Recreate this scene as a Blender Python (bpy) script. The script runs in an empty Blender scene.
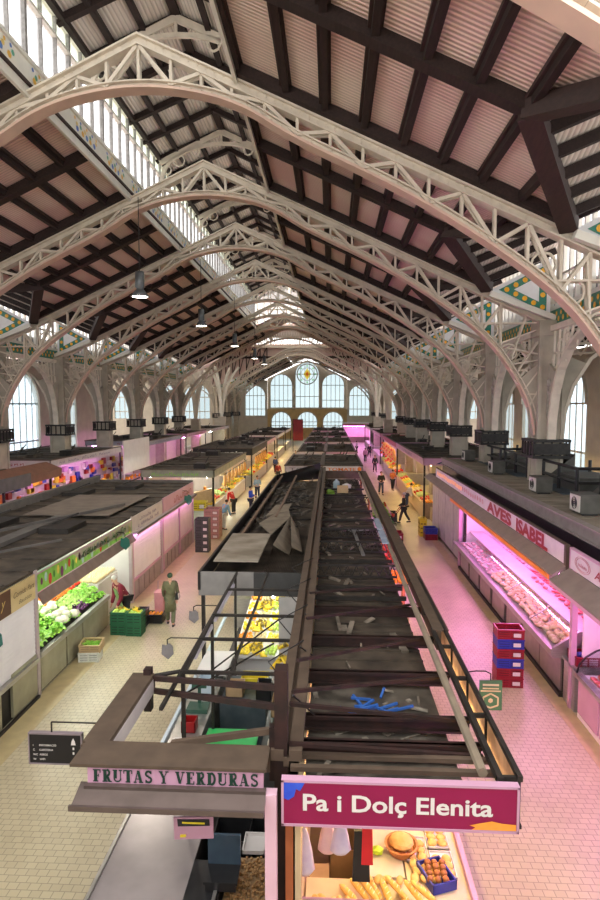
import bpy, bmesh, math, random
from mathutils import Vector, Matrix
R = random.Random(7)
sc = bpy.context.scene
COL = sc.collection
PI = math.pi
CX = -4.75          # centre line of the nave
HW = 12.75          # half span to the columns
S = 7.6             # bay length
# ---------------------------------------------------------------- materials
MATS = {}
def mat(name, c1, c2=None, scale=6.0, rough=.6, metal=0.0, bump=0.0, emit=0.0, ecol=None, alpha=None, stretch=None, detail=4, spec=None):
    if name in MATS: return MATS[name]
    m = bpy.data.materials.new(name); m.use_nodes = True
    nt = m.node_tree; b = nt.nodes['Principled BSDF']
    b.inputs['Roughness'].default_value = rough; b.inputs['Metallic'].default_value = metal
    if spec is not None: b.inputs['Specular IOR Level'].default_value = spec
    c2 = c2 or tuple(x*.8 for x in c1)
    tc = nt.nodes.new('ShaderNodeTexCoord'); mp = nt.nodes.new('ShaderNodeMapping')
    nt.links.new(tc.outputs['Object'], mp.inputs['Vector'])
    if stretch: mp.inputs['Scale'].default_value = stretch
    n = nt.nodes.new('ShaderNodeTexNoise'); n.inputs['Scale'].default_value = scale; n.inputs['Detail'].default_value = detail
    nt.links.new(mp.outputs[0], n.inputs['Vector'])
    r = nt.nodes.new('ShaderNodeValToRGB'); r.color_ramp.elements[0].position = .35; r.color_ramp.elements[1].position = .65
    r.color_ramp.elements[0].color = (*c1, 1); r.color_ramp.elements[1].color = (*c2, 1)
    nt.links.new(n.outputs['Fac'], r.inputs['Fac']); nt.links.new(r.outputs['Color'], b.inputs['Base Color'])
    if bump:
        bp = nt.nodes.new('ShaderNodeBump'); bp.inputs['Strength'].default_value = bump; bp.inputs['Distance'].default_value = .02
        nt.links.new(n.outputs['Fac'], bp.inputs['Height']); nt.links.new(bp.outputs[0], b.inputs['Normal'])
    if emit:
        b.inputs['Emission Strength'].default_value = emit; b.inputs['Emission Color'].default_value = (*(ecol or c1), 1)
    if alpha is not None: b.inputs['Alpha'].default_value = alpha
    MATS[name] = m
    return m
def glassmat(name, col, transp=.5, transl=.5, gloss=.08, rough=.1):
    m = bpy.data.materials.new(name); m.use_nodes = True; nt = m.node_tree; nt.nodes.clear()
    o = nt.nodes.new('ShaderNodeOutputMaterial'); t = nt.nodes.new('ShaderNodeBsdfTransparent'); d = nt.nodes.new('ShaderNodeBsdfTranslucent')
    g = nt.nodes.new('ShaderNodeBsdfGlossy'); g.inputs['Roughness'].default_value = rough
    t.inputs[0].default_value = (*col, 1); d.inputs[0].default_value = (*col, 1)
    n = nt.nodes.new('ShaderNodeTexNoise'); n.inputs['Scale'].default_value = 3
    mr = nt.nodes.new('ShaderNodeMapRange'); mr.inputs[3].default_value = max(0, transl-.1); mr.inputs[4].default_value = min(1, transl+.1) if transl else .02
    nt.links.new(n.outputs['Fac'], mr.inputs[0])
    a = nt.nodes.new('ShaderNodeMixShader'); nt.links.new(mr.outputs[0], a.inputs[0]); nt.links.new(t.outputs[0], a.inputs[1]); nt.links.new(d.outputs[0], a.inputs[2])
    b = nt.nodes.new('ShaderNodeMixShader'); b.inputs[0].default_value = gloss; nt.links.new(a.outputs[0], b.inputs[1]); nt.links.new(g.outputs[0], b.inputs[2])
    nt.links.new(b.outputs[0], o.inputs['Surface']); MATS[name] = m
    return m
iron = mat('painted_iron', (.74,.66,.55), (.62,.55,.46), 3, .5, 0, .05)
iron_underlit = mat('iron_soffit_peach_light', (.70,.50,.40), (.62,.44,.36), 2, .5)  # peach light from below put into the colour of the rib undersides
timber = mat('dark_timber', (.014,.006,.005), (.028,.013,.011), 3, .75, stretch=(6,1,6), bump=.2)
timber2 = mat('dark_timber_moulding', (.045,.022,.018), (.028,.014,.012), 3, .65, stretch=(6,1,6))
stone = mat('cream_plaster', (.64,.58,.48), (.56,.50,.42), 1.2, .8, bump=.05)
stone_y = mat('yellow_stone', (.62,.44,.20), (.50,.34,.15), 1.5, .8)
pier = mat('grey_stone_column', (.47,.42,.34), (.38,.34,.28), 2, .7, bump=.1)
white_cornice = mat('white_glazed_cornice', (.82,.80,.72), (.76,.74,.68), 3, .35)
black_iron = mat('black_iron', (.012,.011,.012), (.03,.028,.026), 8, .5, .3)
def boards(name, c1, c2, axis, freq=5.0):
    m = mat(name, c1, c2, .35, .6, detail=2); nt = m.node_tree; b = nt.nodes['Principled BSDF']
    tc = nt.nodes.new('ShaderNodeTexCoord'); w = nt.nodes.new('ShaderNodeTexWave'); w.wave_type = 'BANDS'; w.bands_direction = axis
    w.inputs['Scale'].default_value = freq; nt.links.new(tc.outputs['Object'], w.inputs['Vector'])
    bp = nt.nodes.new('ShaderNodeBump'); bp.inputs['Strength'].default_value = .6; bp.inputs['Distance'].default_value = .03
    nt.links.new(w.outputs['Fac'], bp.inputs['Height']); nt.links.new(bp.outputs[0], b.inputs['Normal'])
    old = b.inputs['Base Color'].links[0].from_socket
    mx = nt.nodes.new('ShaderNodeMix'); mx.data_type = 'RGBA'; mx.blend_type = 'MULTIPLY'; mx.inputs[0].default_value = 1
    r = nt.nodes.new('ShaderNodeValToRGB'); r.color_ramp.elements[0].color = (.72,.70,.70,1); r.color_ramp.elements[1].position = .35; r.color_ramp.elements[1].color = (1,1,1,1)
    nt.links.new(w.outputs['Fac'], r.inputs['Fac']); nt.links.new(old, mx.inputs[6]); nt.links.new(r.outputs[0], mx.inputs[7]); nt.links.new(mx.outputs[2], b.inputs['Base Color'])
    return m
panel_m = boards('pink_ceiling_boards', (.76,.50,.45), (.90,.75,.64), 'Y', 2.6)
panel_w = boards('white_ceiling_boards', (.88,.80,.72), (.80,.73,.66), 'X', 2.6)
daylight = glassmat('frosted_window_glass', (.93,.97,1.0), transl=.35, gloss=.03)
bluegl = glassmat('bluish_window_glass', (.27,.34,.37), transl=.35, gloss=.03)
skygl = glassmat('pale_blue_window_glass', (.50,.62,.72), transl=.4, gloss=.03)
clear = glassmat('counter_glass', (.93,.97,.97), transl=.0, gloss=.05, rough=.03)
# floor tiles
def floor_material():
    m = bpy.data.materials.new('market_floor_tiles'); m.use_nodes = True; nt = m.node_tree; b = nt.nodes['Principled BSDF']
    b.inputs['Roughness'].default_value = .33
    tc = nt.nodes.new('ShaderNodeTexCoord'); v = nt.nodes.new('ShaderNodeTexBrick')
    v.inputs['Scale'].default_value = 1; v.inputs['Mortar Size'].default_value = .007; v.inputs['Brick Width'].default_value = .155; v.inputs['Row Height'].default_value = .125
    v.inputs['Mortar Smooth'].default_value = .5; v.inputs['Bias'].default_value = -.3
    v.inputs['Color1'].default_value = (.56,.49,.33,1); v.inputs['Color2'].default_value = (.50,.43,.29,1); v.inputs['Mortar'].default_value = (.30,.26,.19,1)
    nt.links.new(tc.outputs['Object'], v.inputs['Vector'])
    n = nt.nodes.new('ShaderNodeTexNoise'); n.inputs['Scale'].default_value = .5; n.inputs['Detail'].default_value = 5
    nt.links.new(tc.outputs['Object'], n.inputs['Vector'])
    r = nt.nodes.new('ShaderNodeValToRGB'); r.color_ramp.elements[0].color = (.84,.83,.80,1); r.color_ramp.elements[1].color = (1,1,1,1); r.color_ramp.elements[0].position = .35; r.color_ramp.elements[1].position = .6
    nt.links.new(n.outputs['Fac'], r.inputs['Fac'])
    mx = nt.nodes.new('ShaderNodeMix'); mx.data_type = 'RGBA'; mx.blend_type = 'MULTIPLY'; mx.inputs[0].default_value = 1
    nt.links.new(v.outputs['Color'], mx.inputs[6]); nt.links.new(r.outputs['Color'], mx.inputs[7]); nt.links.new(mx.outputs[2], b.inputs['Base Color'])
    bp = nt.nodes.new('ShaderNodeBump'); bp.inputs['Strength'].default_value = .25; bp.inputs['Distance'].default_value = .004; bp.invert = True
    nt.links.new(v.outputs['Fac'], bp.inputs['Height']); nt.links.new(bp.outputs[0], b.inputs['Normal'])
    return m
# ---------------------------------------------------------------- mesh builder
class MB:
    def __init__(s): s.v = []; s.f = []; s.mi = []; s.m = 0; s.smooth = []; s.sm = False
    def add(s, vs, fs):
        k = len(s.v); s.v += [tuple(p) for p in vs]
        for f in fs: s.f.append(tuple(k+i for i in f)); s.mi.append(s.m); s.smooth.append(s.sm)
        return s
    def box(s, x0, x1, y0, y1, z0, z1):
        if x0 > x1: x0, x1 = x1, x0
        if y0 > y1: y0, y1 = y1, y0
        if z0 > z1: z0, z1 = z1, z0
        return s.add([(x0,y0,z0),(x1,y0,z0),(x1,y1,z0),(x0,y1,z0),(x0,y0,z1),(x1,y0,z1),(x1,y1,z1),(x0,y1,z1)],
                     [(0,3,2,1),(4,5,6,7),(0,1,5,4),(1,2,6,5),(2,3,7,6),(3,0,4,7)])
    def hexa(s, b, t):   # bottom 4, top 4 points
        return s.add(list(b)+list(t), [(0,3,2,1),(4,5,6,7),(0,1,5,4),(1,2,6,5),(2,3,7,6),(3,0,4,7)])
    def bar(s, p, q, w=.06, d=None, up=(0,0,1)):
        p = Vector(p); q = Vector(q); a = (q-p)
        if a.length < 1e-6: return s
        a.normalize(); u = Vector(up)
        if abs(a.dot(u)) > .98: u = Vector((0,1,0))
        x = a.cross(u).normalized(); z = x.cross(a); d = w if d is None else d
        c = [x*(w/2)*i+z*(d/2)*j for i, j in ((-1,-1),(1,-1),(1,1),(-1,1))]
        return s.hexa([p+k for k in c], [q+k for k in c])
    def tube(s, pts, r=.02, n=8, cap=True):
        pts = [Vector(p) for p in pts]; rings = []; rr = r if isinstance(r, (list, tuple)) else [r]*len(pts)
        for i, p in enumerate(pts):
            a = (pts[min(i+1, len(pts)-1)]-pts[max(i-1, 0)]).normalized()
            u = Vector((0,0,1)) if abs(a.z) < .9 else Vector((0,1,0))
            x = a.cross(u).normalized(); z = x.cross(a)
            rings.append([p+x*math.cos(2*PI*k/n)*rr[i]+z*math.sin(2*PI*k/n)*rr[i] for k in range(n)])
        vs = [v for g in rings for v in g]; fs = []
        for i in range(len(pts)-1):
            for k in range(n): fs.append((i*n+k, i*n+(k+1) % n, (i+1)*n+(k+1) % n, (i+1)*n+k))
        if cap: fs += [tuple(range(n))[::-1], tuple((len(pts)-1)*n+k for k in range(n))]
        return s.add(vs, fs)
    def lathe(s, prof, c=(0,0,0), n=16):
        vs = []; fs = []
        for r, z in prof:
            for k in range(n): vs.append((c[0]+r*math.cos(2*PI*k/n), c[1]+r*math.sin(2*PI*k/n), c[2]+z))
        for i in range(len(prof)-1):
            for k in range(n): fs.append((i*n+k, i*n+(k+1) % n, (i+1)*n+(k+1) % n, (i+1)*n+k))
        fs += [tuple(range(n))[::-1], tuple((len(prof)-1)*n+k for k in range(n))]
        return s.add(vs, fs)
    def prism(s, poly, axis, a0, a1):    # polygon in the plane across axis: 'y' -> (x,z), 'x' -> (y,z), 'z' -> (x,y)
        def P(u, w, a): return {'y': (u,a,w), 'x': (a,u,w), 'z': (u,w,a)}[axis]
        n = len(poly); vs = [P(u,w,a0) for u, w in poly]+[P(u,w,a1) for u, w in poly]
        return s.add(vs, [tuple(range(n)), tuple(range(n, 2*n))[::-1]]+[(i, (i+1) % n, n+(i+1) % n, n+i) for i in range(n)])
    def ico(s, c, r, sub=1, sq=(1,1,1), wob=0, seed=0):
        bm = bmesh.new(); bmesh.ops.create_icosphere(bm, subdivisions=sub, radius=1)
        rr = random.Random(seed); ph = [rr.uniform(0, 6) for _ in range(6)]; vs = []
        for v in bm.verts:
            q = v.co; k = 1
            if wob: k += wob*(math.sin(q.x*7+ph[0])*math.sin(q.y*8+ph[1])+.7*math.sin(q.z*9+ph[2]+q.x*5)+.4*rr.uniform(-1, 1))
            vs.append((c[0]+q.x*r*k*sq[0], c[1]+q.y*r*k*sq[1], c[2]+q.z*r*k*sq[2]))
        fs = [tuple(v.index for v in f.verts) for f in bm.faces]; bm.free()
        return s.add(vs, fs)
    def build(s, name, mats, parent=None, origin=None, **kw):
        if not isinstance(mats, (list, tuple)): mats = [mats]
        me = bpy.data.meshes.new(name)
        if origin is None:
            origin = tuple(parent['_o']) if parent is not None and '_o' in parent.keys() else None
        if origin is None and parent is None and s.v:
            xs = [p[0] for p in s.v]; ys = [p[1] for p in s.v]; zs = [p[2] for p in s.v]
            origin = ((min(xs)+max(xs))/2, (min(ys)+max(ys))/2, min(zs))
        o3 = origin or (0,0,0)
        me.from_pydata([(a-o3[0], b-o3[1], c-o3[2]) for a, b, c in s.v], [], s.f)
        for m in mats: me.materials.append(m)
        me.polygons.foreach_set('material_index', s.mi); me.polygons.foreach_set('use_smooth', s.smooth)
        me.update()
        bm = bmesh.new(); bm.from_mesh(me); bmesh.ops.recalc_face_normals(bm, faces=bm.faces); bm.to_mesh(me); bm.free()
        o = bpy.data.objects.new(name, me); COL.objects.link(o)
        if parent is None: o.location = o3
        else:
            o.parent = parent; o['_o'] = o3
        tag(o, **kw)
        return o
def tag(o, label=None, cat=None, group=None, kind=None):
    if label: o['label'] = label
    if cat: o['category'] = cat
    if group: o['group'] = group
    if kind: o['kind'] = kind
    return o
def thing(name, label, cat, loc=(0,0,0), group=None, world=False):
    """Empty at the base; world=True: its parts are written in world coordinates"""
    e = bpy.data.objects.new(name, None); COL.objects.link(e); e.location = loc; e.empty_display_size = .2
    e['_o'] = tuple(loc) if world else (0.0,0.0,0.0)
    return tag(e, label, cat, group)
def kids():
    d = {}
    for o in COL.objects:
        if o.parent: d.setdefault(o.parent.name, []).append(o)
    return d
def dup(root, loc=None, rot=None, scale=None, label=None, group=None, tree=None):
    tree = tree if tree is not None else kids()
    def cp(o, par):
        c = o.copy(); COL.objects.link(c)
        if par is not None: c.parent = par
        for ch in tree.get(o.name, []): cp(ch, c)
        return c
    r = cp(root, None)
    if loc is not None: r.location = loc
    if rot is not None: r.rotation_euler = rot
    if scale is not None: r.scale = (scale,)*3 if isinstance(scale, (int, float)) else scale
    if label: r['label'] = label
    if group: r['group'] = group
    return r
def struct(name, mb, m, **kw): return mb.build(name, m, kind='structure', **kw)
def text(body, o, right, up, h, m, parent=None, width=None, bold=.0, ext=.006, name='lettering', shear=0, space=1.0):
    """raised lettering: o = lower left corner (world), h = cap height"""
    cu = bpy.data.curves.new(name, 'FONT'); cu.body = body; cu.size = 1; cu.extrude = 0; cu.offset = bold; cu.shear = shear; cu.space_character = space; cu.resolution_u = 3
    t = bpy.data.objects.new('tmp', cu); COL.objects.link(t); bpy.context.view_layer.update()
    me = bpy.data.meshes.new_from_object(t.evaluated_get(bpy.context.evaluated_depsgraph_get()))
    bpy.data.objects.remove(t); bpy.data.curves.remove(cu)
    if not me.vertices: return None
    r = Vector(right).normalized(); u = Vector(up).normalized(); n = r.cross(u)
    x0 = min(v.co.x for v in me.vertices); x1 = max(v.co.x for v in me.vertices); cap = .73
    sy = h/cap; sx = (width/(x1-x0)) if width else sy
    mb = MB(); base = Vector(o)
    mb.add([base+r*((v.co.x-x0)*sx)+u*(v.co.y*sy)+n*ext for v in me.vertices], [tuple(p.vertices) for p in me.polygons])
    bpy.data.meshes.remove(me)
    return mb.build(name, m, parent)
def marks(o, right, up, h, m, parent, width, n=9):
    """a line of small painted strokes, as unreadable as in the photograph"""
    r = Vector(right); u = Vector(up); nn = r.cross(u); O = Vector(o); mb = MB(); st_ = width/n
    for i in range(n):
        if R.random() < .12: continue
        hh = h*R.uniform(.6, 1); x = i*st_
        for a, b in (((.1,0),(.15,1)), ((.1,R.choice((0,.5,1))),(.7,R.choice((0,.5,1)))), ((.7,0),(.65,R.uniform(.5,1)))):
            p = O+r*(x+a[0]*st_)+u*(a[1]*hh)+nn*.006; q = O+r*(x+b[0]*st_)+u*(b[1]*hh)+nn*.006
            mb.bar(p, q, h*.16, .004, up=tuple(nn))
    return mb.build('lettering', m, parent)
# ---------------------------------------------------------------- the nave roof
def arch_z(u):       # underside rib of the trusses
    P = [(0,14.42),(1.5,14.22),(2.3,14.02),(3.95,13.05),(6.65,11.68),(8.85,10.33),(10.33,9.22),(11.3,8.05),(12.0,6.9),(12.25,5.6)]
    u = abs(u)
    for (a, za), (b, zb) in zip(P, P[1:]):
        if u <= b: return za+(zb-za)*(u-a)/(b-a)
    return 5.6
CURVE = []
def smooth_curve():
    P = [(-1.5,14.22),(0,14.42),(1.4,14.27),(2.6,13.88),(3.95,13.10),(6.65,11.75),(8.85,10.38),(10.33,9.22),(11.3,8.05),(12.0,6.75),(12.25,5.6),(12.3,4.4)]
    for i in range(1, len(P)-2):
        p0, p1, p2, p3 = [Vector((a, b)) for a, b in P[i-1:i+3]]
        for k in range(5):
            t = k/5
            CURVE.append(.5*((2*p1)+(-p0+p2)*t+(2*p0-5*p1+4*p2-p3)*t*t+(-p0+3*p1-3*p2+p3)*t**3))
    CURVE.append(Vector((12.25,5.6)))
smooth_curve()
def top_z(u): return 15.73-.464*abs(u)
def roof_z(u): return top_z(u)+.30
RIDGE_U = 8.3; VAL_U = 10.45; SL = .40
RU = roof_z(RIDGE_U); RV = roof_z(VAL_U)

def make_truss(name='roof_truss'):
    t = thing(name, 'x', 'roof truss', (CX,0,0), 'lattice arch trusses across the nave')
    tc = MB(); bc = MB(); wb = MB(); rv = MB()
    d = .17
    for s in (-1, 1):
        # top chord: two flanges and a web
        a = (0, 15.73); b = (s*12.9, top_z(12.9))
        for dz, h in ((0, .05), (-.22, .05)):
            tc.hexa([(a[0],-d,a[1]+dz-h),(b[0],-d,b[1]+dz-h),(b[0],d,b[1]+dz-h),(a[0],d,a[1]+dz-h)], [(a[0],-d,a[1]+dz),(b[0],-d,b[1]+dz),(b[0],d,b[1]+dz),(a[0],d,a[1]+dz)])
        tc.hexa([(a[0],-.05,a[1]-.25),(b[0],-.05,b[1]-.25),(b[0],.05,b[1]-.25),(a[0],.05,a[1]-.25)], [(a[0],-.05,a[1]),(b[0],-.05,b[1]),(b[0],.05,b[1]),(a[0],.05,a[1])])
        C = [(s*p.x, p.y) for p in CURVE]
        for (xa, za), (xb, zb) in zip(C, C[1:]):
            nx, nz = (zb-za), -(xb-xa); L = math.hypot(nx, nz); nx, nz = nx/L, nz/L
            if nz < 0 and abs(nz) > .01: nx, nz = -nx, -nz
            if abs(nz) <= .35: nx = s*abs(nx)
            q = lambda o: ((xa+nx*o, za+nz*o), (xb+nx*o, zb+nz*o))
            (a0, a1), (b0, b1) = q(0), q(.06)
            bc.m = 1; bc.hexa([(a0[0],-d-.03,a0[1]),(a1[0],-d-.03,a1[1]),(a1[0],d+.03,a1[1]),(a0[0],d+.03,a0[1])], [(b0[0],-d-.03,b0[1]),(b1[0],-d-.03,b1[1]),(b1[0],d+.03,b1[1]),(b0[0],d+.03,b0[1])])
            (c0, c1) = q(.17); bc.m = 0
            bc.hexa([(b0[0],-.05,b0[1]),(b1[0],-.05,b1[1]),(b1[0],.05,b1[1]),(b0[0],.05,b0[1])], [(c0[0],-.05,c0[1]),(c1[0],-.05,c1[1]),(c1[0],.05,c1[1]),(c0[0],.05,c0[1])])
            (e0, e1) = q(.205)
            bc.hexa([(c0[0],-d,c0[1]),(c1[0],-d,c1[1]),(c1[0],d,c1[1]),(c0[0],d,c0[1])], [(e0[0],-d,e0[1]),(e1[0],-d,e1[1]),(e1[0],d,e1[1]),(e0[0],d,e0[1])])
            mxp = ((xa+xb)/2+nx*.115, (za+zb)/2+nz*.115)
            for yy in (-.06,): rv.add([(mxp[0]-.03,yy,mxp[1]-.03),(mxp[0]+.03,yy,mxp[1]-.03),(mxp[0]+.03,yy,mxp[1]+.03),(mxp[0]-.03,yy,mxp[1]+.03),(mxp[0],yy-.03,mxp[1])], [(0,1,4),(1,2,4),(2,3,4),(3,0,4)])
        # rivets on the top chord
        for i in range(60):
            u = .2+i*.21
            for dz in (-.08, -.17):
                x = s*u; z = top_z(u)+dz
                rv.add([(x-.022,-.052,z-.022),(x+.022,-.052,z-.022),(x+.022,-.052,z+.022),(x-.022,-.052,z+.022),(x,-.075,z)], [(0,1,4),(1,2,4),(2,3,4),(3,0,4)])
        # web: posts and crossing diagonals between the chords
        us = [0,.8,1.55,2.3,3.1,3.9,4.7,5.5,6.3,7.1,7.9,8.7,9.5,10.3,11.0]
        for i, u in enumerate(us):
            zb = arch_z(u)+.2; zt = top_z(u)-.25
            if zt-zb > .12 and (s > 0 or u > 0): wb.bar((s*u,0,zb), (s*u,0,zt), .07, .16, up=(0,1,0))
            if i+1 < len(us):
                v = us[i+1]; zb2 = arch_z(v)+.2; zt2 = top_z(v)-.25
                for y in (-.09, .09):
                    if i % 2: wb.bar((s*u,y,zb), (s*v,y,zt2), .085, .06, up=(0,1,0))
                    else: wb.bar((s*u,y,zt), (s*v,y,zb2), .085, .06, up=(0,1,0))
        # fan of struts in the haunch
        for (ua, za), (ub, zb) in (((10.9,10.3),(11.0,8.9)),((12.7,9.6),(10.9,8.95)),((12.7,9.55),(11.6,7.9)),((12.7,8.4),(11.4,8.2)),((12.7,8.4),(11.9,7.3)),((12.7,7.1),(12.0,7.1)),((11.2,8.8),(12.7,8.5)),((10.2,9.7),(12.7,9.7)),((11.9,10.0),(11.4,8.4)),((12.7,7.9),(12.1,6.7))):
            for y in (-.09, .09): wb.bar((s*ua,y,za), (s*ub,y,zb), .05, .09, up=(0,1,0))
        # gusset plates where the rib meets the chord, with a ring
        for (gu, gz) in ((9.9,10.1),(10.6,9.45),(11.3,8.65),(11.85,7.7)):
            ring = [(s*gu+.30*math.cos(a*PI/6), gz+.30*math.sin(a*PI/6)) for a in range(13)]
            for (xa, za), (xb, zb) in zip(ring, ring[1:]): wb.bar((xa,0,za), (xb,0,zb), .05, .06, up=(0,1,0))
    tc.build('top_chord', iron, t); bc.build('arched_rib', [iron, iron_underlit], t); wb.build('lattice_web', iron, t); rv.build('rivets', iron, t, kind='stuff')
    return t
ORD = ['first','second','third','fourth','fifth','sixth','seventh','eighth','ninth','tenth','eleventh','twelfth','thirteenth','fourteenth']
tr = make_truss(); tree = kids()
FR = [S*k for k in range(1, 9)]+[92,101,110]
for i, y in enumerate(FR):
    lab = 'cream riveted lattice arch truss, %s one along the nave roof from the viewer' % ORD[i]
    if i == 0: tr.location = (CX, y, 0); tr['label'] = lab
    else: dup(tr, (CX, y, 0), label=lab, tree=tree)
# heavy double arches either side of the crossing
def crossing_arch(y, lab):
    t = thing('crossing_arch', lab, 'arch', (CX, y, 0), 'heavy arches at the crossing'); b = MB(); w = MB()
    C = [(p.x, p.y) for p in CURVE]
    for s in (-1, 1):
        for off, wd in ((-.25,.12),(1.0,.12)):
            pts = [(s*x, z+off*(.9 if x < 9 else .5)) for x, z in C]
            for (xa, za), (xb, zb) in zip(pts, pts[1:]): b.bar((xa,0,za), (xb,0,zb), .9, wd, up=(0,0,1) if abs(xb-xa) > abs(zb-za) else (1,0,0))
        for i in range(0, len(C)-1):
            x, z = C[i]; x2, z2 = C[i+1]
            w.bar((s*x,-.3,z-.2), (s*x2,-.3,z2+.8 if x < 9 else z2+.4), .06, .08, up=(0,1,0)); w.bar((s*x,-.3,z+.8 if x < 9 else z+.4), (s*x2,-.3,z2-.2), .06, .08, up=(0,1,0))
    b.build('rib', iron, t); w.build('lattice_web', iron, t)
crossing_arch(68.4, 'thick cream arch where the nave opens into the domed crossing')
crossing_arch(91, 'thick cream arch on the far side of the domed crossing')

pan = MB(); tim = MB(); lp = MB(); band = MB(); gls = MB(); mul = MB(); stl = MB(); fl = MB(); cer = MB(); latt = MB(); clg = MB(); clm = MB(); cband = MB()
def q4(mb, a, b, c, d): mb.add([a,b,c,d], [(0,1,2,3)])
LH = {1: 2.40, -1: 2.80}
def roof_bay(y0, y1, lantern=True):
    ym = (y0+y1)/2
    for s in (-1, 1):
        X = lambda u: CX+s*u
        H0 = LH[s]
        # main slope, split in two by the valley
        zz = .02
        pan.add([(X(H0),y0,roof_z(H0)),(X(RIDGE_U),y0,RU),(X(VAL_U),y0,RV),(X(RIDGE_U),ym,RU),(X(VAL_U),y1,RV),(X(RIDGE_U),y1,RU),(X(H0),y1,roof_z(H0))], [(0,1,3,5,6),(1,2,3),(3,4,5)])
        # side dormer: two planes sharing a rising ridge
        zo = RU+SL*(HW-RIDGE_U)+.0; ze = RV+SL*(HW-VAL_U)
        pan.m = 1
        pan.add([(X(RIDGE_U),ym,RU),(X(HW+.3),ym,zo+.1),(X(HW+.3),y0,ze+.1),(X(VAL_U),y0,RV)], [(0,1,2,3)])
        pan.add([(X(RIDGE_U),ym,RU),(X(HW+.3),ym,zo+.1),(X(HW+.3),y1,ze+.1),(X(VAL_U),y1,RV)], [(0,1,2,3)])
        pan.m = 0
        # purlins
        for k in range(9):
            u = (H0+.08 if k == 0 else 2.72+.93*k); z = roof_z(u)-.14
            if u <= RIDGE_U+.2: ya, yb = y0, y1
            else: ya = yb = None
            if ya is not None:
                tim.box(X(u)-.075, X(u)+.075, ya, yb, z-.1, z+.13); tim.m = 1; tim.box(X(u)-.14, X(u)+.14, ya, yb, z+.05, z+.13); tim.m = 0
            else:
                f = (u-RIDGE_U)/(VAL_U-RIDGE_U); dy = (ym-y0)*(1-f)
                tim.box(X(u)-.08, X(u)+.08, y0, y0+dy, z-.1, z+.12); tim.box(X(u)-.08, X(u)+.08, y1-dy, y1, z-.1, z+.12)
        # rafters at the frames and at mid bay
        for (yy, ue, w) in ((y0+.28, VAL_U, .11), (y1-.28, VAL_U, .11), (ym, RIDGE_U, .16)):
            tim.hexa([(X(H0),yy-w,roof_z(H0)-.30),(X(ue),yy-w,roof_z(ue)-.30),(X(ue),yy+w,roof_z(ue)-.30),(X(H0),yy+w,roof_z(H0)-.30)],
                     [(X(H0),yy-w,roof_z(H0)-.02),(X(ue),yy-w,roof_z(ue)-.02),(X(ue),yy+w,roof_z(ue)-.02),(X(H0),yy+w,roof_z(H0)-.02)])
        # valley beams, ridge and slats of the dormer
        for ye in (y0, y1):
            sg = 1 if ye > ym else -1
            tim.m = 1; tim.bar((X(RIDGE_U),ym,RU-.2), (X(VAL_U),ye-sg*.1,RV-.2), .42, .34); tim.m = 0
            for k in range(1, 6):
                f = k/5.6; ux = RIDGE_U+(VAL_U-RIDGE_U)*f; yy = ym+(ye-ym)*f; z = RU+(RV-RU)*f
                tim.bar((X(ux),yy,z-.14), (X(HW),yy,z-.10+SL*(HW-ux)), .2, .22)
        tim.bar((X(RIDGE_U),ym,RU-.16), (X(HW),ym,zo-.12), .26, .26)
        # side clerestory wall: beam, ceramic band, windows
        w = X(HW+.25); wi = X(HW+.1)
        cband.box(min(w,wi), max(w,wi), y0, y1, 9.35, 9.6); cband.box(min(w,wi), max(w,wi), y0, y1, 10.15, 10.3)
        clg.add([(w,y0,10.3),(w,y1,10.3),(w,y1,ze),(w,ym,zo),(w,y0,ze)], [(0,1,2,3,4)])
        for k in range(13):
            yy = y0+.3+k*(y1-y0-.6)/12; h = ze+(zo-ze)*(1-abs(yy-ym)/((y1-y0)/2))
            clm.box(min(w,wi), max(w,wi), yy-.05, yy+.05, 10.3, h)
        for z in (11.3,): clm.box(min(w,wi), max(w,wi), y0, y1, z-.04, z+.04)
        cer.m = 0; cer.add([(wi,y0,9.6),(wi,y1,9.6),(wi,y1,10.15),(wi,y0,10.15)], [(0,1,2,3)])
        for k in range(int((y1-y0)/.42)):
            yy = y0+.2+k*.42
            for ky, kz, rr in ((0, 9.78, .1), (.2, 9.98, .09)):
                cer.m = 1; cer.add([(wi-s*.02, yy+ky+rr*math.cos(a*PI/3), kz+rr*math.sin(a*PI/3)) for a in range(6)], [tuple(range(6))])
        # gusset panels with ceramic oranges, in the plane of the frame
        if True:
            yy = y1-.20
            A = (10.55, roof_z(10.55)-.25); B = (HW-.05, top_z(HW)+.0); C_ = (HW-.05, ze-.1)
            tri = [A, B, C_]; cx_ = sum(p[0] for p in tri)/3; cz_ = sum(p[1] for p in tri)/3
            P = lambda p, o: (X(p[0]), yy-o, p[1])
            cer.m = 2; cer.add([P(p, 0) for p in tri]+[P(p, -.12) for p in tri], [(0,1,2),(3,5,4),(0,3,4,1),(1,4,5,2),(2,5,3,0)])
            sh = lambda p, f: (cx_+(p[0]-cx_)*f, cz_+(p[1]-cz_)*f)
            o3 = [sh(p, .80) for p in tri]; i3 = [sh(p, .42) for p in tri]
            cer.m = 0
            for i in (0, 1, 2):
                j = (i+1) % 3; cer.add([P(o3[i], .015), P(o3[j], .015), P(i3[j], .015), P(i3[i], .015)], [(0,1,2,3)])
            cer.m = 1
            for i in range(3):
                j = (i+1) % 3; a = sh(tri[i], .60); b = sh(tri[j], .60); L = math.hypot(b[0]-a[0], b[1]-a[1]); n = max(2, int(L/.36))
                for k in range(n):
                    px, pz = a[0]+(b[0]-a[0])*k/n, a[1]+(b[1]-a[1])*k/n
                    cer.add([(X(px)+.095*math.cos(g*PI/4), yy-.03, pz+.095*math.sin(g*PI/4)) for g in range(8)], [tuple(range(8))])
            # white cornice bar under the panel
            cband.bar((X(10.5), y1-.3, roof_z(10.5)-.42), (X(HW+.1), y1-.3, top_z(HW)+.02), .22, .2)
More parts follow.
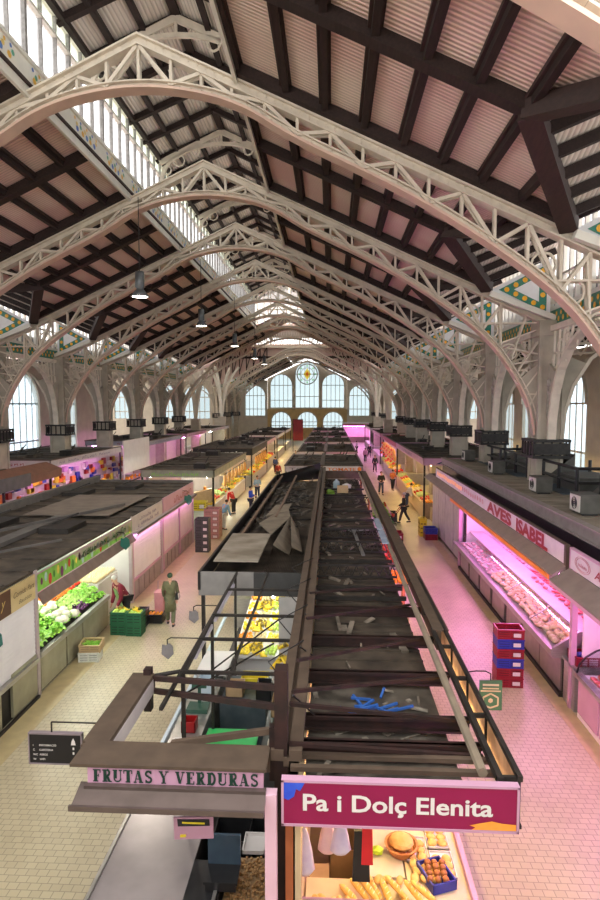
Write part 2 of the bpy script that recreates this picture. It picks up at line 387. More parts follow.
        if lantern:
            # lantern: band with flowers, glazing, eave
            w0, w1 = X(H0+0.00), X(H0+0.05)
            band.box(min(w0,w1), max(w0,w1), y0, y1, (roof_z(H0)-.38), 15.25); band.box(min(X(H0-.04),w1), max(X(H0-.04),w1), y0, y1, roof_z(H0)-.42, roof_z(H0)-.34); band.box(min(X(H0+-0.07),w1), max(X(H0+-0.07),w1), y0, y1, 15.2, 15.3)
            for k in range(int((y1-y0)/.36)):
                yy = y0+.3+k*.36; g = k % 7
                if g in (5, 6): continue
                for j in range(3):
                    fl.m = (k*2+j) % 4; r_ = .10-.02*j; cy, cz = yy+.1*math.sin(j*2+k), 14.88+.12*j
                    fl.add([(X(H0+-0.01), cy+r_*math.cos(a*PI/3+k), cz+r_*.9*math.sin(a*PI/3+k)) for a in range(6)], [tuple(range(6))])
            q4(gls, (X(H0+0.10),y0,15.25), (X(H0+0.10),y1,15.25), (X(H0+0.10),y1,16.78), (X(H0+0.10),y0,16.78))
            q4(stl, (X(H0+0.10),y0,16.78), (X(H0+0.10),y1,16.78), (X(H0+0.10),y1,17.35), (X(H0+0.10),y0,17.35))
            for k in range(9):
                yy = y0+k*(y1-y0)/9; big = k % 3 == 0
                mul.box(min(X(H0+0.01),X(H0+.15)), max(X(H0+0.01),X(H0+.15)), yy-(.06 if big else .025), yy+(.06 if big else .025), 15.25, 17.35)
            mul.m = 1; mul.box(min(X(H0+-0.01),X(H0+0.17)), max(X(H0+-0.01),X(H0+0.17)), y0, y1, 16.74, 16.82); mul.box(min(X(H0+-0.10),X(H0+0.20)), max(X(H0+-0.10),X(H0+0.20)), y0, y1, 17.3, 17.42); mul.m = 0
            lp.add([(X(H0+.3),y0,17.35),(X(0),y0,18.68),(X(0),y1,18.68),(X(H0+.3),y1,17.35)], [(0,1,2,3)])
            for u in (.05, 1.0, 1.95, 2.7):
                z = 18.68-1.4*u/(H0+.3)-.1; tim.box(X(u)-.08, X(u)+.08, y0, y1, z-.1, z+.08)
            for yy in (y0+.2, y0+(y1-y0)*.25, ym, y0+(y1-y0)*.75):
                tim.bar((X(0),yy,18.48), (X(H0+0.10),yy,17.28), .2, .2)
    if lantern:
        pass
for k in range(1, 8): roof_bay(S*k, S*(k+1))
roof_bay(60.8, 68.4, lantern=False)
for a, b in ((92,101),(101,110),(110,119)): roof_bay(a, b, lantern=False)
# far bays: closed ridge
for s in (-1, 1): pan.add([(CX,61,roof_z(0)),(CX+s*2.85,61,roof_z(2.85)),(CX+s*2.85,68.4,roof_z(2.85)),(CX,68.4,roof_z(0))], [(0,1,2,3)]); pan.add([(CX,92,roof_z(0)),(CX+s*2.6,92,roof_z(2.6)),(CX+s*2.6,119,roof_z(2.6)),(CX,119,roof_z(0))], [(0,1,2,3)])
struct('ceiling', pan, [panel_m, panel_w]); struct('trim_1', tim, [timber, timber2]); lo = struct('ceiling', lp, panel_w)
struct('trim_2', band, white_cornice); struct('window_1', gls, daylight)
struct('window_2', stl, glassmat('green_leaf_stained_glass', (.86,.97,.84), transl=.6, gloss=.02)); struct('trim_3', mul, [mat('twisted_mullion_paint', (.35,.33,.32), (.22,.21,.2), 8), white_cornice])
flm = [mat('ceramic_orange', (.75,.42,.05), (.85,.5,.08), 5, .3), mat('ceramic_green', (.08,.35,.22), (.1,.42,.3), 5, .3), mat('ceramic_blue', (.06,.14,.55), (.1,.25,.6), 5, .3), mat('ceramic_yellow', (.7,.55,.12), (.8,.6,.2), 5, .3)]
struct('trim_4', fl, flm)
cg = mat('ceramic_leaf_green', (.01,.26,.20), (.05,.16,.10), 14, .35)
struct('trim_5', cer, [cg, mat('ceramic_fruit_orange', (.95,.50,.02), (.85,.40,.02), 8, .3), mat('ceramic_white', (.86,.87,.90), (.80,.80,.82), 4, .3)])
struct('window_3', clg, daylight); struct('trim_6', clm, white_cornice); struct('trim_7', cband, white_cornice)
# small arched gable trusses inside the lantern
lt = thing('lantern_truss', 'x', 'roof truss', (CX,0,0), 'small arched trusses inside the lantern'); b = MB()
for s in (-1, 1):
    b.bar((0,0,18.05), (s*2.7,0,16.8), .1, .22)
    for k in range(8):
        f = lambda t: (s*2.65*math.sin(t), 0, 16.0+1.55*math.cos(t))
        b.bar(f(k*PI/16), f((k+1)*PI/16), .14, .1, up=(0,1,0))
    for u, z, r in ((.55,17.62,.13),(1.15,17.25,.2),(1.85,16.88,.24),(2.4,16.5,.2)):
        ring = [(s*u+r*math.cos(a*PI/4), 0, z+r*math.sin(a*PI/4)) for a in range(9)]
        for p, q in zip(ring, ring[1:]): b.bar(p, q, .05, .05, up=(0,1,0))
b.bar((0,0,17.5), (0,0,18.1), .08)
b.build('arched_frame', iron, lt); tree = kids()
for k in range(1, 8):
    y = S*(k+.5)-.1; lab = 'small cream scrollwork truss inside the raised lantern, %s one along' % ORD[k-1]
    if k == 1: lt.location = (CX, y, .35); lt['label'] = lab
    else: dup(lt, (CX, y, .35), label=lab, tree=tree)
# glazed end of the lantern
g = MB(); g.add([(CX-2.7,61,14.9),(CX+2.7,61,14.9),(CX+2.7,61,17.35),(CX,61,18.3),(CX-2.7,61,17.35)], [(0,1,2,3,4)]); struct('window_4', g, daylight)
g = MB()
for k in range(9): x = CX-2.7+k*.675; g.box(x-.05, x+.05, 60.9, 61.0, 14.9, 17.35+1.3*(1-abs(x-CX)/2.7))
g.box(CX-2.7, CX+2.7, 60.9, 61, 16.2, 16.3); struct('trim_8', g, white_cornice)
# ---------------------------------------------------------------- columns
def make_column():
    t = thing('iron_column', 'x', 'column', (0,0,0), 'columns carrying the trusses')
    b = MB(); b.box(-.42,.42,-.42,.42, 0, 9.4)
    for sy in (-1, 1): b.prism([(sy*.42,5.5),(sy*.6,5.6),(sy*.62,6.4),(sy*.85,7.2),(sy*1.2,7.8),(sy*.42,8.2)], 'x', -.12, .12)
    b.prism([(.42,5.5),(.6,5.6),(.66,6.4),(.95,7.4),(1.4,8.2),(.42,8.6)], 'y', -.12, .12); b.prism([(-.42,5.5),(-.52,5.6),(-.72,6.7),(-1.1,7.6),(-.42,8.2)], 'y', -.12, .12); b.box(-.5,.5,-.5,.5, 0, .8)
    for sx in (-1, 1):
        for sy in (-1, 1): b.box(sx*.42-.06, sx*.42+.06, sy*.42-.06, sy*.42+.06, 0, 9.4)
    b.box(-.5,.5,-.5,.5, 9.2, 9.75); b.build('shaft', pier, t)
    c = MB(); c.box(-.16,.16,-.56,-.42, 6.3, 7.5)
    for z, r in ((7.5,.24),(7.1,.2),(6.5,.17),(6.2,.12)): c.ico((0,-.55,z), r, 1, wob=.1, seed=int(z*10))
    c.build('ornament', mat('ornament_gilt_grey', (.42,.40,.34), (.30,.28,.24), 10), t)
    p = MB()
    for z in (4.75, 5.35): p.box(-.68,.68,-.68,.68, z, z+.1)
    for sx in (-.62, -.31, 0, .31, .62):
        for sy in (-.64, .64): p.bar((sx,sy,4.8), (sx,sy,5.4), .06); p.bar((sy,sx,4.8), (sy,sx,5.4), .06)
    for sy in (-.66,): p.box(-.62, .62, sy-.02, sy+.02, 4.9, 5.3)
    p.box(-.64,-.62,-.6,.6,4.9,5.3); p.box(.62,.64,-.6,.6,4.9,5.3)
    p.build('lamp_platform', black_iron, t)
    # pointed ribs along the nave and outwards: quarter curves springing from the band
    r = MB(); w = MB()
    Q = [(.55,5.4),(.62,6.2),(.85,7.1),(1.3,7.95),(2.0,8.6),(2.9,9.0),(3.8,9.25)]
    for sy in (-1, 1):
        for (a, za), (b_, zb) in zip(Q, Q[1:]):
            r.bar((0,sy*a,za), (0,sy*b_,zb), .3, .12, up=(0,0,1) if b_-a > zb-za else (0,1,0))
        for a, za in Q[2:-1]: w.bar((0,sy*a,za), (0,sy*min(a+.25, 3.7),9.35), .07); w.bar((0,sy*(a-.3),za-.4), (0,sy*(a-.2),9.35), .05)
        for a, za, rr in ((.75,8.3,.28),(1.2,8.75,.25),(1.8,9.0,.18)):
            ring = [(0, sy*a+rr*math.cos(g*PI/5), za+rr*math.sin(g*PI/5)) for g in range(11)]
            for p_, q_ in zip(ring, ring[1:]): w.bar(p_, q_, .06, .05, up=(1,0,0))
        w.bar((0,0,9.45), (0,sy*3.8,9.45), .25, .2)
    Q2 = [(.55,5.4),(.62,6.4),(.9,7.4),(1.5,8.4),(2.6,9.2),(4.2,9.7),(8.2,9.9)]
    for (a, za), (b_, zb) in zip(Q2, Q2[1:]): r.bar((a,0,za), (b_,0,zb), .3, .12, up=(0,0,1) if b_-a > zb-za else (1,0,0))
    w.bar((0,0,10.5), (8.2,0,10.5), .12, .2)
    for k in range(8): w.bar((.6+k*.95,0,9.2 if k < 2 else 9.7), (1.1+k*.95,0,10.45), .05, .08); w.bar((1.1+k*.95,0,10.45), (1.55+k*.95,0,9.5 if k < 2 else 9.8), .05, .08)
    r.build('pointed_rib', iron, t); w.build('spandrel_lattice', iron, t)
    return t
cl = make_column(); tree = kids(); first = True
for side, s in (('beside the busy aisle', 1), ('beyond the market islands', -1)):
    for i, k in enumerate(list(range(1, 10))+[12.1, 13.3, 14.5]):
        lab = '%s grey stone and iron column from the viewer in the row %s' % (ORD[i], 'above the butcher stalls' if s > 0 else 'beyond the greengrocer island')
        loc = (CX+s*HW, S*k, 0); rot = (0, 0, 0 if s > 0 else PI)
        if first: cl.location = loc; cl['label'] = lab; first = False; cl['group'] = 'columns carrying the trusses'
        else: dup(cl, loc, rot, label=lab, tree=tree)
# the ornament faces the camera on both sides: it is carried on both faces of the shaft by rotation
# ---------------------------------------------------------------- outer walls, side aisles, end wall
def arched_wall(name, axis, pos, a0, a1, z0, z1fn, ops, m, th=.4, wname='window', glass=None, first_n=20, mull=True):
    """wall across `axis` at pos; ops = (centre, width, z bottom, z top of the round head)"""
    mb = MB(); gl = MB(); mu = MB(); ops = sorted(ops); cur = a0
    def pr(poly): mb.prism(poly, axis, pos, pos+th)
    for c, w, zb, zt in ops:
        l, r_ = c-w/2, c+w/2; n = max(1, int((l-cur)/2))
        for k in range(n):
            p, q = cur+(l-cur)*k/n, cur+(l-cur)*(k+1)/n
            pr([(p,z0),(q,z0),(q,z1fn(q)),(p,z1fn(p))])
        if zb > z0: pr([(l,z0),(r_,z0),(r_,zb),(l,zb)])
        sp = zt-w/2; N = 10; arc = [(c-w/2*math.cos(PI*k/N), sp+w/2*math.sin(PI*k/N)) for k in range(N+1)]
        for (xa, za), (xb, zb_) in zip(arc, arc[1:]): pr([(xa,za),(xb,zb_),(xb,z1fn(xb)),(xa,z1fn(xa))])
        pp = pos+th*.6
        P = lambda u, z: (u,pp,z) if axis == 'y' else (pp,u,z)
        gl.add([P(l,zb),P(r_,zb)]+[P(*q) for q in arc[::-1]], [tuple(range(N+3))])
        if mull:
            for k in range(1, 5):
                x = l+w*k/5; h = sp+math.sqrt(max(0, (w/2)**2-(x-c)**2))
                mu.box(*((x-.05, x+.05, pp-.08, pp-.02) if axis == 'y' else (pp-.08, pp-.02, x-.05, x+.05)), zb, h)
            for z in (zb+(sp-zb)*.33, sp): mu.box(*((l, r_, pp-.08, pp-.02) if axis == 'y' else (pp-.08, pp-.02, l, r_)), z-.06, z+.06)
        for rr_ in (1.04,):
            for (xa, za), (xb, zb_) in zip(arc, arc[1:]):
                f = lambda x, z: P(c+(x-c)*rr_, sp+(z-sp)*rr_)
                o = Vector((0,-pp+pos-.05,0)) if axis == 'y' else Vector((-pp+pos-.05,0,0))
                mu.bar(Vector(f(xa,za))+o, Vector(f(xb,zb_))+o, .18, .18, up=(0,1,0) if axis == 'y' else (1,0,0))
        cur = r_
    n = max(1, int((a1-cur)/2))
    for k in range(n):
        p, q = cur+(a1-cur)*k/n, cur+(a1-cur)*(k+1)/n; pr([(p,z0),(q,z0),(q,z1fn(q)),(p,z1fn(p))])
    struct(name, mb, m); struct('window_%d' % first_n, gl, glass or bluegl); struct('trim_%d' % first_n, mu, stone)
zf = lambda x: max(9.9, 15.6-.464*abs(x-CX))
five = [(CX,4.6,6.2,15.1),(CX-5.15,4.3,6.2,12.75),(CX+5.15,4.3,6.2,12.75),(CX-10.3,3.9,4.6,10.5),(CX+10.3,3.9,4.6,10.5)]
arched_wall('wall_back', 'y', 119.5, CX-7.9, CX+7.9, 5.9, zf, [o for o in five if o[2] > 5.9], stone, first_n=20)
arched_wall('wall_doors', 'y', 119.3, CX-8, CX+8, 0, lambda x: 5.9, [(CX,3.9,2.2,5.3),(CX-5.15,3.9,2.2,5.3),(CX+5.15,3.9,2.2,5.3)], stone_y, first_n=21, mull=True)
# windows nearest the corners of the end wall (lower sill)
for sgn, nm in ((-1, 24), (1, 25)):
    x0, x1 = sorted((CX+sgn*7.9, CX+sgn*13.9))
    arched_wall('wall_end_corner', 'y', 119.0, x0, x1, 0, lambda x: 11.6, [(CX+sgn*10.3,3.9,4.6,10.5)], stone, th=.3, first_n=nm)
# rosette of the centre window
ro = MB()
for k in range(24):
    a, b2 = k*PI/12, (k+1)*PI/12
    for r1, r2, mi in ((1.9,2.1,0),(1.2,1.3,0)):
        ro.m = mi; ro.add([(CX+r1*math.cos(a),119.6,12.8+r1*math.sin(a)),(CX+r2*math.cos(a),119.6,12.8+r2*math.sin(a)),(CX+r2*math.cos(b2),119.6,12.8+r2*math.sin(b2)),(CX+r1*math.cos(b2),119.6,12.8+r1*math.sin(b2))], [(0,1,2,3)])
    if k % 3 == 0: ro.m = 2; ro.add([(CX+1.6*math.cos(a)+.22*math.cos(g),119.58,12.8+1.6*math.sin(a)+.22*math.sin(g)) for g in (0,1.26,2.5,3.77,5.03)], [(0,1,2,3,4)])
ro.m = 1; ro.add([(CX,119.57,14.0),(CX+.75,119.57,12.8),(CX,119.57,11.6),(CX-.75,119.57,12.8)], [(0,1,2,3)])
ro.m = 3; ro.add([(CX,119.55,13.4),(CX+.35,119.55,12.8),(CX,119.55,12.2),(CX-.35,119.55,12.8)], [(0,1,2,3)])
sg_ = lambda n, c: glassmat(n, c, transl=.7, gloss=.02)
ro.build('stained_glass_rosette', [stone, sg_('yellow_stained_glass', (.95,.62,.08)), sg_('green_stained_glass', (.35,.6,.3)), sg_('red_stained_glass', (.8,.2,.05))], label='round stained glass rosette with a yellow diamond in the tall centre end window', cat='stained glass')
# side walls
for s, nm, n0 in ((1, 'wall_right', 30), (-1, 'wall_left', 31)):
    ops = [(S*(k+.5), 5.2, 2.0, 9.4) for k in range(1, 8)]
    arched_wall(nm, 'x', CX+s*21+(0 if s > 0 else -.4), 6, 68, 0, lambda x: 10.4, ops, stone, first_n=n0, glass=skygl)
    arched_wall(nm, 'x', CX+s*13.5+(0 if s > 0 else -.4), 92, 119, 0, lambda x: 10.4, [(97,4,3,9),(105,4,3,9),(113,4,3,9)], stone, first_n=n0+4)
    # transept far and near walls, transept end
    x0, x1 = sorted((CX+s*13.3, CX+s*38))
    arched_wall('wall_transept', 'y', 92.2, x0, x1, 0, lambda x: 14-.2*abs(abs(x-CX)-24), [(CX+s*16.0,4.0,4.6,9.9),(CX+s*20.9,4.0,4.6,9.9),(CX+s*27,4.0,4.6,9.9)], stone, first_n=n0+6)
    # side aisle roof
    r = MB(); tb = MB()
    for a, b_ in ((7.6,68.4),):
        x0, x1 = sorted((CX+s*(HW+.3), CX+s*21)); r.box(x0, x1, a, b_, 10.65, 10.75)
        k = a
        while k < b_: tb.box(x0, x1, k-.1, k+.1, 10.45, 10.66); k += S/4
        for u in (14.5, 16, 17.5, 19, 20.5): tb.box(CX+s*u-.08, CX+s*u+.08, a, b_, 10.5, 10.66)
    struct('ceiling', r, panel_m); struct('trim_%d' % (n0+8), tb, timber)
    r = MB(); x0, x1 = sorted((CX+s*13, CX+s*38)); r.add([(x0,68.4,12),(x1,68.4,12),(x1,80,14),(x0,80,14),(x1,92,12),(x0,92,12)], [(0,1,2,3),(3,2,4,5)])
    for i in range(8): r.m = 1; zz = 12+2*min(i, 8-i)/4 if i else 12; yy = 68.4+i*3; r.box(x0, x1, yy-.12, yy+.12, (12+2*(1-abs(yy-80.2)/11.8))-.35, (12+2*(1-abs(yy-80.2)/11.8))-.05)
    struct('ceiling', r, [panel_m, timber])
    w_ = MB(); xx = CX+s*13.4; w_.add([(xx,68.4,10.6),(xx,68.4,15.7),(xx,92,15.7),(xx,92,10.6),(xx,89,11.6),(xx,80.2,13.2),(xx,71,11.6)], [(0,1,2,3,4,5,6)]); struct('wall_transept', w_, iron)
# dome over the crossing
d = MB(); dg = MB(); rb = MB(); N = 16; RD = 11.2; DC = (CX, 80.2)
P = lambda a, r, z: (DC[0]+r*math.cos(a), DC[1]+r*math.sin(a), z)
for k in range(N):
    a, b_ = 2*PI*k/N, 2*PI*(k+1)/N
    rb.bar(P(a,RD,15.4), P(b_,RD,15.4), .5, .3); rb.bar(P(a,RD,16.9), P(b_,RD,16.9), .3, .3)
    for j in range(4):
        t0, t1 = a+(b_-a)*j/4, a+(b_-a)*(j+1)/4
        rb.bar(P(t0,RD,15.4), P(t1,RD,16.9), .1, .1); rb.bar(P(t0,RD,16.9), P(t1,RD,15.4), .1, .1)
    dg.add([P(a,RD,18.4),P(b_,RD,18.4),P(b_,RD,20.5),P(a,RD,20.5)], [(0,1,2,3)]); d.add([P(a,RD+.1,16.9),P(b_,RD+.1,16.9),P(b_,RD+.1,18.4),P(a,RD+.1,18.4)], [(0,1,2,3)]); rb.bar(P(a,RD,15.4), P(a,RD,20.5), .25)
    prof = [(RD,20.5),(RD*.9,23),(RD*.7,25.5),(RD*.4,27.5),(.5,28.5)]
    for (r1, z1), (r2, z2) in zip(prof, prof[1:]):
        d.add([P(a,r1,z1),P(b_,r1,z1),P(b_,r2,z2),P(a,r2,z2)], [(0,1,2,3)]); rb.bar(P(a,r1-.15,z1), P(a,r2-.15,z2), .18)
struct('ceiling', d, panel_w); struct('window_40', dg, daylight); struct('trim_40', rb, iron)
# flat soffit around the drum
d = MB()
ring_o = [(CX-13.5,68.4),(CX+13.5,68.4),(CX+13.5,92),(CX-13.5,92)]
for k in range(N):
    a, b_ = 2*PI*k/N, 2*PI*(k+1)/N
    def out(t):
        c, s_ = math.cos(t), math.sin(t); f = min(13.5/max(1e-6, abs(c)), 11.8/max(1e-6, abs(s_))); return (DC[0]+c*f, DC[1]+s_*f, 15.6)
    d.add([P(a,RD,15.6),P(b_,RD,15.6),out(b_),out(a)], [(0,1,2,3)])
struct('ceiling', d, panel_m)
for yy in (91.6, 68.9):
    w_ = MB()
    for k in range(27):
        ua, ub = -13.5+k, -12.5+k; w_.add([(CX+ua,yy,roof_z(ua)-.6),(CX+ub,yy,roof_z(ub)-.6),(CX+ub,yy,15.9),(CX+ua,yy,15.9)], [(0,1,2,3)]) if min(roof_z(ua), roof_z(ub)) < 15.9 else None
    struct('wall_crossing', w_, panel_m)
w_ = MB()
for s in (-1, 1):
    for k in range(8): u = 5+k*1.05; w_.bar((CX+s*u,91.5,roof_z(u)-.4), (CX+s*u,91.5,15.6), .12); w_.bar((CX+s*u,91.45,15.5), (CX+s*(u+1),91.45,roof_z(u+1)), .1)
    w_.bar((CX+s*4,91.45,13.9), (CX+s*13,91.45,13.9), .35, .3)
struct('trim_41', w_, timber)
# tall slanting struts of the crossing pillars
cp = thing('crossing_pillar', 'cream branching iron pillar at the near corner of the crossing by the greengrocer aisle', 'column', (CX-11.5,71.5,0), 'branching pillars of the crossing'); b = MB()
b.box(-.5,.5,-.5,.5,0,5); b2 = MB()
for dx, dy in ((-1.4,0),(2.0,0),(.7,1.6),(-.5,-1.2)):
    pts = [Vector((0,0,4.8)), Vector((dx*.12,dy*.12,7)), Vector((dx*.35,dy*.35,9.2)), Vector((dx*.8,dy*.8,11)), Vector((dx*1.3,dy*1.3,12.3))]
    for p, q in zip(pts, pts[1:]): b2.bar(p, q, .34, .3)
b.build('shaft', pier, cp); b2.build('curved_branches', mat('white_painted_iron', (.78,.75,.66), (.7,.67,.58), 3, .5), cp); tree = kids()
dup(cp, (CX-11.5,88.8,0), label='cream branching iron pillar at the far corner of the crossing, greengrocer side', tree=tree)
dup(cp, (CX+11.5,71.5,0), (0,0,PI), label='cream branching iron pillar at the near corner of the crossing, butcher side', tree=tree)
dup(cp, (CX+11.5,88.8,0), (0,0,PI), label='cream branching iron pillar at the far corner of the crossing, butcher side', tree=tree)
# floor
fb = MB(); fb.box(-46, 36, -6, 122, -.3, 0)
struct('floor', fb, floor_material(), origin=(0,0,0))
st = MB(); st.box(-6.72,-6.12,5,28.8,.001,.006); st.box(4.98,5.32,5,32.3,.001,.006)
struct('floor', st, mat('ochre_border_tiles', (.52,.42,.22), (.44,.35,.19), 4, .4))
# raised gallery the view is taken from; unseen, added to shade the near floor
st = MB(); st.box(-16,12,-5.5,.35,4.75,5.0); st.box(-16,12,.15,.35,0,4.75); struct('wall_gallery', st, stone)
# pendant lamps on cords
lampm = mat('grey_lamp_housing', (.10,.12,.13), (.16,.17,.18), 6, .4, .5)
glow = mat('lit_lamp_glass', (1,.95,.85), emit=14, ecol=(1,.93,.8))
pl = thing('pendant_lamp', 'x', 'pendant lamp', (0,0,0), 'pendant lamps on long cords')
b = MB(); b.sm = True; b.lathe([(.0,.95),(.16,.92),(.17,.35),(.12,.3),(.2,.2),(.36,0),(.30,.0),(.05,.18)]); b.build('housing', lampm, pl)
b = MB(); b.lathe([(.28,.005),(.28,.04),(.0,.05)]); b.build('bulb_glass', glow, pl)
b = MB(); b.tube([(0,0,.95),(0,0,3.6)], .015, 5); b.build('cord', black_iron, pl); tree = kids()
for i, (y, z) in enumerate(((22.3,10.9),(32.9,11.0),(44.3,11.0),(56,11.0),(64,11.0))):
    lab = 'grey pendant lamp on a long cord, %s one along the slope over the greengrocer side' % ORD[i]
    if i == 0: pl.location = (-7.1,y,z-.2); pl['label'] = lab
    else: dup(pl, (-7.1,y,z), label=lab, tree=tree)
    L = bpy.data.lights.new('pendant_light', 'SPOT'); L.energy = 700; L.color = (1,.9,.75); L.spot_size = 2.2; L.shadow_soft_size = .2
    lo = bpy.data.objects.new('pendant_light', L); COL.objects.link(lo); lo.location = (-7.1, y, z-.35)
# ================================================================ materials of the stalls
grime = mat('grimy_dark_roof', (.018,.013,.009), (.080,.060,.042), 2.2, .75, bump=.3, detail=8)
grime2 = mat('dusty_brown_roof', (.05,.04,.03), (.10,.082,.065), 3, .8, bump=.2, detail=8)
steel_br = mat('brown_painted_steel', (.105,.072,.050), (.075,.052,.037), 4, .6, .1)
rust = mat('dark_red_brown_steel', (.014,.007,.006), (.035,.013,.011), 5, .6, .1)
dkst = mat('dark_steel', (.016,.014,.013), (.035,.029,.025), 5, .55, .3)
steel = mat('brushed_stainless', (.52,.51,.49), (.42,.41,.39), 6, .32, .75, stretch=(1,1,12))
steel_o = mat('olive_steel_panel', (.40,.38,.27), (.33,.31,.22), 3, .4, .4)
white_sh = mat('white_roller_shutter', (.80,.76,.78), (.74,.70,.73), 2, .5)
pink_sh = mat('pale_mauve_shutter', (.66,.55,.60), (.60,.49,.55), 2, .5)
grey_sh = mat('grey_shutter', (.47,.44,.46), (.38,.36,.38), 2.5, .45, .2)
magenta = mat('magenta_sign', (.24,.0015,.055), (.27,.002,.065), 2, .5)
pinkw = mat('pale_pink_sign', (.55,.31,.44), (.50,.28,.40), 2, .5)
whitep = mat('white_paint', (.74,.71,.70), (.68,.65,.64), 2, .5)
paleb = mat('pale_sign_board', (.56,.50,.50), (.50,.44,.45), 3, .5)
blackp = mat('black_paint', (.008,.008,.01), (.015,.014,.016), 4, .4)
redp = mat('red_paint', (.32,.008,.008), (.27,.006,.008), 4, .4)
orangep = mat('orange_valance', (.85,.25,.03), (.75,.20,.02), 4, .5)
greenp = mat('green_sign_paint', (.16,.42,.04), (.25,.55,.08), 6, .4)
teal = mat('teal_plaque', (.02,.15,.12), (.03,.12,.10), 5, .4)
cardb = mat('cardboard', (.42,.28,.15), (.36,.24,.13), 4, .8)
woodc = mat('light_wood', (.55,.40,.22), (.48,.34,.18), 6, .7, stretch=(1,8,1))
pinktube = mat('pink_fluorescent_tube', (1,.6,.85), emit=52, ecol=(1,.32,.90))
warmtube = mat('warm_fluorescent_tube', (1,.85,.6), emit=60, ecol=(1,.70,.28))
whitetube = mat('white_fluorescent_tube', (1,1,.95), emit=58, ecol=(.95,1,.86))
redpl = mat('red_plastic', (.26,.008,.02), (.22,.006,.018), 5, .35)
bluepl = mat('blue_plastic', (.02,.035,.36), (.02,.03,.28), 5, .35)
yelpl = mat('yellow_plastic', (.72,.60,.03), (.65,.52,.02), 5, .35)
greenpl = mat('dark_green_plastic', (.02,.16,.07), (.03,.20,.09), 5, .4)
brightgreen = mat('bright_green_plastic', (.01,.50,.10), (.02,.42,.09), 5, .4)
blackpl = mat('black_plastic', (.012,.012,.014), (.02,.02,.022), 5, .4)
dustglass = mat('dusty_roof_sheet', (.022,.019,.016), (.12,.105,.085), 2.6, .4, bump=.3, detail=8)
def lit(name, c, s=1.2): return mat(name, c, emit=s, ecol=c)
# ================================================================ the bakery half of the centre island
RT = 'market_stall'
st = thing('market_stall', 'bakery stall with a magenta fascia sign and an open steel roof grid', 'market stall', (.7,5.85,0), 'stalls of the centre island', world=True)
b = MB(); b.box(-.47,1.87,5.80,5.87,2.44,2.9); sg = b.build('sign_board', magenta, st)
b = MB()
for a in ((-.49,1.89,5.79,5.88,2.89,2.915),(-.49,1.89,5.79,5.88,2.425,2.45),(-.49,-.465,5.79,5.88,2.43,2.91),(1.865,1.89,5.79,5.88,2.43,2.91)): b.box(*a)
b.build('sign_edging', pinkw, sg)
text('Pa i Dolç Elenita', (-.27,5.80,2.60), (1,0,0), (0,0,1), .18, whitep, sg, width=1.90, bold=.022)
b = MB(); b.add([(-.465,5.793,2.89),(-.25,5.793,2.89),(-.30,5.793,2.80),(-.34,5.793,2.82),(-.36,5.793,2.74),(-.42,5.793,2.70),(-.465,5.793,2.72)], [tuple(range(7))]); b.build('blue_brush_mark', mat('sign_blue', (.02,.06,.55), (.03,.10,.65), 5), sg)
b = MB(); b.add([(1.86,5.793,2.455),(1.42,5.793,2.455),(1.46,5.793,2.48),(1.40,5.793,2.50),(1.50,5.793,2.525),(1.62,5.793,2.55),(1.72,5.793,2.53),(1.86,5.793,2.52)], [tuple(range(8))]); b.build('orange_brush_mark', mat('sign_orange', (.85,.28,.03), (.9,.35,.05), 5), sg)
# roof deck and the nearest dusty sheet
b = MB(); b.box(-.30,1.52,9.0,33.5,2.46,2.50)
for k in range(60):
    yy = 9.2+k*.41; b.box(-.3,1.52,yy,yy+.04,2.50,2.53)
b.build('roof_deck', grime, st)
b = MB(); b.box(-.28,1.5,5.95,8.9,2.44,2.46); b.build('dusty_sheet', dustglass, st)
for i, (yy, w) in enumerate(((6.9,.13),(7.5,.12),(8.8,.12),(10.2,.10),(11.7,.10))):
    b = MB(); b.box(-.42,1.78,yy-w/2,yy+w/2,2.66,2.70); b.box(-.42,1.78,yy-.02,yy+.02,2.54,2.7); b.box(-.42,1.78,yy-w/2,yy+w/2,2.52,2.55); b.build('cross_beam', rust, st)
for yy in (6.15, 6.38):
    b = MB(); b.box(-.42,1.80,yy-.035,yy+.035,2.80,2.85); b.build('cross_rail', steel_br, st)
for yy in (12.5, 13.2, 15.5, 19.6, 21.2, 23.0, 27.0, 29.0):
    b = MB(); b.box(-.35,1.6,yy-.04,yy+.04,2.58,2.66); b.build('joist', dkst, st)
for yy in (14.3, 16.8, 18.6, 25, 31):     # trussed joists
    b = MB(); b.box(-.35,1.6,yy-.03,yy+.03,2.82,2.86); b.box(-.35,1.6,yy-.03,yy+.03,2.54,2.58)
    for k in range(9):
        x = -.35+k*.217; b.bar((x,yy,2.56), (x+.108,yy,2.84), .025, .03, up=(0,1,0)); b.bar((x+.108,yy,2.84), (x+.217,yy,2.56), .025, .03, up=(0,1,0))
    b.build('trussed_joist', dkst, st)
for (p, q) in (((-.45,6.5,3.35),(1.72,7.35,2.74)), ((-.45,7.0,3.25),(1.72,8.6,2.74)), ((-.45,8.0,3.2),(1.7,10.1,2.74)), ((-.4,9.9,3.1),(1.7,11.8,2.74)), ((-.4,11.6,3.0),(1.7,13.1,2.74)), ((-.45,6.3,3.0),(1.70,6.5,2.8))):
    b = MB(); b.bar(p, q, .05, .04); b.build('diagonal_brace', rust, st)
b = MB(); b.box(-.64,-.50,6.2,36,2.86,2.98); b.box(-.44,-.30,6.2,36,2.86,2.98); b.box(-.50,-.44,6.2,36,2.80,2.90); b.build('ridge_beams', steel_br, st)
b = MB(); b.tube([(1.60,6.1,2.86),(1.60,34,2.86)], .055, 8); b.build('gutter_pipe', mat('pale_dusty_pipe', (.26,.21,.15), (.20,.16,.12), 4), st)
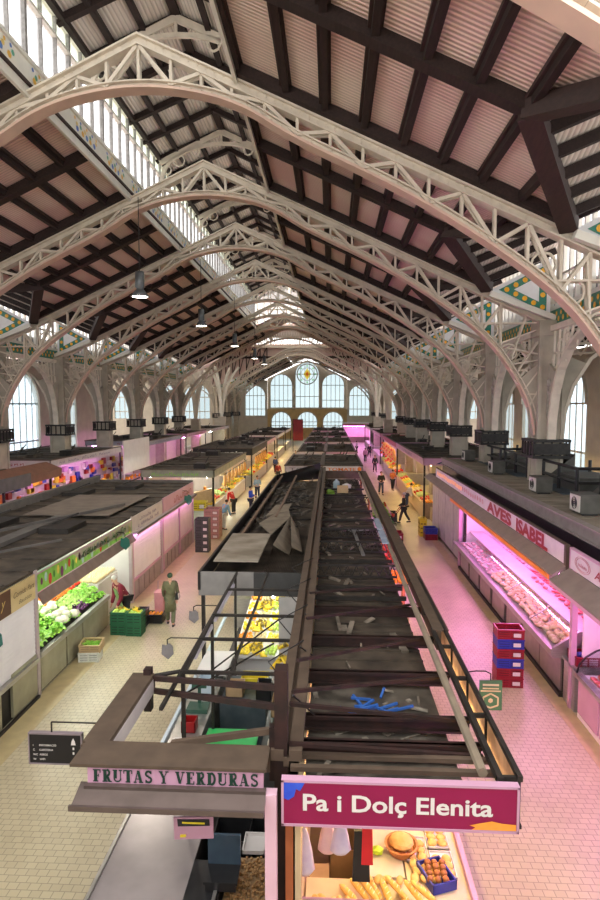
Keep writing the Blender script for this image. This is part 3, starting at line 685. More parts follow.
b = MB(); b.box(1.78,1.86,9.9,34.2,2.60,2.92); b.box(1.72,1.98,9.9,34.2,2.92,2.95); b.box(-.3,1.86,34.1,34.25,2.5,2.95); b.build('side_fascia', steel_br, st)
b = MB(); b.box(1.70,1.76,5.9,10,2.86,2.94); b.box(1.90,1.95,5.9,13,2.90,2.96); b.box(1.90,1.95,5.9,13,2.40,2.44)
for yy in (5.95,7.2,8.2,9.3,10.8,12.9): b.box(1.70,1.95,yy-.02,yy+.02,2.88,2.93); b.box(1.90,1.94,yy-.02,yy+.02,2.4,2.95)
b.build('side_rail', dkst, st)
m_ = mat('backlit_bread_photo', (.30,.14,.05), (.75,.50,.28), 3.5, .5, emit=.15, ecol=(1,.5,.25))
b = MB(); b.box(1.925,1.935,5.95,12.9,2.44,2.90); b.build('backlit_side_panel', m_, st)
for yy in (16.3, 18.2):
    b = MB(); b.box(1.42,1.60,yy,yy+1.7,2.90,2.93); b.build('skylight_strip', mat('bluish_skylight', (.30,.38,.52), (.38,.46,.60), 3, .25), st)
b = MB()
for x, y in ((-.42,6.0),(1.72,14),(1.72,20),(1.72,27),(-.40,13),(1.7,34)):
    b = MB(); b.box(x-.04,x+.04,y-.05,y+.05,0,2.5); b.build('post', mat('orange_wood_post', (.40,.12,.04), (.32,.09,.03), 4), st)
b = MB(); b.tube([(1.2,6.6,2.3),(1.2,9.8,2.3)], .03, 6); b.tube([(-.1,6.7,2.3),(1.0,6.7,2.3)], .03, 6); b.tube([(.7,11,2.3),(.7,20,2.3)], .02, 6); b.build('light_tube', warmtube, st)
b = MB(); b.box(-.36,-.30,5.95,33,0,2.45); b.box(-.3,1.6,12.0,12.06,0,2.4); b.build('partition', mat('warm_cream_panel', (.62,.48,.30), (.55,.42,.26), 3), st)
# things lying on this roof
b = MB()
for i in range(14):
    a = R.uniform(0, 6); x, y = .65+R.uniform(-.3,.3), 8.15+R.uniform(-.25,.25); b.bar((x,y,2.47+.02*(i%3)), (x+.3*math.cos(a),y+.2*math.sin(a),2.52+.02*(i%3)), .03)
b.build('tangled_net', mat('blue_net', (.02,.09,.35), (.03,.12,.42), 8), label='tangled blue net lying on the dusty bakery roof sheet', cat='net')
b = MB(); b.ico((0,0,.16), .24, 2, (1,.8,.75), wob=.12, seed=2); bag = b.build('plastic_bag', mat('translucent_white_bag', (.72,.72,.68), (.6,.6,.58), 5, .3), origin=(0,0,0), label='crumpled white plastic bag beside the wooden box on the dark roof', cat='plastic bag'); bag.location = (.78,29.3,2.53)
b = MB(); b.lathe([(.16,0),(.17,.30),(.14,.38),(.05,.44),(.05,.48)], n=14); b.build('water_jug', mat('blue_grey_jug', (.40,.52,.62), (.34,.46,.56), 4, .2), origin=(0,0,0), label='pale blue water jug standing on the dark roof near its far end', cat='jug').location = (.28,29.8,2.53)
b = MB(); b.box(-.25,.25,-.2,.2,0,.3); b.box(-.23,.23,-.18,.18,.3,.305); b.build('wooden_box', woodc, origin=(0,0,0), label='small brown wooden box on the dark roof below the plastic bag', cat='box').location = (.55,27.6,2.67)
b = MB(); b.ico((0,0,.14), .2, 2, (1,1,.7), wob=.2, seed=4); b.build('green_sack', mat('green_sack', (.18,.35,.04), (.24,.42,.06), 7), origin=(0,0,0), label='lumpy green sack on the dark roof beside the wooden box', cat='sack').location = (-.02,27.6,2.53)
b = MB(); b.bar((.9,16.2,2.60), (.75,19.2,2.64), .09, .04); b.bar((.6,19.2,2.66), (1.2,19.4,2.66), .25, .04); b.build('metal_bracket', mat('grey_galvanised', (.30,.30,.31), (.24,.24,.25), 5, .4, .5), label='grey metal bracket and strip thrown on the dark bakery roof', cat='metal scrap')
# tall dark post between the two halves and braces to the greengrocer's canopy
# ================================================================ FRUTAS Y VERDURAS stall
fs = thing('market_stall', 'greengrocer stall with a pink-lit fascia reading FRUTAS Y VERDURAS and an open roof frame', 'market stall', (-1.7,5.9,0), 'stalls of the centre island', world=True)
b = MB(); b.box(-2.70,-.65,5.84,6.28,2.95,2.985); b.box(-2.75,-.65,6.24,6.28,2.7,2.95); b.box(-2.75,-2.45,6.28,8.0,2.93,2.97); b.box(-2.75,-2.70,6.28,8.0,2.72,2.95); b.box(-2.48,-2.44,6.28,8.0,2.72,2.95); b.build('canopy_frame', steel_br, fs)
b = MB(); b.box(-2.435,-2.43,6.35,7.9,2.73,2.93); b.build('inner_sign_panel', paleb, fs)
b = MB(); b.box(-2.52,-.68,5.86,5.90,2.775,2.95); sg = b.build('sign_board', pinkw, fs)  # pink light from the bakery put into the board colour
# serif lettering built stroke by stroke
def serif_word(word, o, right, up, h, width, m, parent, depth=.008):
    W, T, SF = .30, .10, .10      # stem, thin, slab
    def stem(x): return [('b', x, 0, x+W, 1), ('b', x-.09, 0, x+W+.09, T), ('b', x-.09, 1-T, x+W+.09, 1)]
    def arc(cx, cy, rx, ry, a0, a1, w=W, n=10): return [('l', [(cx+rx*math.cos(a0+(a1-a0)*k/n), cy+ry*math.sin(a0+(a1-a0)*k/n)) for k in range(n+1)], w)]
    G = {
     'F': (stem(.1)+[('b',.3,1-T,.72,1),('b',.62,.72,.72,1),('b',.3,.47,.55,.55),('b',.50,.38,.57,.64)], .80),
     'E': (stem(.1)+[('b',.3,1-T,.72,1),('b',.62,.72,.72,1),('b',.3,.47,.55,.55),('b',.50,.38,.57,.64),('b',.3,0,.76,T),('b',.66,0,.76,.28)], .85),
     'R': (stem(.1)+[('b',.3,1-T,.5,1),('b',.3,.46,.5,.54)]+arc(.46,.74,.19,.22,-PI/2,PI/2,.19)+[('l',[(.42,.5),(.66,.05)],.22),('b',.56,0,.86,T)], .90),
     'U': ([('b',.08,.3,.08+W,1),('b',0,1-T,.42,1),('b',.66,.3,.74,1),('b',.56,1-T,.86,1)]+arc(.43,.30,.29,.24,PI,2*PI,.13), .92),
     'T': ([('b',.28,0,.28+W,1),('b',.18,0,.62,T),('b',0,1-T,.80,1),('b',0,.7,.08,1),('b',.72,.7,.80,1)], .86),
     'A': ([('l',[(.12,0),(.40,1)],.08),('l',[(.42,.98),(.68,.02)],.25),('b',.22,.27,.6,.35),('b',0,0,.28,T),('b',.48,0,.88,T)], .92),
     'S': (arc(.38,.74,.24,.20,PI*.1,PI*1.5,.17)+arc(.38,.27,.25,.21,-PI*.9,PI*.5,.17)+[('b',.58,.72,.66,1),('b',.1,0,.18,.28)], .76),
     'Y': ([('l',[(.14,1),(.42,.45)],.24),('l',[(.74,1),(.44,.45)],.08),('b',.32,0,.54,.5),('b',.22,0,.64,T),('b',0,1-T,.34,1),('b',.58,1-T,.88,1)], .92),
     'V': ([('l',[(.16,1),(.42,.04)],.25),('l',[(.72,1),(.44,.04)],.08),('b',0,1-T,.36,1),('b',.56,1-T,.86,1)], .90),
     'D': (stem(.1)+[('b',.3,1-T,.45,1),('b',.3,0,.45,T)]+arc(.42,.5,.30,.44,-PI/2,PI/2,.20), .92),
     'I': (stem(.1), .50), 'B': (stem(.1)+arc(.44,.75,.19,.20,-PI/2,PI/2,.18)+arc(.44,.27,.23,.22,-PI/2,PI/2,.19), .85),
     'L': (stem(.1)+[('b',.3,0,.72,T),('b',.62,0,.72,.3)], .80), ' ': ([], .45)}
    x = 0; prims = []
    for ch in word:
        g, adv = G[ch]
        for p in g:
            if p[0] == 'b': prims.append([(x+p[1],p[2]),(x+p[3],p[2]),(x+p[3],p[4]),(x+p[1],p[4])])
            else:
                pts, w = p[1], p[2]
                for (xa,ya),(xb,yb) in zip(pts, pts[1:]):
                    L = math.hypot(xb-xa, yb-ya) or 1; nx, ny = -(yb-ya)/L*w/2, (xb-xa)/L*w/2; ex, ey = (xb-xa)/L*.02, (yb-ya)/L*.02
                    if abs(yb-ya) > .5: nx, ny = (w/2, 0); ex = ey = 0
                    prims.append([(x+xa+nx-ex,ya+ny-ey),(x+xa-nx-ex,ya-ny-ey),(x+xb-nx+ex,yb-ny+ey),(x+xb+nx+ex,yb+ny+ey)])
        x += adv+.06
    sx = width/x; r = Vector(right); u = Vector(up); n = r.cross(u); O = Vector(o); mb = MB()
    for i, q in enumerate(prims):
        mb.add([O+r*a*sx+u*c*h+n*(depth+.0002*(i % 5)) for a, c in q], [(0,1,2,3)])
    return mb.build('lettering', m, parent)
serif_word('FRUTAS Y VERDURAS', (-2.46,5.86,2.792), (1,0,0), (0,0,1), .135, 1.74, mat('dark_green_letter', (.004,.03,.02), (.006,.04,.025), 4), sg)
b = MB(); b.hexa([(-2.60,5.62,2.64),(-.65,5.62,2.64),(-.65,5.88,2.69),(-2.60,5.88,2.69)], [(-2.60,5.62,2.675),(-.65,5.62,2.675),(-.65,5.88,2.77),(-2.60,5.88,2.77)]); b.box(-2.62,-.65,5.60,5.63,2.635,2.69); b.box(-2.54,-.65,5.80,5.86,2.74,2.775); b.build('metal_hood', mat('brown_grey_metal', (.17,.13,.12), (.13,.10,.09), 3, .35, .5), fs)
b = MB(); b.box(-.66,-.54,5.80,5.92,0,2.74); b.build('pink_post', mat('pink_lit_post_paint', (.78,.50,.62), (.72,.46,.57), 3, .4), fs)
b = MB(); b.box(-.60,-.46,6.22,6.42,0,3.85); b.box(-.66,-.60,6.25,6.35,2.6,3.2); b.build('tall_post', rust, fs)
b = MB(); b.box(-2.58,-2.48,7.92,8.04,2.45,3.05); b.build('corner_post', rust, fs)
for p, q in (((-.55,6.32,3.62),(-2.5,8.0,2.90)), ((-.55,6.32,3.40),(-2.5,8.0,2.72)), ((-.55,6.32,3.15),(-1.75,6.3,2.96))):
    b = MB(); b.bar(p, q, .06, .065); b.build('brace', steel_br if q[2] > 2.95 else rust, fs)
# thin roof grid further back
b = MB(); b.tube([(-2.6,8.0,2.9),(-2.05,8.2,2.93),(-2.1,11.3,2.93)], .03, 6); b.bar((-2.10,7.1,2.93), (-2.10,13.2,2.93), .045); b.bar((-1.40,7.8,2.93), (-1.40,13.2,2.93), .04)
for yy in (8.1, 9.3, 10.4, 11.9): b.bar((-2.10,yy,2.95), (-.5,yy,2.95), .045)
b.bar((-2.10,8.1,2.6), (-.9,9.3,2.9), .02); b.bar((-2.0,9.5,2.3), (-.9,10.4,2.9), .02)
for yy in (8.2, 10.3, 12.9): b.box(-2.12,-2.07,yy-.03,yy+.03,.9,2.95)
b.build('roof_grid', dkst, fs)
b = MB(); b.bar((-2.12,8.9,2.82), (-2.12,10.2,2.82), .12, .07); b.bar((-2.12,10.5,2.82), (-2.12,12.6,2.82), .12, .07); b.build('lamp_batten', mat('mauve_grey_enamel', (.52,.48,.56), (.46,.42,.50), 3, .3), fs)
b = MB(); b.box(-2.78,-1.72,4.2,8.0,.0,.93); b.build('counter_base', dkst, fs)
b = MB(); b.box(-2.80,-1.70,4.2,8.2,.93,.97); b.build('counter_top', mat('reflecting_grey_counter', (.36,.32,.32), (.26,.23,.23), 1.2, .25, .2), fs)  # grey reflection of the glass top put into its colour
b = MB(); b.box(-2.83,-2.79,4.2,8.2,.93,1.0); b.box(-1.36,-1.32,4.6,6.6,.93,1.0); b.build('steel_edge', steel, fs)
b = MB(); b.box(-2.85,-2.25,8.4,13.2,0,.92); b.build('side_counter', steel, fs)
b = MB(); b.box(-2.88,-2.82,8.3,16,.92,.98); b.build('bright_edge', mat('pale_blue_edge', (.55,.65,.72), (.5,.6,.68), 4, .3), fs)
b = MB(); b.box(-1.15,-.5,13.05,13.1,0,2.42); b.box(-.62,-.58,6.6,33,0,2.85); b.build('partition', mat('grey_white_partition', (.48,.46,.45), (.40,.39,.38), 3), fs)
b = MB(); b.box(-1.3,-.62,4.6,9.0,0,.3); b.build('plinth', dkst, fs)
b = MB(); b.tube([(-2.0,14.2,2.4),(-2.0,17.5,2.4)], .03, 6); b.tube([(-1.3,13.3,2.35),(-1.3,16.5,2.35)], .03, 6); b.build('light_tube', whitetube, fs)
# objects in the greengrocer's stall
c = thing('notice_card', 'pink notice card with a black panel hanging under the greengrocer hood', 'notice', (-1.43,6.0,2.08))
b = MB(); b.hexa([(-.22,-.01,0),(.20,-.01,.03),(.20,.01,.03),(-.22,.01,0)], [(-.21,-.07,.29),(.21,-.07,.31),(.21,-.05,.31),(-.21,-.05,.29)]); b.build('card', pinkw, c)
b = MB(); b.hexa([(-.17,-.052,.18),(.17,-.052,.20),(.17,-.046,.20),(-.17,-.046,.18)], [(-.17,-.072,.27),(.17,-.072,.285),(.17,-.066,.285),(-.17,-.066,.27)]); b.build('black_panel', blackp, c)
b = MB(); b.box(-.12,.12,-.068,-.066,.225,.245); b.bar((-.15,-.03,.06), (-.09,-.03,.065), .02); b.build('yellow_line', yelpl, c)
b = MB(); b.bar((-.1,-.05,.3), (-.1,-.05,.62), .01); b.bar((.1,-.05,.3), (.1,-.05,.62), .01); b.build('hanging_wires', dkst, c)
c = thing('weighing_scale', 'dark electronic weighing scale with a bluish screen behind the pink card', 'scale', (-1.28,6.75,.98), None)
b = MB(); b.box(-.18,.18,-.15,.15,0,.1); b.box(-.2,.2,-.17,.17,.1,.13); b.build('body', blackpl, c)
b = MB(); b.box(-.2,.2,.12,.16,.12,.5); b.build('display', mat('blue_grey_screen', (.05,.08,.12), (.06,.10,.14), 5, .2), c)
b = MB(); b.box(-1.70,-1.30,6.3,7.1,.0,.97); b.build('scale_stand', blackpl, label='black stand carrying the weighing scale beside the grey counter', cat='stand')
b = MB(); b.box(-1.28,-.72,4.7,7.4,.3,.78); b.build('nut_bin', cardb, label='long brown bin of nuts next to the pink post', cat='bin')
b = MB()
for i in range(900): b.ico((R.uniform(-1.25,-.75), R.uniform(4.8,7.35), .79+R.uniform(0,.05)), .022, 1)
b.build('nuts', mat('brown_nuts', (.30,.15,.06), (.50,.30,.12), 30, .6), label='heap of small brown nuts filling the long bin', cat='nuts', kind='stuff')
c = thing('directory_sign', 'black hanging directory board with white lines of text beside the canopy arm', 'sign', (-3.40,7.0,2.26))
b = MB(); b.box(-.33,.33,-.02,.02,0,.37); b.build('board', mat('sign_black', (.004,.004,.008), (.007,.007,.010), 4, .35), c)
b = MB(); b.box(-.34,.34,-.03,.03,.37,.39); b.box(-.34,.34,-.03,.03,-.015,0); b.box(-.34,-.325,-.03,.03,0,.38); b.box(.325,.34,-.03,.03,0,.38); b.build('frame', mat('mauve_metal', (.30,.24,.27), (.24,.2,.22), 4, .4, .3), c)
b = MB(); b.bar((-.05,0,.39), (-.05,0,.52), .014); b.bar((-.05,0,.52), (.62,0,.52), .014); b.bar((.62,0,.52), (.66,0,.70), .014); b.build('bracket', dkst, c)
for i, tx in enumerate(('INFORMACIÓ', 'CAFETERIA', 'ASEOS', 'WIFI')):
    for (s_, xx) in ((('i', 'C', 'WC', 'W')[i], -.28), (tx, -.20)):
        t_ = text(s_, (xx,-.021,.22-.06*i), (1,0,0), (0,0,1), .026, whitep, c, bold=.01)
b = MB(); b.add([(.20,-.023,.24),(.26,-.023,.24),(.25,-.023,.29),(.23,-.023,.33),(.21,-.023,.29)], [tuple(range(5))]); b.box(.22,.24,-.024,-.022,.18,.21); b.box(.22,.24,-.024,-.022,.12,.15); b.build('emblem', whitep, c)
def plaque(loc, lab, s=1, m=None, side=1, arm=.55, name='hanging_plaque'):
    c = thing(name, lab, 'hanging sign', loc, 'hanging stall number plaques')
    P = [(-.16,0),(.02,-.14),(.16,.0),(.14,.22),(.04,.30),(-.04,.24),(-.14,.26)]
    b = MB(); b.prism([(x*s, z*s) for x, z in P], 'y', -.012, .012); b.build('plate', m or mat('grey_plaque', (.24,.23,.24), (.19,.18,.19), 5, .4, .3), c)
    b = MB(); b.tube([(0,0,.26*s),(0,0,.40*s),(side*.06,0,.45*s),(side*arm,0,.45*s)], .012, 5); b.build('bracket', dkst, c); return c
plaque((-2.68,11.4,2.50), 'grey shield-shaped plaque on a bracket nearest the cream roof sheet', .62)
plaque((-2.68,9.5,2.60), 'grey shield-shaped plaque on a bracket over the bare aisle floor', .62)
c = thing('hanging_sign', 'green hanging sign with a cream hexagon on the butcher side of the bakery', 'hanging sign', (2.42,8.9,2.10))
b = MB(); b.box(-.17,.17,-.015,.015,0,.46); b.build('board', mat('sage_green_board', (.045,.11,.055), (.06,.14,.07), 4, .4), c)
b = MB()
hx = [(0,.04),(.11,.08),(.11,.20),(0,.26),(-.11,.20),(-.11,.08),(0,.04)]
for (xa,za),(xb,zb) in zip(hx, hx[1:]): b.bar((xa,-.018,za), (xb,-.018,zb), .022, .01, up=(0,1,0))
b.ico((0,-.016,.15), .04, 1, (1,.2,1)); b.box(-.12,.12,-.02,-.016,.38,.41); b.box(-.12,.12,-.02,-.016,.33,.35); b.box(-.15,.15,-.02,-.016,.29,.31); b.build('emblem', mat('cream_print', (.40,.30,.18), (.55,.42,.28), 5), c)
b = MB(); b.tube([(0,0,.46),(0,0,.56),(-.08,0,.60),(-.22,0,.60),(-.48,0,.56)], .01, 5); b.build('bracket', dkst, c)
# bin, boxes and clutter inside the greengrocer's stall
c = thing('plastic_bin', 'bright green plastic bin under the roof braces', 'bin', (-1.72,9.9,.3)); b = MB()
b.hexa([(-.36,-.3,0),(.36,-.3,0),(.36,.3,0),(-.36,.3,0)], [(-.42,-.36,.55),(.42,-.36,.55),(.42,.36,.55),(-.42,.36,.55)]); b.build('body', brightgreen, c)
b = MB(); b.box(-.46,.46,-.40,.40,.55,.60); b.build('rim', brightgreen, c)
b = MB(); b.box(-2.2,-1.0,9.2,10.5,0,.3); b.build('pallet', blackpl, label='low black pallet under the bright green bin', cat='pallet')
def obox(name, lab, cat, x, y, z, sx, sy, sz, m, group=None, lidm=None):
    c = thing(name, lab, cat, (x,y,z), group); b = MB(); b.box(-sx/2,sx/2,-sy/2,sy/2,0,.01); t = .015
    for a in ((-sx/2,sx/2,-sy/2,-sy/2+t),(-sx/2,sx/2,sy/2-t,sy/2),(-sx/2,-sx/2+t,-sy/2,sy/2),(sx/2-t,sx/2,-sy/2,sy/2)): b.box(*a, 0, sz)
    b.build('walls', m, c)
    if lidm: b = MB(); b.hexa([(-sx/2,-sy/2,sz),(sx/2,-sy/2,sz),(sx/2,-sy/2-.0+.02,sz),(-sx/2,-sy/2+.02,sz)], [(-sx/2,-sy/2-.15,sz+.08),(sx/2,-sy/2-.15,sz+.08),(sx/2,-sy/2-.13,sz+.08),(-sx/2,-sy/2-.13,sz+.08)]); b.build('flap', lidm, c)
    return c
obox('cardboard_box', 'open cardboard box with white flaps in front of the green bin', 'box', -1.35,8.6,.9,.5,.4,.3, cardb, lidm=whitep)
obox('cardboard_box', 'open cardboard box next to the dark tall post, under the bananas', 'box', -.85,10.6,1.1,.42,.5,.22, cardb)
obox('cardboard_box', 'pale cardboard carton standing below the open carton by the partition', 'box', -.82,9.1,1.0,.34,.3,.34, mat('pale_carton', (.60,.54,.46), (.52,.47,.40), 5))
b = MB(); b.box(-1.15,-.62,8.3,11.2,0,1.0); b.build('low_cabinet', blackpl, label='black low cabinet against the partition carrying cardboard boxes', cat='cabinet')
b = MB(); b.box(-1.60,-1.15,8.35,9.0,0,.9); b.build('box_stand', rust, label='dark stand under the box with white flaps', cat='stand')
b = MB(); b.box(-2.15,-1.25,11.2,12.4,0,.9); b.build('work_table', mat('blue_black_table', (.05,.07,.08), (.08,.10,.11), 4, .3), label='dark work table between the green bin and the fruit display', cat='table')
obox('plastic_crate', 'yellow plastic crate on the dark work table', 'crate', -1.55,12.0,.9,.55,.36,.22, yelpl)
b = MB(); b.box(-.2,.2,-.16,.16,0,.08); b.box(-.03,.03,.1,.14,.08,.4); b.box(-.14,.14,.08,.12,.38,.52); b.build('cash_register', mat('dark_green_register', (.02,.07,.05), (.03,.09,.06), 5, .3), origin=(0,0,0), label='dark green till on the steel side counter', cat='till').location = (-2.5,10.9,.92)
b = MB(); b.box(-2.85,-2.2,12.2,13.4,.98,1.02); b.box(-2.85,-2.80,12.2,13.4,.5,1.0); b.build('white_worktop', whitep, label='white worktop at the end of the steel side counter', cat='worktop')
b = MB(); b.lathe([(.12,0),(.18,.3),(.13,.5),(.06,.6)], n=10); b.build('white_sack', mat('white_sack', (.60,.56,.52), (.52,.48,.45), 5), origin=(0,0,0), label='tall white sack hanging below the bananas by the partition', cat='sack').location = (-.80,9.9,1.7)
# ---- the roofed part behind
rb_ = thing('market_stall', 'roofed fruit stall of the centre island covered with dusty sheets and planks', 'market stall', (-1.8,13.2,0), 'stalls of the centre island', world=True)
b = MB(); b.box(-2.95,-.66,13.2,33,2.44,2.5); 
for k in range(24): b.box(-1.7+k*.045,-1.68+k*.045,13.3,19,2.5,2.53)
b.build('roof_deck', grime, rb_)
b = MB(); b.box(-2.97,-1.72,13.12,13.2,2.42,2.95); b.box(-2.35,-2.33,13.11,13.13,2.42,2.95); b.build('front_fascia', mat('grey_fascia', (.24,.23,.22), (.19,.18,.175), 3, .5), rb_)
b = MB(); b.box(-1.72,-.66,13.12,13.2,2.42,2.95); b.build('dark_fascia', mat('dark_fascia', (.045,.045,.045), (.03,.03,.03), 3), rb_)
b = MB(); b.hexa([(-2.98,13.1,2.55),(-2.92,13.1,2.55),(-2.92,32,2.55),(-2.98,32,2.55)], [(-2.98,13.1,2.96),(-2.92,13.1,2.96),(-2.92,32,2.96),(-2.98,32,2.96)])
b.add([(-2.9,32,2.5),(-.6,34,2.5),(-.6,34,3.42),(-2.9,31.8,2.96),(-2.9,32.1,2.5),(-.6,34.1,2.5),(-.6,34.1,3.42),(-2.9,31.9,2.96)], [(0,1,2,3),(4,7,6,5),(3,2,6,7)]); b.build('black_edge', blackp, rb_)
b = MB(); b.hexa([(-2.82,14.1,2.93),(-1.74,14.1,2.93),(-1.74,17.2,2.93),(-2.86,17.2,2.93)], [(-2.82,14.1,2.96),(-1.74,14.1,2.96),(-1.74,17.2,2.96),(-2.86,17.2,2.96)]); b.build('dusty_sheet', mat('tan_dusty_sheet', (.20,.165,.12), (.34,.30,.24), 1.6, .8, detail=8), rb_)
for x in (-2.6, -1.85):
    b = MB(); b.box(x-.04,x+.04,17.3 if x < -2 else 20,32,2.86,2.94); b.build('plank', mat('brown_plank', (.16,.10,.065), (.20,.13,.09), 5, .7, stretch=(5,1,5)), rb_)
for k in range(9):
    b = MB(); y = 18+k*1.55; b.box(-2.88,-2.68,y,y+1.3,2.5,2.72); b.build('roof_box', dkst, rb_)
for P in ([(-1.55,15.9,2.95),(-1.15,16.4,2.56),(-1.05,19.5,2.6),(-1.35,19.9,3.0)], [(-1.35,19.9,3.0),(-1.05,19.5,2.6),(-.78,16.2,2.7),(-1.05,15.9,2.9)], [(-1.75,17.4,2.9),(-1.35,19.9,2.95),(-1.6,22.2,2.95),(-2.3,19,2.9)], [(-2.2,20.2,2.93),(-1.55,21,2.95),(-1.5,22.9,2.9),(-2.1,22.6,2.9)]):
    b = MB(); b.add(P+[(x,y,z-.03) for x,y,z in P], [(0,1,2,3),(7,6,5,4),(0,4,5,1),(1,5,6,2),(2,6,7,3),(3,7,4,0)]); b.build('loose_panel', mat('loose_tan_panel', (.17,.14,.105), (.24,.20,.15), 3, .8, detail=7), rb_)
b = MB()
for i in range(60):
    x, y = R.uniform(-2.5,-.8), R.uniform(19,31); a = R.uniform(0, PI); l = R.uniform(.15,.5); b.bar((x,y,2.54+R.uniform(0,.3)), (x+l*math.cos(a),y+l*math.sin(a)*2,2.54+R.uniform(0,.35)), R.uniform(.02,.1), R.uniform(.02,.1))
b.build('roof_debris', mat('roof_debris', (.07,.06,.05), (.16,.14,.12), 6), rb_, kind='stuff')
for j in range(6):
    b = MB(); pts = [(R.uniform(-2.4,-.7)+.2*math.sin(t*2+j), 18+j*1.5+t*1.2, 2.75+.15*math.sin(t*3+j)) for t in (0,.5,1,1.5,2,2.5,3)]; b.tube(pts, .018, 5); b.build('cable', blackp, rb_)
b = MB()
for x, y in ((-2.9,13.3),(-2.9,19),(-2.9,26),(-2.9,32)):
    b = MB(); b.box(x-.04,x+.04,y-.04,y+.04,0,2.45); b.build('post', dkst, rb_)
b = MB(); b.box(-2.9,-2.2,17.5,32,0,.9); b.build('counter', steel, rb_)
b = MB(); b.tube([(-2.3,20,2.35),(-2.3,31,2.35)], .03, 6); b.build('light_tube', warmtube, rb_)
# cables slung over the ridge
for j in range(4):
    b = MB(); y0 = 7+j*1.7; b.tube([(-.45,y0,3.2-.1*j),(-.2,y0+.4,2.75),(-.5,y0+1.0,2.70),(-.9,y0+1.5,2.95),(-.42,y0+2.2,3.0)], .012, 5); b.build('loose_cable', blackp, label='black cable looped over the ridge beams, %s from the viewer' % ORD[j], cat='cable', group='loose cables on the ridge')

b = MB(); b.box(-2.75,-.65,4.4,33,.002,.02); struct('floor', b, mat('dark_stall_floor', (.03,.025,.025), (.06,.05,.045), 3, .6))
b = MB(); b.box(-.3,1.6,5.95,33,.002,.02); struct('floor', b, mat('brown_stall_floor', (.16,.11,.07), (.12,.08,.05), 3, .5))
b = MB()
for y in (6.5,9.2,12.4,16,20,24,28,32): b.tube([(2.02,y,2.36),(2.02,y+1.5,2.36)], .03, 6)
b.build('outer_fill_tube', pinktube, st)  # added pink fill tubes that tint the aisle floor

for i, (nm, m_, x, y, z, sx, sy, sz) in enumerate((('black',blackpl,-1.35,7.9,.3,.5,.5,.5),('pale',whitep,-1.0,7.6,.8,.3,.35,.06),('brown',cardb,-1.9,11.6,.9,.35,.3,.25),('black',blackpl,-1.3,11.5,.9,.3,.4,.3),('white',whitep,-2.45,9.4,.92,.35,.45,.18),('dark red',redp,-2.5,10.2,.92,.25,.25,.2),('pale blue',MATS['pale_blue_edge'],-2.5,11.7,.92,.3,.35,.3),('green',greenpl,-2.5,8.8,.92,.3,.3,.15))):
    obox('storage_box', '%s open box in the greengrocer stall, %s' % (nm, ('on the floor by the scale','lying flat behind the scale','on the dark work table corner','beside the yellow crate','on the steel counter, low and wide','on the steel counter beside the till','near the white worktop','at the near end of the steel counter')[i]), 'box', x, y, z, sx, sy, sz, m_)
b = MB(); b.box(-1.65,-1.05,7.55,8.25,0,.3); b.build('box_stand', dkst, label='dark stand on the stall floor behind the scale', cat='stand')
b = MB()
for i in range(70):
    x, y = R.uniform(-.2,1.4), R.uniform(9.2,33); a = R.uniform(0, PI); l = R.uniform(.08,.5); b.bar((x,y,2.52), (x+l*math.cos(a),y+l*math.sin(a)*1.6,2.53+R.uniform(0,.05)), R.uniform(.02,.12), R.uniform(.01,.06))
b.build('roof_litter', mat('roof_litter', (.10,.085,.065), (.24,.20,.16), 5), label='scattered scraps on the long dark bakery roof', cat='litter', kind='stuff')
b = MB()
for i in range(26):
    x, y = R.uniform(-.2,1.4), R.uniform(6.1,8.8); a = R.uniform(0, PI); l = R.uniform(.06,.3); b.bar((x,y,2.465), (x+l*math.cos(a),y+l*math.sin(a),2.47+R.uniform(0,.03)), R.uniform(.02,.10), .015)
b.build('roof_litter', mat('pale_litter', (.30,.27,.22), (.12,.10,.08), 7), label='pale scraps and dirt on the nearest dusty roof sheet', cat='litter', kind='stuff')
# ================================================================ produce prototypes
def veg(name, lab, cat, group, mk): o = mk(); tag(o, lab, cat, group); return o
PL = []          # placements handled at the end
def one(name, mats, fn, parts=()):
    """a prototype thing with its parts"""
    def mk(label, cat, group):
        if not parts:
            b = MB(); b.sm = True; fn(b); return b.build(name, mats, origin=(0,0,0), label=label, cat=cat, group=group)
        t = thing(name, label, cat, (0,0,0), group); b = MB(); b.sm = True; fn(b); b.build(parts[0][0], mats, t)
        for pn, pm, pf in parts[1:]:
            c = MB(); c.sm = True; pf(c); c.build(pn, pm, t)
        return t
    return mk
def ring_leaves(b, n, r, h, w, curl=.5, z0=0):
    for k in range(n):
        a = 2*PI*k/n; c, s = math.cos(a), math.sin(a); L = [(0,w*.3,z0),(.5*r,w*.5,z0+h*.6),(r,w*.4,z0+h),(r*1.25,w*.12,z0+h*curl)]
        vs = []
        for d, ww, z in L: vs += [(d*c-ww*s, d*s+ww*c, z), (d*c*.92, d*s*.92, z+.01), (d*c+ww*s, d*s-ww*c, z)]
        b.add(vs, [(i*3+j, i*3+j+1, (i+1)*3+j+1, (i+1)*3+j) for i in range(3) for j in range(2)])
lg = mat('lettuce_green', (.16,.48,.03), (.42,.72,.10), 9, .5); dg_ = mat('dark_leaf_green', (.02,.14,.03), (.05,.24,.05), 9, .5)
lettuce = one('lettuce', lg, lambda b: (ring_leaves(b,8,.15,.07,.12), ring_leaves(b,6,.10,.13,.10,.8), ring_leaves(b,4,.05,.16,.08,.9), b.ico((0,0,.06),.07,1,wob=.2)))
cabbage = one('cabbage', dg_, lambda b: (b.ico((0,0,.11),.12,2,wob=.1,seed=3), ring_leaves(b,7,.13,.08,.13,.9)))
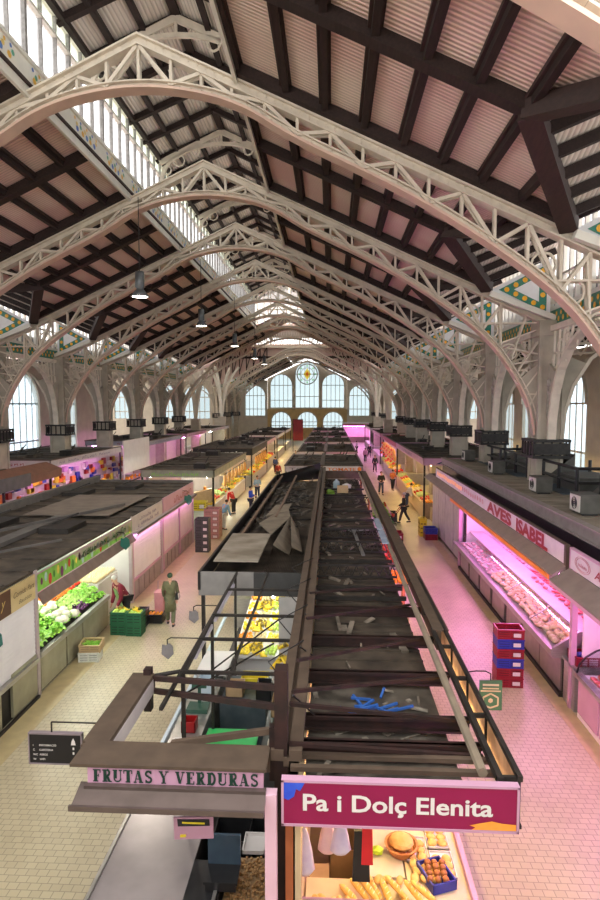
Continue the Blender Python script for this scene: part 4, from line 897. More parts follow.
cauli = one('cauliflower', mat('cauliflower_white', (.86,.84,.70), (.76,.74,.58), 20, .7), lambda b: b.ico((0,0,.12),.12,2,(1,1,.8),wob=.1,seed=5), parts=[('head',0,0),('leaves',lg,lambda b: ring_leaves(b,8,.13,.10,.10,.9))])
leek = one('leek', mat('leek_white', (.80,.82,.62), (.70,.78,.50), 6), lambda b: b.tube([(0,0,.03),(0,.22,.03)],.022,6), parts=[('stalk',0,0),('leaves',dg_,lambda b: b.tube([(0,.22,.03),(.02,.40,.04),(.05,.5,.02)],[.024,.035,.01],5))])
bean = one('green_vegetable', mat('pale_green_vegetable', (.36,.58,.12), (.50,.70,.22), 12), lambda b: b.ico((0,0,.045),.052,1,(1,1.3,.9),wob=.1,seed=8))
carrot = one('carrot', mat('carrot_orange', (.90,.26,.02), (.80,.20,.02), 8), lambda b: b.tube([(0,0,.025),(0,.06,.027),(0,.17,.02)],[.022,.024,.004],7), parts=[('root',0,0),('stub',lg,lambda b: b.tube([(0,-.03,.03),(0,0,.025)],.008,5))])
tomato = one('tomato', mat('tomato_red', (.78,.04,.02), (.65,.03,.015), 6, .25), lambda b: b.ico((0,0,.04),.045,2,(1,1,.85)), parts=[('fruit',0,0),('calyx',dg_,lambda b: ring_leaves(b,5,.018,.004,.012,.5,.076))])
onion = one('onion', mat('pale_onion', (.80,.66,.38), (.70,.54,.28), 8, .4), lambda b: b.lathe([(.01,0),(.04,.02),(.048,.045),(.03,.075),(.008,.10)],n=9))
auberg = one('aubergine', mat('aubergine_purple', (.12,.03,.12), (.08,.02,.09), 5, .2), lambda b: b.tube([(0,0,.045),(0,.08,.05),(0,.17,.04),(0,.21,.03)],[.02,.05,.035,.015],8), parts=[('fruit',0,0),('cap',dg_,lambda b: b.tube([(0,.19,.035),(0,.23,.035)],[.022,.01],6))])
orange = one('orange', mat('orange_fruit', (.95,.36,.02), (.88,.30,.02), 8, .35), lambda b: b.ico((0,0,.045),.045,2))
lemon = one('lemon', mat('lemon_yellow', (.90,.72,.05), (.82,.62,.04), 8, .35), lambda b: b.ico((0,0,.04),.04,2,(1,1.3,1)))
apple = one('apple', mat('green_apple', (.45,.66,.10), (.58,.74,.16), 8, .3), lambda b: b.ico((0,0,.042),.043,2))
rapple = one('red_apple', mat('red_apple', (.60,.04,.04), (.70,.14,.05), 8, .3), lambda b: b.ico((0,0,.042),.043,2))
melon = one('melon', mat('melon_green', (.40,.52,.14), (.55,.60,.25), 8, .5), lambda b: b.ico((0,0,.09),.09,2,(1,1.35,1)))
banana = one('banana_bunch', mat('banana_yellow', (.88,.66,.04), (.80,.56,.03), 8, .4), lambda b: [b.tube([(.02*k-.05,0,.10),(.03*k-.07,.07,.05),(.035*k-.08,.13,.03),(.03*k-.07,.19,.06)],[.012,.02,.02,.006],6) for k in range(5)], parts=[('fingers',0,0),('stem',mat('banana_stem',(.30,.22,.05)),lambda b: b.tube([(0,0,.10),(0,-.04,.14)],[.03,.015],6))])
roll = one('bread_roll', mat('bread_crust', (.72,.42,.12), (.85,.60,.25), 9, .7), lambda b: b.ico((0,0,.04),.05,2,(1,1.5,.8),wob=.04))
baguette = one('baguette', mat('baguette_crust', (.74,.40,.07), (.86,.56,.18), 9, .7), lambda b: b.tube([(0,-.22,.035),(0,-.17,.04),(0,0,.045),(0,.17,.04),(0,.22,.035)],[.01,.035,.045,.035,.01],9), parts=[('loaf',0,0),('scores',mat('pale_crumb',(.92,.80,.55)),lambda b: [b.bar((-.02,-.13+k*.075,.084),(.02,-.10+k*.075,.084),.012,.006) for k in range(4)])])
cookie = one('pastry', mat('pastry_golden', (.82,.52,.16), (.70,.38,.10), 12, .6), lambda b: b.lathe([(.05,0),(.065,.015),(.05,.035),(.02,.045)],n=10))
chicken = one('chicken', mat('raw_chicken', (.90,.72,.42), (.84,.50,.32), 5, .35), lambda b: (b.ico((0,0,.07),.09,2,(1,1.35,.8)), b.tube([(.06,.08,.07),(.09,.14,.10)],[.035,.02],6), b.tube([(-.06,.08,.07),(-.09,.14,.10)],[.035,.02],6)))
steak = one('meat_cut', mat('red_meat', (.50,.02,.03), (.72,.22,.20), 14, .3), lambda b: b.ico((0,0,.03),.085,2,(1,1.4,.4),wob=.12,seed=2))
sausage = one('sausage', mat('red_sausage', (.55,.07,.03), (.45,.05,.03), 8, .35), lambda b: b.tube([(-.10,0,.03),(-.05,.03,.03),(.05,.03,.03),(.10,0,.03)],[.012,.022,.022,.012],7))
fish = one('wrapped_meat', mat('pale_pink_meat', (.85,.55,.58), (.75,.38,.42), 10, .3), lambda b: b.ico((0,0,.035),.08,2,(1,1.2,.5),wob=.15,seed=9))
ham = one('hanging_ham', mat('ham_ochre', (.70,.38,.10), (.55,.24,.08), 8, .5), lambda b: b.lathe([(.02,0),(.10,.10),(.12,.22),(.06,.40),(.02,.50)],n=9))
REG = {}
def scatter(proto, cat, lab, group, pts, rots=True, sc_=1.0, jit=.12):
    """pts: list of positions; the first builds the thing (once per prototype), the rest copy it"""
    if not pts: return
    key = id(proto)
    if key not in REG: o = proto('x', cat, group); REG[key] = (o, [c for c in COL.objects if c.parent == o]); fresh = True
    else: fresh = False
    src, ch = REG[key]
    for i, p in enumerate(pts):
        if i == 0 and fresh: r = src
        else:
            r = src.copy(); COL.objects.link(r)
            for c in ch: d = c.copy(); COL.objects.link(d); d.parent = r
        r.location = p; r.rotation_euler = (R.uniform(-.2,.2), R.uniform(-.2,.2), R.uniform(0, 6.28)) if rots is True else ((0,0,rots+R.uniform(-.25,.25)) if rots is not None else (0,0,0))
        s_ = sc_*R.uniform(1-jit, 1+jit); r.scale = (s_,)*3
        r['label'] = lab; r['category'] = cat; r['group'] = group
def grid(x0, x1, y0, y1, nx, ny, z, slope=0.0, j=.25):
    """positions over a sloped tray: z rises by slope per metre away from x0"""
    out = []
    for a in range(nx):
        for c in range(ny):
            x = x0+(x1-x0)*(a+.5+R.uniform(-j,j))/nx; y = y0+(y1-y0)*(c+.5+R.uniform(-j,j))/ny
            out.append((x, y, z+slope*abs(x-x0)))
    return out
CARD = mat('white_label_card', (.75,.72,.72), (.6,.55,.55), 4)
def crate(col, lab, loc, s=(.55,.38,.26), group=None, rot=0, name='plastic_crate', cat='crate'):
    t = thing(name, lab, cat, loc, group); b = MB(); x, y, z = s[0]/2, s[1]/2, s[2]
    b.box(-x,x,-y,y,0,.02)
    for k in range(4):
        za = .01+z*k/4; zb = za+z*.17
        b.box(-x,x,-y,-y+.02,za,zb); b.box(-x,x,y-.02,y,za,zb); b.box(-x,-x+.02,-y,y,za,zb); b.box(x-.02,x,-y,y,za,zb)
    for sx in (-1,0,1):
        for sy in (-1,1): b.box(sx*(x-.02)-.02,sx*(x-.02)+.02,sy*(y-.01)-.012,sy*(y-.01)+.012,0,z)
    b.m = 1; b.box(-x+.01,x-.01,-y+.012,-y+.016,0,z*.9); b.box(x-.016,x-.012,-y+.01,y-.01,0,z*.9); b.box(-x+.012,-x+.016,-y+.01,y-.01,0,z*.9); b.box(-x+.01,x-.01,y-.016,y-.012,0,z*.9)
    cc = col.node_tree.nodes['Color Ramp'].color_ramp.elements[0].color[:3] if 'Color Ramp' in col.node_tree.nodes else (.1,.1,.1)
    b.build('basket', [col, mat(col.name+'_inner_shade', tuple(q*.25 for q in cc))], t)  # darkened copy of the crate colour paints shade between the slats
    c = MB(); c.box(-x-.01,x+.01,-y-.01,-y+.025,z-.02,z+.01); c.box(-x-.01,x+.01,y-.025,y+.01,z-.02,z+.01); c.box(-x-.01,-x+.025,-y,y,z-.02,z+.01); c.box(x-.025,x+.01,-y,y,z-.02,z+.01); c.build('rim', col, t)
    if s[0] > .6: c = MB(); c.box(x*.2,x*.75,-y-.006,-y-.001,z*.25,z*.65); c.build('label_card', CARD, t)
    t.rotation_euler = (0,0,rot); return t
LIGHTBLACK = mat('faded_black_plastic', (.045,.045,.05), (.06,.06,.065), 5, .5)
# ================================================================ greengrocer island on the quiet side
XL = -6.7
isl = thing('market_island', 'long row of stalls under one dark flat roof beside the pale tiled aisle', 'market stall', (-9,5,0), None, world=True)
b = MB(); b.box(-11.4,-6.72,5,28.7,2.90,2.96)
for k in range(22): b.box(-11.4,-6.75,5.3+k*1.08,5.36+k*1.08,2.96,2.99)
b.build('roof_deck', grime, isl)
b = MB(); b.box(-10.2,-7.3,19.2,23.6,3.05,3.08); b.build('raised_sheet', mat('brown_sheet', (.14,.11,.09), (.19,.155,.125), 2, .7), isl)
b = MB(); b.box(-11.5,-11.3,5,28.7,2.96,3.25); b.box(-11.4,-6.7,28.6,28.75,2.96,3.05); b.bar((-11.4,12,3.1), (-7.4,21,3.15), .08); b.bar((-10.8,10,3.1), (-7.2,15.5,3.1), .05); b.box(-9,-8.6,7,19,2.98,3.1); b.build('roof_rails', mat('grey_brown_rail', (.13,.12,.11), (.10,.09,.085), 4), isl)
for x, y in ((-10,9),(-8.2,12),(-9.6,15),(-8,17.5),(-10.4,18),(-9,26.5),(-10.5,24.5)):
    b = MB(); b.box(x-.5,x+.4,y-.7,y+.6,2.96,3.12); b.bar((x-.4,y,3.12), (x+.3,y+.3,3.4), .05); b.build('roof_box', dkst, isl)
for y in (5.1, 13.06, 19.64, 23.25, 28.65):
    b = MB(); b.box(XL-.10,XL+.02,y-.06,y+.06,0,2.95); b.build('post', mat('pale_mauve_steel', (.50,.42,.44), (.44,.36,.38), 4, .4, .3), isl)
b = MB(); b.box(-11.35,-11.25,5,28.7,0,2.9); b.box(-11.3,XL-.1,13.0,13.06,0,2.9); b.box(-11.3,XL-.1,19.62,19.68,0,2.9); b.box(-11.3,XL-.1,28.5,28.6,0,2.9); b.build('partition', whitep, isl)
# the stall with the beige sign, closed
s1 = thing('market_stall', 'closed stall with a beige and brown script sign over a white shutter', 'market stall', (XL,9,0), 'stalls of the greengrocer island', world=True)
b = MB(); b.box(XL-.02,XL+.02,5.2,13.0,2.33,2.88); sg = b.build('sign_board', mat('beige_sign', (.62,.47,.24), (.56,.42,.20), 3), s1)
b = MB(); b.box(XL+.021,XL+.026,10.7,11.95,2.34,2.87); b.build('brown_panel', mat('brown_sign', (.10,.04,.02), (.08,.03,.015), 3), sg)
text('y', (XL+.027,11.55,2.55), (0,1,0), (0,0,1), .22, mat('gold_letter', (.70,.50,.16)), sg, shear=.3)
text('Comida Para', (XL+.027,12.05,2.62), (0,1,0), (0,0,1), .12, mat('sign_ink', (.10,.06,.03)), sg, width=.88, shear=.4)
text('Bautista', (XL+.027,12.25,2.44), (0,1,0), (0,0,1), .09, MATS['sign_ink'], sg, width=.55, shear=.4)
b = MB()
for k in range(28): b.box(XL-.06,XL-.03+.006*(k%2),5.2,13.0,.95+k*.05,1.0+k*.05)
b.build('shutter', white_sh, s1)
b = MB(); b.box(XL-.08,XL+.06,5.2,13.0,.84,.94); b.build('ledge', steel, s1)
for y0, y1 in ((5.2,8.5),(8.6,11.5),(11.95,13.0)):
    b = MB(); b.box(XL-.06,XL,y0,y1,.08,.82 if y1 < 12 else 1.02); b.build('base_panel', steel_o, s1)
b = MB(); b.box(XL-.3,XL-.08,5.2,13,0,.84); b.box(XL,XL+.06,5.2,13,0,.06); b.build('plinth', dkst, s1)
# the open greengrocer stall
s2 = thing('market_stall', 'open greengrocer stall with a green fruit-painted sign and a sloping display of vegetables', 'market stall', (XL,16.3,0), 'stalls of the greengrocer island', world=True)
b = MB(); b.box(XL-.02,XL+.02,13.1,19.6,2.42,2.86); sg = b.build('sign_board', greenp, s2)
cols_ = [mat('painted_plum', (.18,.03,.12)), mat('painted_tomato', (.6,.05,.03)), mat('painted_lemon', (.8,.62,.1)), mat('painted_sky', (.45,.62,.60)), mat('painted_leaf', (.05,.25,.03))]
b = MB()
for k in range(30):
    y = 13.3+k*.21; z = 2.63+.06*math.sin(k*2.1); rr = .07+.02*(k%3); b.m = (k*3) % 5 if y < 15.6 or k % 2 else 3
    b.add([(XL+.024, y+rr*.8*math.cos(a*PI/4), z+rr*1.3*math.sin(a*PI/4)) for a in range(8)], [tuple(range(8))])
b.build('painted_fruit', cols_, sg, kind='stuff')
b = MB(); b.box(XL+.02,XL+.03,13.1,19.6,2.84,2.87); b.box(XL+.02,XL+.03,13.1,19.6,2.41,2.43); b.build('pink_edging', pinkw, sg)
b = MB(); b.hexa([(XL+.021,15.4,2.60),(XL+.024,15.4,2.60),(XL+.024,19.55,2.52),(XL+.021,19.55,2.52)], [(XL+.021,15.0,2.84),(XL+.024,15.0,2.84),(XL+.024,19.55,2.84),(XL+.021,19.55,2.84)]); b.build('painted_landscape', mat('painted_pale_landscape', (.50,.38,.36), (.42,.45,.28), 4), sg)
marks((XL+.028,15.6,2.62), (0,1,0), (0,0,1), .17, mat('dark_leaf_letter', (.03,.14,.03)), sg, 3.7, 15)
b = MB(); b.hexa([(XL+.02,13.1,2.34),(XL+.02,19.6,2.34),(XL+.14,19.6,2.13),(XL+.14,13.1,2.13)], [(XL+.02,13.1,2.40),(XL+.02,19.6,2.40),(XL+.17,19.6,2.17),(XL+.17,13.1,2.17)]); b.build('awning', mat('brown_awning', (.20,.14,.12), (.15,.10,.085), 3, .5), s2)
b = MB(); b.hexa([(XL-.05,13.15,.88),(XL-.05,17.45,.88),(XL-1.75,17.45,1.64),(XL-1.75,13.15,1.64)], [(XL-.05,13.15,.92),(XL-.05,17.45,.92),(XL-1.75,17.45,1.68),(XL-1.75,13.15,1.68)]); b.build('sloping_display', dkst, s2)
b = MB(); b.box(XL-.08,XL+.04,13.15,17.5,.86,.98); b.build('steel_edge', steel, s2)
for y0, y1 in ((13.2,14.5),(14.58,15.5),(15.58,17.4)):
    b = MB(); b.box(XL-.06,XL,y0,y1,.08,.84); b.build('base_panel', steel_o, s2)
b = MB(); b.box(XL-1.7,XL-.07,13.2,17.4,0,.86); b.build('plinth', dkst, s2)
b = MB(); b.box(XL-2.75,XL-2.7,13.1,19.6,0,2.88); b.build('back_wall', mat('pale_cyan_panel', (.66,.80,.78), (.60,.74,.72), 3, .3), s2)
b = MB()
for k in range(5): b.box(XL-2.69,XL-2.5,13.6+k*1.2,14.5+k*1.2,1.5,1.53); b.box(XL-2.69,XL-2.55,13.7+k*1.2,14.3+k*1.2,1.53,1.95)
b.build('shelf', blackpl, s2)
b = MB(); b.tube([(XL-.7,13.4,2.75),(XL-.7,19.3,2.75)], .035, 6); b.tube([(XL-1.8,13.4,2.75),(XL-1.8,19.3,2.75)], .035, 6); b.build('light_tube', whitetube, s2)
G = 'vegetables heaped on the sloping greengrocer display'
zz, sl = .95, .45
scatter(lettuce, 'lettuce', 'bright green leafy lettuce at the near end of the sloping vegetable display', 'lettuces on the display', [(x,y,z+.02*(i%3)) for i,(x,y,z) in enumerate(grid(XL-.12, XL-1.2, 13.25, 14.6, 5, 6, zz, sl))], sc_=1.15)
scatter(leek, 'leek', 'white stemmed leek lying at the front corner of the vegetable display', 'leeks on the display', grid(XL-.1, XL-.45, 13.2, 14.0, 4, 3, zz+.12, sl), rots=1.3)
scatter(cabbage, 'cabbage', 'dark green cabbage in the back rows of the vegetable display', 'cabbages on the display', grid(XL-1.2, XL-1.7, 13.3, 15.0, 2, 6, zz+.50, sl))
scatter(cauli, 'cauliflower', 'white cauliflower in green leaves near the front of the vegetable display', 'cauliflowers on the display', grid(XL-.12, XL-.85, 14.6, 15.5, 3, 4, zz, sl)+grid(XL-.85, XL-1.3, 14.4, 15.2, 2, 3, zz+.34, sl), sc_=1.1)
scatter(bean, 'vegetable', 'small pale green vegetable in the middle heap of the display', 'pale green heap on the display', grid(XL-.36, XL-.78, 15.5, 17.3, 6, 17, zz+.15, sl))
scatter(auberg, 'aubergine', 'dark purple aubergine along the front edge of the display', 'aubergines on the display', grid(XL-.1, XL-.42, 15.6, 16.3, 4, 4, zz+.03, sl), rots=.4)
scatter(lettuce, 'lettuce', 'lettuce at the far front corner of the vegetable display near the grocer', 'far lettuces on the display', grid(XL-.1, XL-.8, 16.4, 17.4, 3, 5, zz+.02, sl), sc_=.85)
scatter(carrot, 'carrot', 'orange carrot in the long heap behind the pale green vegetables', 'carrots on the display', grid(XL-.82, XL-1.30, 15.1, 16.7, 8, 12, zz+.36, sl), rots=None, sc_=1.2)
scatter(tomato, 'tomato', 'red tomato in the back heap of the vegetable display', 'tomatoes on the display', grid(XL-.82, XL-1.4, 16.75, 17.4, 6, 6, zz+.36, sl), sc_=1.15)
b = MB(); b.box(XL-1.25,XL-.35,17.55,19.2,0,1.25); b.build('back_counter', whitep, label='white counter of onions at the far end of the vegetable display', cat='counter')
scatter(onion, 'onion', 'pale onion heaped on the white counter past the vegetable display', 'onions on the white counter', grid(XL-.4, XL-1.2, 17.6, 19.1, 9, 14, 1.26), sc_=1.3)
# third and fourth stalls, shuttered
for (y0, y1, tx, mt, zt, lab, sgm) in ((19.7,23.2,'Xarcuteria', white_sh, 2.92, 'closed stall with a plain white shutter between the greengrocer and the mauve shutters', paleb),
                          (23.4,28.6,'Frutas Pepita', pink_sh, 2.98, 'closed stall with two mauve shutters and red sign lettering at the island end', pinkw)):
    s3 = thing('market_stall', lab, 'market stall', (XL,(y0+y1)/2,0), 'stalls of the greengrocer island', world=True)
    b = MB(); b.box(XL-.02,XL+.03,y0,y1,2.38,zt); sg = b.build('sign_board', sgm, s3)
    gb = mat('grey_blue_letter', (.22,.18,.30))
    if y0 < 20: marks((XL+.035,y0+.7,2.68), (0,1,0), (0,0,1), .11, gb, sg, 2.0, 12); marks((XL+.035,y0+.5,2.49), (0,1,0), (0,0,1), .12, gb, sg, 2.5, 14)
    else: marks((XL+.035,y0+1.6,2.56), (0,1,0), (0,0,1), .26, redp, sg, 3.2, 9)
    n = 1 if y0 < 20 else 2
    for k in range(n):
        a, c = y0+(y1-y0)*k/n+.08, y0+(y1-y0)*(k+1)/n-.08; b = MB()
        for j in range(30): b.box(XL-.06,XL-.035+.006*(j%2),a,c,.75+j*.054,.80+j*.054)
        b.build('shutter', mt, s3)
        b = MB(); b.box(XL-.06,XL,a,c,.66,.75); b.box(XL-.03,XL+.02,a-.06,a,.1,2.4); b.build('shutter_frame', pinkw, s3)
    b = MB(); b.box(XL-.3,XL-.04,y0,y1,0,.66)
    for k in range(int((y1-y0)/.6)): b.box(XL-.04,XL-.02,y0+.1+k*.6,y0+.6+k*.6,.08,.6)
    b.build('base', mat('mauve_grey_base', (.34,.28,.30), (.28,.23,.25), 4, .35, .4), s3)
plaque((-6.42,18.2,2.30), 'teal shield-shaped plaque over the greengrocer opening', .95, teal, -1, .25)
plaque((-6.42,26.5,2.35), 'teal shield-shaped plaque in front of the mauve shutters', 1.1, teal, -1, .25)
plaque((-6.55,11.12,2.02), 'teal plaque beside the beige script sign', .9, teal, -1, .25)
# crates on the aisle floor
t = crate(mat('printed_white_box', (.74,.74,.70), (.62,.66,.58), 14), 'white printed produce box on the floor by the steel panels', (-6.32,15.1,0), (.52,.42,.24), name='produce_box', cat='box', rot=.1)
t = crate(woodc, 'light wooden box of green beans stacked on the white printed box', (-6.30,15.15,.26), (.54,.44,.20), name='wooden_crate', rot=.1); t.rotation_euler.x = .12
b = MB()
for i in range(170): a = R.uniform(0, 6.3); x, y = R.uniform(-.20,.20), R.uniform(-.15,.15); b.tube([(x,y,.08+R.uniform(0,.10)), (x+.06*math.cos(a),y+.06*math.sin(a),.10+R.uniform(0,.08))], .008, 4)
o = b.build('green_beans', lg, origin=(0,0,0), label='loose green beans filling the light wooden box', cat='beans', kind='stuff'); o.location = (-6.30,15.15,.27)
for i, (x, y) in enumerate(((-6.18,16.95),(-5.70,16.9))):
    for k in range(2):
        crate(mat('deep_green_plastic', (.012,.09,.04), (.015,.11,.05), 5), '%s dark green crate %s' % (('upper' if k else 'lower'), ('under the grocer, on the shutter side' if i == 0 else 'under the grocer, on the aisle side')), (x,y,.34*k), (.45,.42,.33), 'dark green crates by the grocer')
    scatter(apple, 'apple', 'yellow green fruit in the top of a dark green crate by the grocer', 'fruit in the green crates', [(x+a-.0,y+c,.60+.02*((i+1)%2)) for a in (-.14,-.05,.05,.14) for c in (-.13,-.04,.05,.13)])
    scatter(banana, 'bananas', 'small yellow bunch on top of a dark green crate by the grocer', 'yellow fruit on the green crates', [(x-.05,y,.66),(x+.08,y+.06,.66)])
b = MB(); crate(blackpl, 'black crate of oranges on the floor beside the standing woman', (-5.42,17.95,0), (.52,.42,.26))
scatter(orange, 'orange', 'orange in the black crate on the floor', 'oranges in the black crate', [(-5.42+a,17.95+c,.2) for a in (-.17,-.06,.05,.16) for c in (-.12,-.02,.09)])
crate(blackpl, 'black crate beside the dark green crates at the grocer', (-5.72,17.6,0), (.3,.4,.5))
# ================================================================ islands further along
def stall(lab, x0, x1, y0, y1, zt=2.95, fas=None, txt=None, tcol=None, fh=.38, tube=None, group='distant stalls', roofm=None, front=None, under=None, counter=True, clutter=3, side=None):
    t = thing('market_stall', lab, 'market stall', ((x0+x1)/2,y0,0), group, world=True); fas = fas or paleb
    b = MB(); b.box(x0+.05,x1-.05,y0+.05,y1-.05,zt-.12,zt-.05)
    n = int((y1-y0)/1.6)
    for k in range(n): b.box(x0+.1,x1-.1,y0+.5+k*1.6,y0+.56+k*1.6,zt-.05,zt)
    b.build('roof_deck', roofm or grime, t)
    b = MB(); b.box(x0,x1,y0,y0+.06,zt-fh,zt); b.box(x0,x0+.06,y0,y1,zt-fh,zt); b.box(x1-.06,x1,y0,y1,zt-fh,zt); b.box(x0,x1,y1-.06,y1,zt-fh,zt); fa = b.build('fascia', fas, t)
    b = MB(); b.box(x0-.04,x1+.04,y0-.04,y0+.1,zt,zt+.05); b.box(x0-.04,x0+.1,y0,y1,zt,zt+.05); b.box(x1-.1,x1+.04,y0,y1,zt,zt+.05); b.build('roof_edge', steel_br, t)
    if txt and txt not in ('TONI', 'TOMATE', 'ALAN', 'paco roig'): marks((x0+(x1-x0)*.15,y0-.01,zt-fh+.10), (1,0,0), (0,0,1), fh*.45, tcol or blackp, fa, (x1-x0)*.65, 11)
    elif txt: text(txt, (x0+(x1-x0)*.12,y0-.01,zt-fh+.08), (1,0,0), (0,0,1), fh*.5, tcol or blackp, fa, width=(x1-x0)*.72, bold=.02)
    if side: text(side[0], ((x1+.01,y0+1,zt-fh+.08) if side[1] > 0 else (x0-.01,y1-1,zt-fh+.08)), (0,side[1],0), (0,0,1), fh*.5, tcol or redp, fa, width=min(5, (y1-y0)*.6), bold=.02)
    for x, y in ((x0+.08,y0+.1),(x1-.08,y0+.1),(x0+.08,y1-.1),(x1-.08,y1-.1)):
        b = MB(); b.box(x-.05,x+.05,y-.05,y+.05,0,zt-.1); b.build('post', dkst, t)
    if counter:
        b = MB(); b.box(x0+.05,x0+.75,y0+.2,y1-.2,0,.9); b.box(x1-.75,x1-.05,y0+.2,y1-.2,0,.9); b.box(x0+.2,x1-.2,y0+.1,y0+.8,0,.9); b.build('counter', under or steel, t)
        b = MB(); b.box((x0+x1)/2-.05,(x0+x1)/2+.05,y0+1.2,y1-.2,0,zt-.15); b.build('partition', paleb, t)
    b = MB(); tb_ = tube or warmtube
    b.tube([(x0+.5,y0+.3,zt-.45),(x0+.5,y1-.3,zt-.45)], .03, 5); b.tube([(x1-.5,y0+.3,zt-.45),(x1-.5,y1-.3,zt-.45)], .03, 5); b.tube([(x0+.4,y0+1.0,zt-.30),(x1-.4,y0+1.0,zt-.30)], .03, 5); b.build('light_tube', tb_, t)
    for k in range(clutter):
        x, y = R.uniform(x0+.7,x1-.7), R.uniform(y0+1,y1-1); b = MB(); b.box(x-R.uniform(.2,.5),x+R.uniform(.2,.5),y-.5,y+.6,zt-.05,zt+R.uniform(.1,.3)); b.bar((x,y,zt), (x+.3,y+.4,zt+.6), .05); b.bar((x-.4,y,zt+.1), (x+.5,y-.2,zt+.25), .06); b.build('roof_box', R.choice((dkst, grime2)), t)
    return t
# centre island, next blocks
stall('stall with a pale sign reading TONI just beyond the long dark roofs', -2.85,-.58,36.8,46, fas=paleb, txt='TONI', tcol=mat('grey_letter', (.25,.22,.22)), fh=.36)
s_ = stall('stall with a pale sign reading TOMATE in orange beyond the long dark roofs', -.5,1.95,36.8,46, fas=whitep, txt='TOMATE', tcol=orangep, fh=.36)
b = MB(); b.ico((1.75,36.77,2.78), .13, 2, (1,.15,1)); b.build('tomato_emblem', orangep, s_)
for i, (y0, y1) in enumerate(((48,58.5),(61,70),(73,84),(88,99))):
    stall('centre island stall with a dark roof, %s block beyond the TONI sign' % ORD[i], -2.7,-.5,y0,y1, fas=(paleb, pinkw)[i % 2], txt=('Rosita','Amparo','Vicent','Julia')[i], fh=.4, clutter=4)
    stall('centre island stall on the butcher side, %s block beyond the TOMATE sign' % ORD[i], -.4,2.0,y0,y1, fas=(pinkw, paleb)[i % 2], txt=('Carns Pilar','Embotits','Salaons','Ous')[i], tcol=redp, fh=.4, clutter=4, tube=pinktube)
# greengrocer side, next blocks
stall('fruit stall with a dark slatted canopy beyond the mauve shutters', -11,-6.7,34,47, fas=mat('grey_green_fascia', (.30,.30,.24), (.22,.23,.19), 3), txt='FRUITES', tcol=greenp, fh=.42, tube=whitetube, under=whitep, clutter=4)
stall('stall with a black sign band reading paco roig', -11.3,-6.4,48.5,60, zt=3.15, fas=mat('black_fascia', (.012,.011,.012), (.02,.018,.02), 4), txt='paco roig', tcol=whitep, fh=.55, clutter=4)
for i, (y0, y1) in enumerate(((62,71),(74,85),(88,99))):
    stall('stall beyond the black sign band, %s block along the busy fruit aisle' % ORD[i], -11.3,-6.6,y0,y1, fas=(pinkw, whitep, paleb)[i], txt=('Fruita','Olives','Verdura')[i], tcol=redp, clutter=4)
G2 = 'produce on the distant stalls'
ROW = [(orange,'orange','orange'),(apple,'apple','green apple'),(lemon,'lemon','lemon'),(rapple,'apple','red apple'),(melon,'melon','pale green melon'),(tomato,'tomato','tomato'),(onion,'onion','onion'),(banana,'bananas','bunch of bananas')]
def row_produce(x0, x1, y0, y1, z, where, n=4, size=1.6, step=1.3, off=0):
    y = y0; k = off
    dx = .08 if x1 > x0 else -.08; b = MB(); b.hexa([(x0-dx,y0,z-.02),(x1+dx,y0,z-.02),(x1+dx,y1,z-.02),(x0-dx,y1,z-.02)], [(x0-dx,y0,z-.005),(x1+dx,y0,z+.26*abs(x1-x0)),(x1+dx,y1,z+.26*abs(x1-x0)),(x0-dx,y1,z-.005)]); b.build('display_shelf', woodc, label='sloping wooden display shelf on the '+where, cat='shelf')
    while y+step*.8 < y1:
        p, c, nm = ROW[k % len(ROW)]; k += 1
        scatter(p, c, '%s on the %s' % (nm, where), '%ss on the %s' % (nm, where), grid(x0, x1, y, y+step*.85, 3, n, z, .26), sc_=size*(1 if p not in (melon,) else .8)); y += step
row_produce(-10.6,-7.0,34.2,34.8,.92,'counter under the dark slatted canopy', n=2, size=2.2, step=.7)
for k, (p, c, nm) in enumerate(ROW*2): scatter(p, c, '%s on the front counter under the dark slatted canopy' % nm, '%ss under the canopy' % nm, grid(-10.7+k*.24,-10.5+k*.24,34.2,34.8,2,3,.92), sc_=1.5)
row_produce(-6.9,-7.5,34.6,46.5,.92,'aisle counter under the dark slatted canopy', n=5, off=2)
row_produce(-6.5,-7.2,48.8,59.5,.92,'counter below the black sign band', n=4, size=1.8, off=4)
row_produce(-2.8,-2.3,18,31.5,.92,'counter along the fruit side of the centre island', n=5, off=1, size=1.4)
row_produce(-2.8,-2.2,37,45.5,.92,'counter of the TONI stall', n=4, off=5)
row_produce(-6.7,-7.3,62.3,70.5,.92,'counter in the block past the black sign band', n=3, size=2.4, step=2)
# hanging goods along the island
for i, (x, y0, n, w) in enumerate(((-6.45,36,14,'beside the dark slatted canopy'),(-6.2,49.5,12,'below the black sign band'))):
    b = MB(); b.tube([(x,y0-.3,2.5),(x,y0+n*.7,2.5)], .03, 5); [b.tube([(x,y0+k*.7,2.5),(x-.1*(k%2),y0+k*.7,2.2)], .012, 4) for k in range(n)]; [b.tube([(x,y0+.3+k*.7,2.5),(x,y0+.3+k*.7,1.5)], .01, 4) for k in range(n)]; b.build('hanging_rail', dkst, label='dark rail of hooks over the counter '+w, cat='rail')
    scatter(ham, 'hanging goods', 'ochre goods hanging over the counter %s' % w, 'ochre goods hanging %s' % w, [(x-.1*(k%2),y0+k*.7,1.75+.2*(k%2)) for k in range(n)], rots=None, sc_=1.1)
    scatter(banana, 'bananas', 'bananas hanging over the counter %s' % w, 'bananas hanging %s' % w, [(x,y0+.3+k*.7,1.35+.15*(k%3)) for k in range(n)], sc_=1.8)
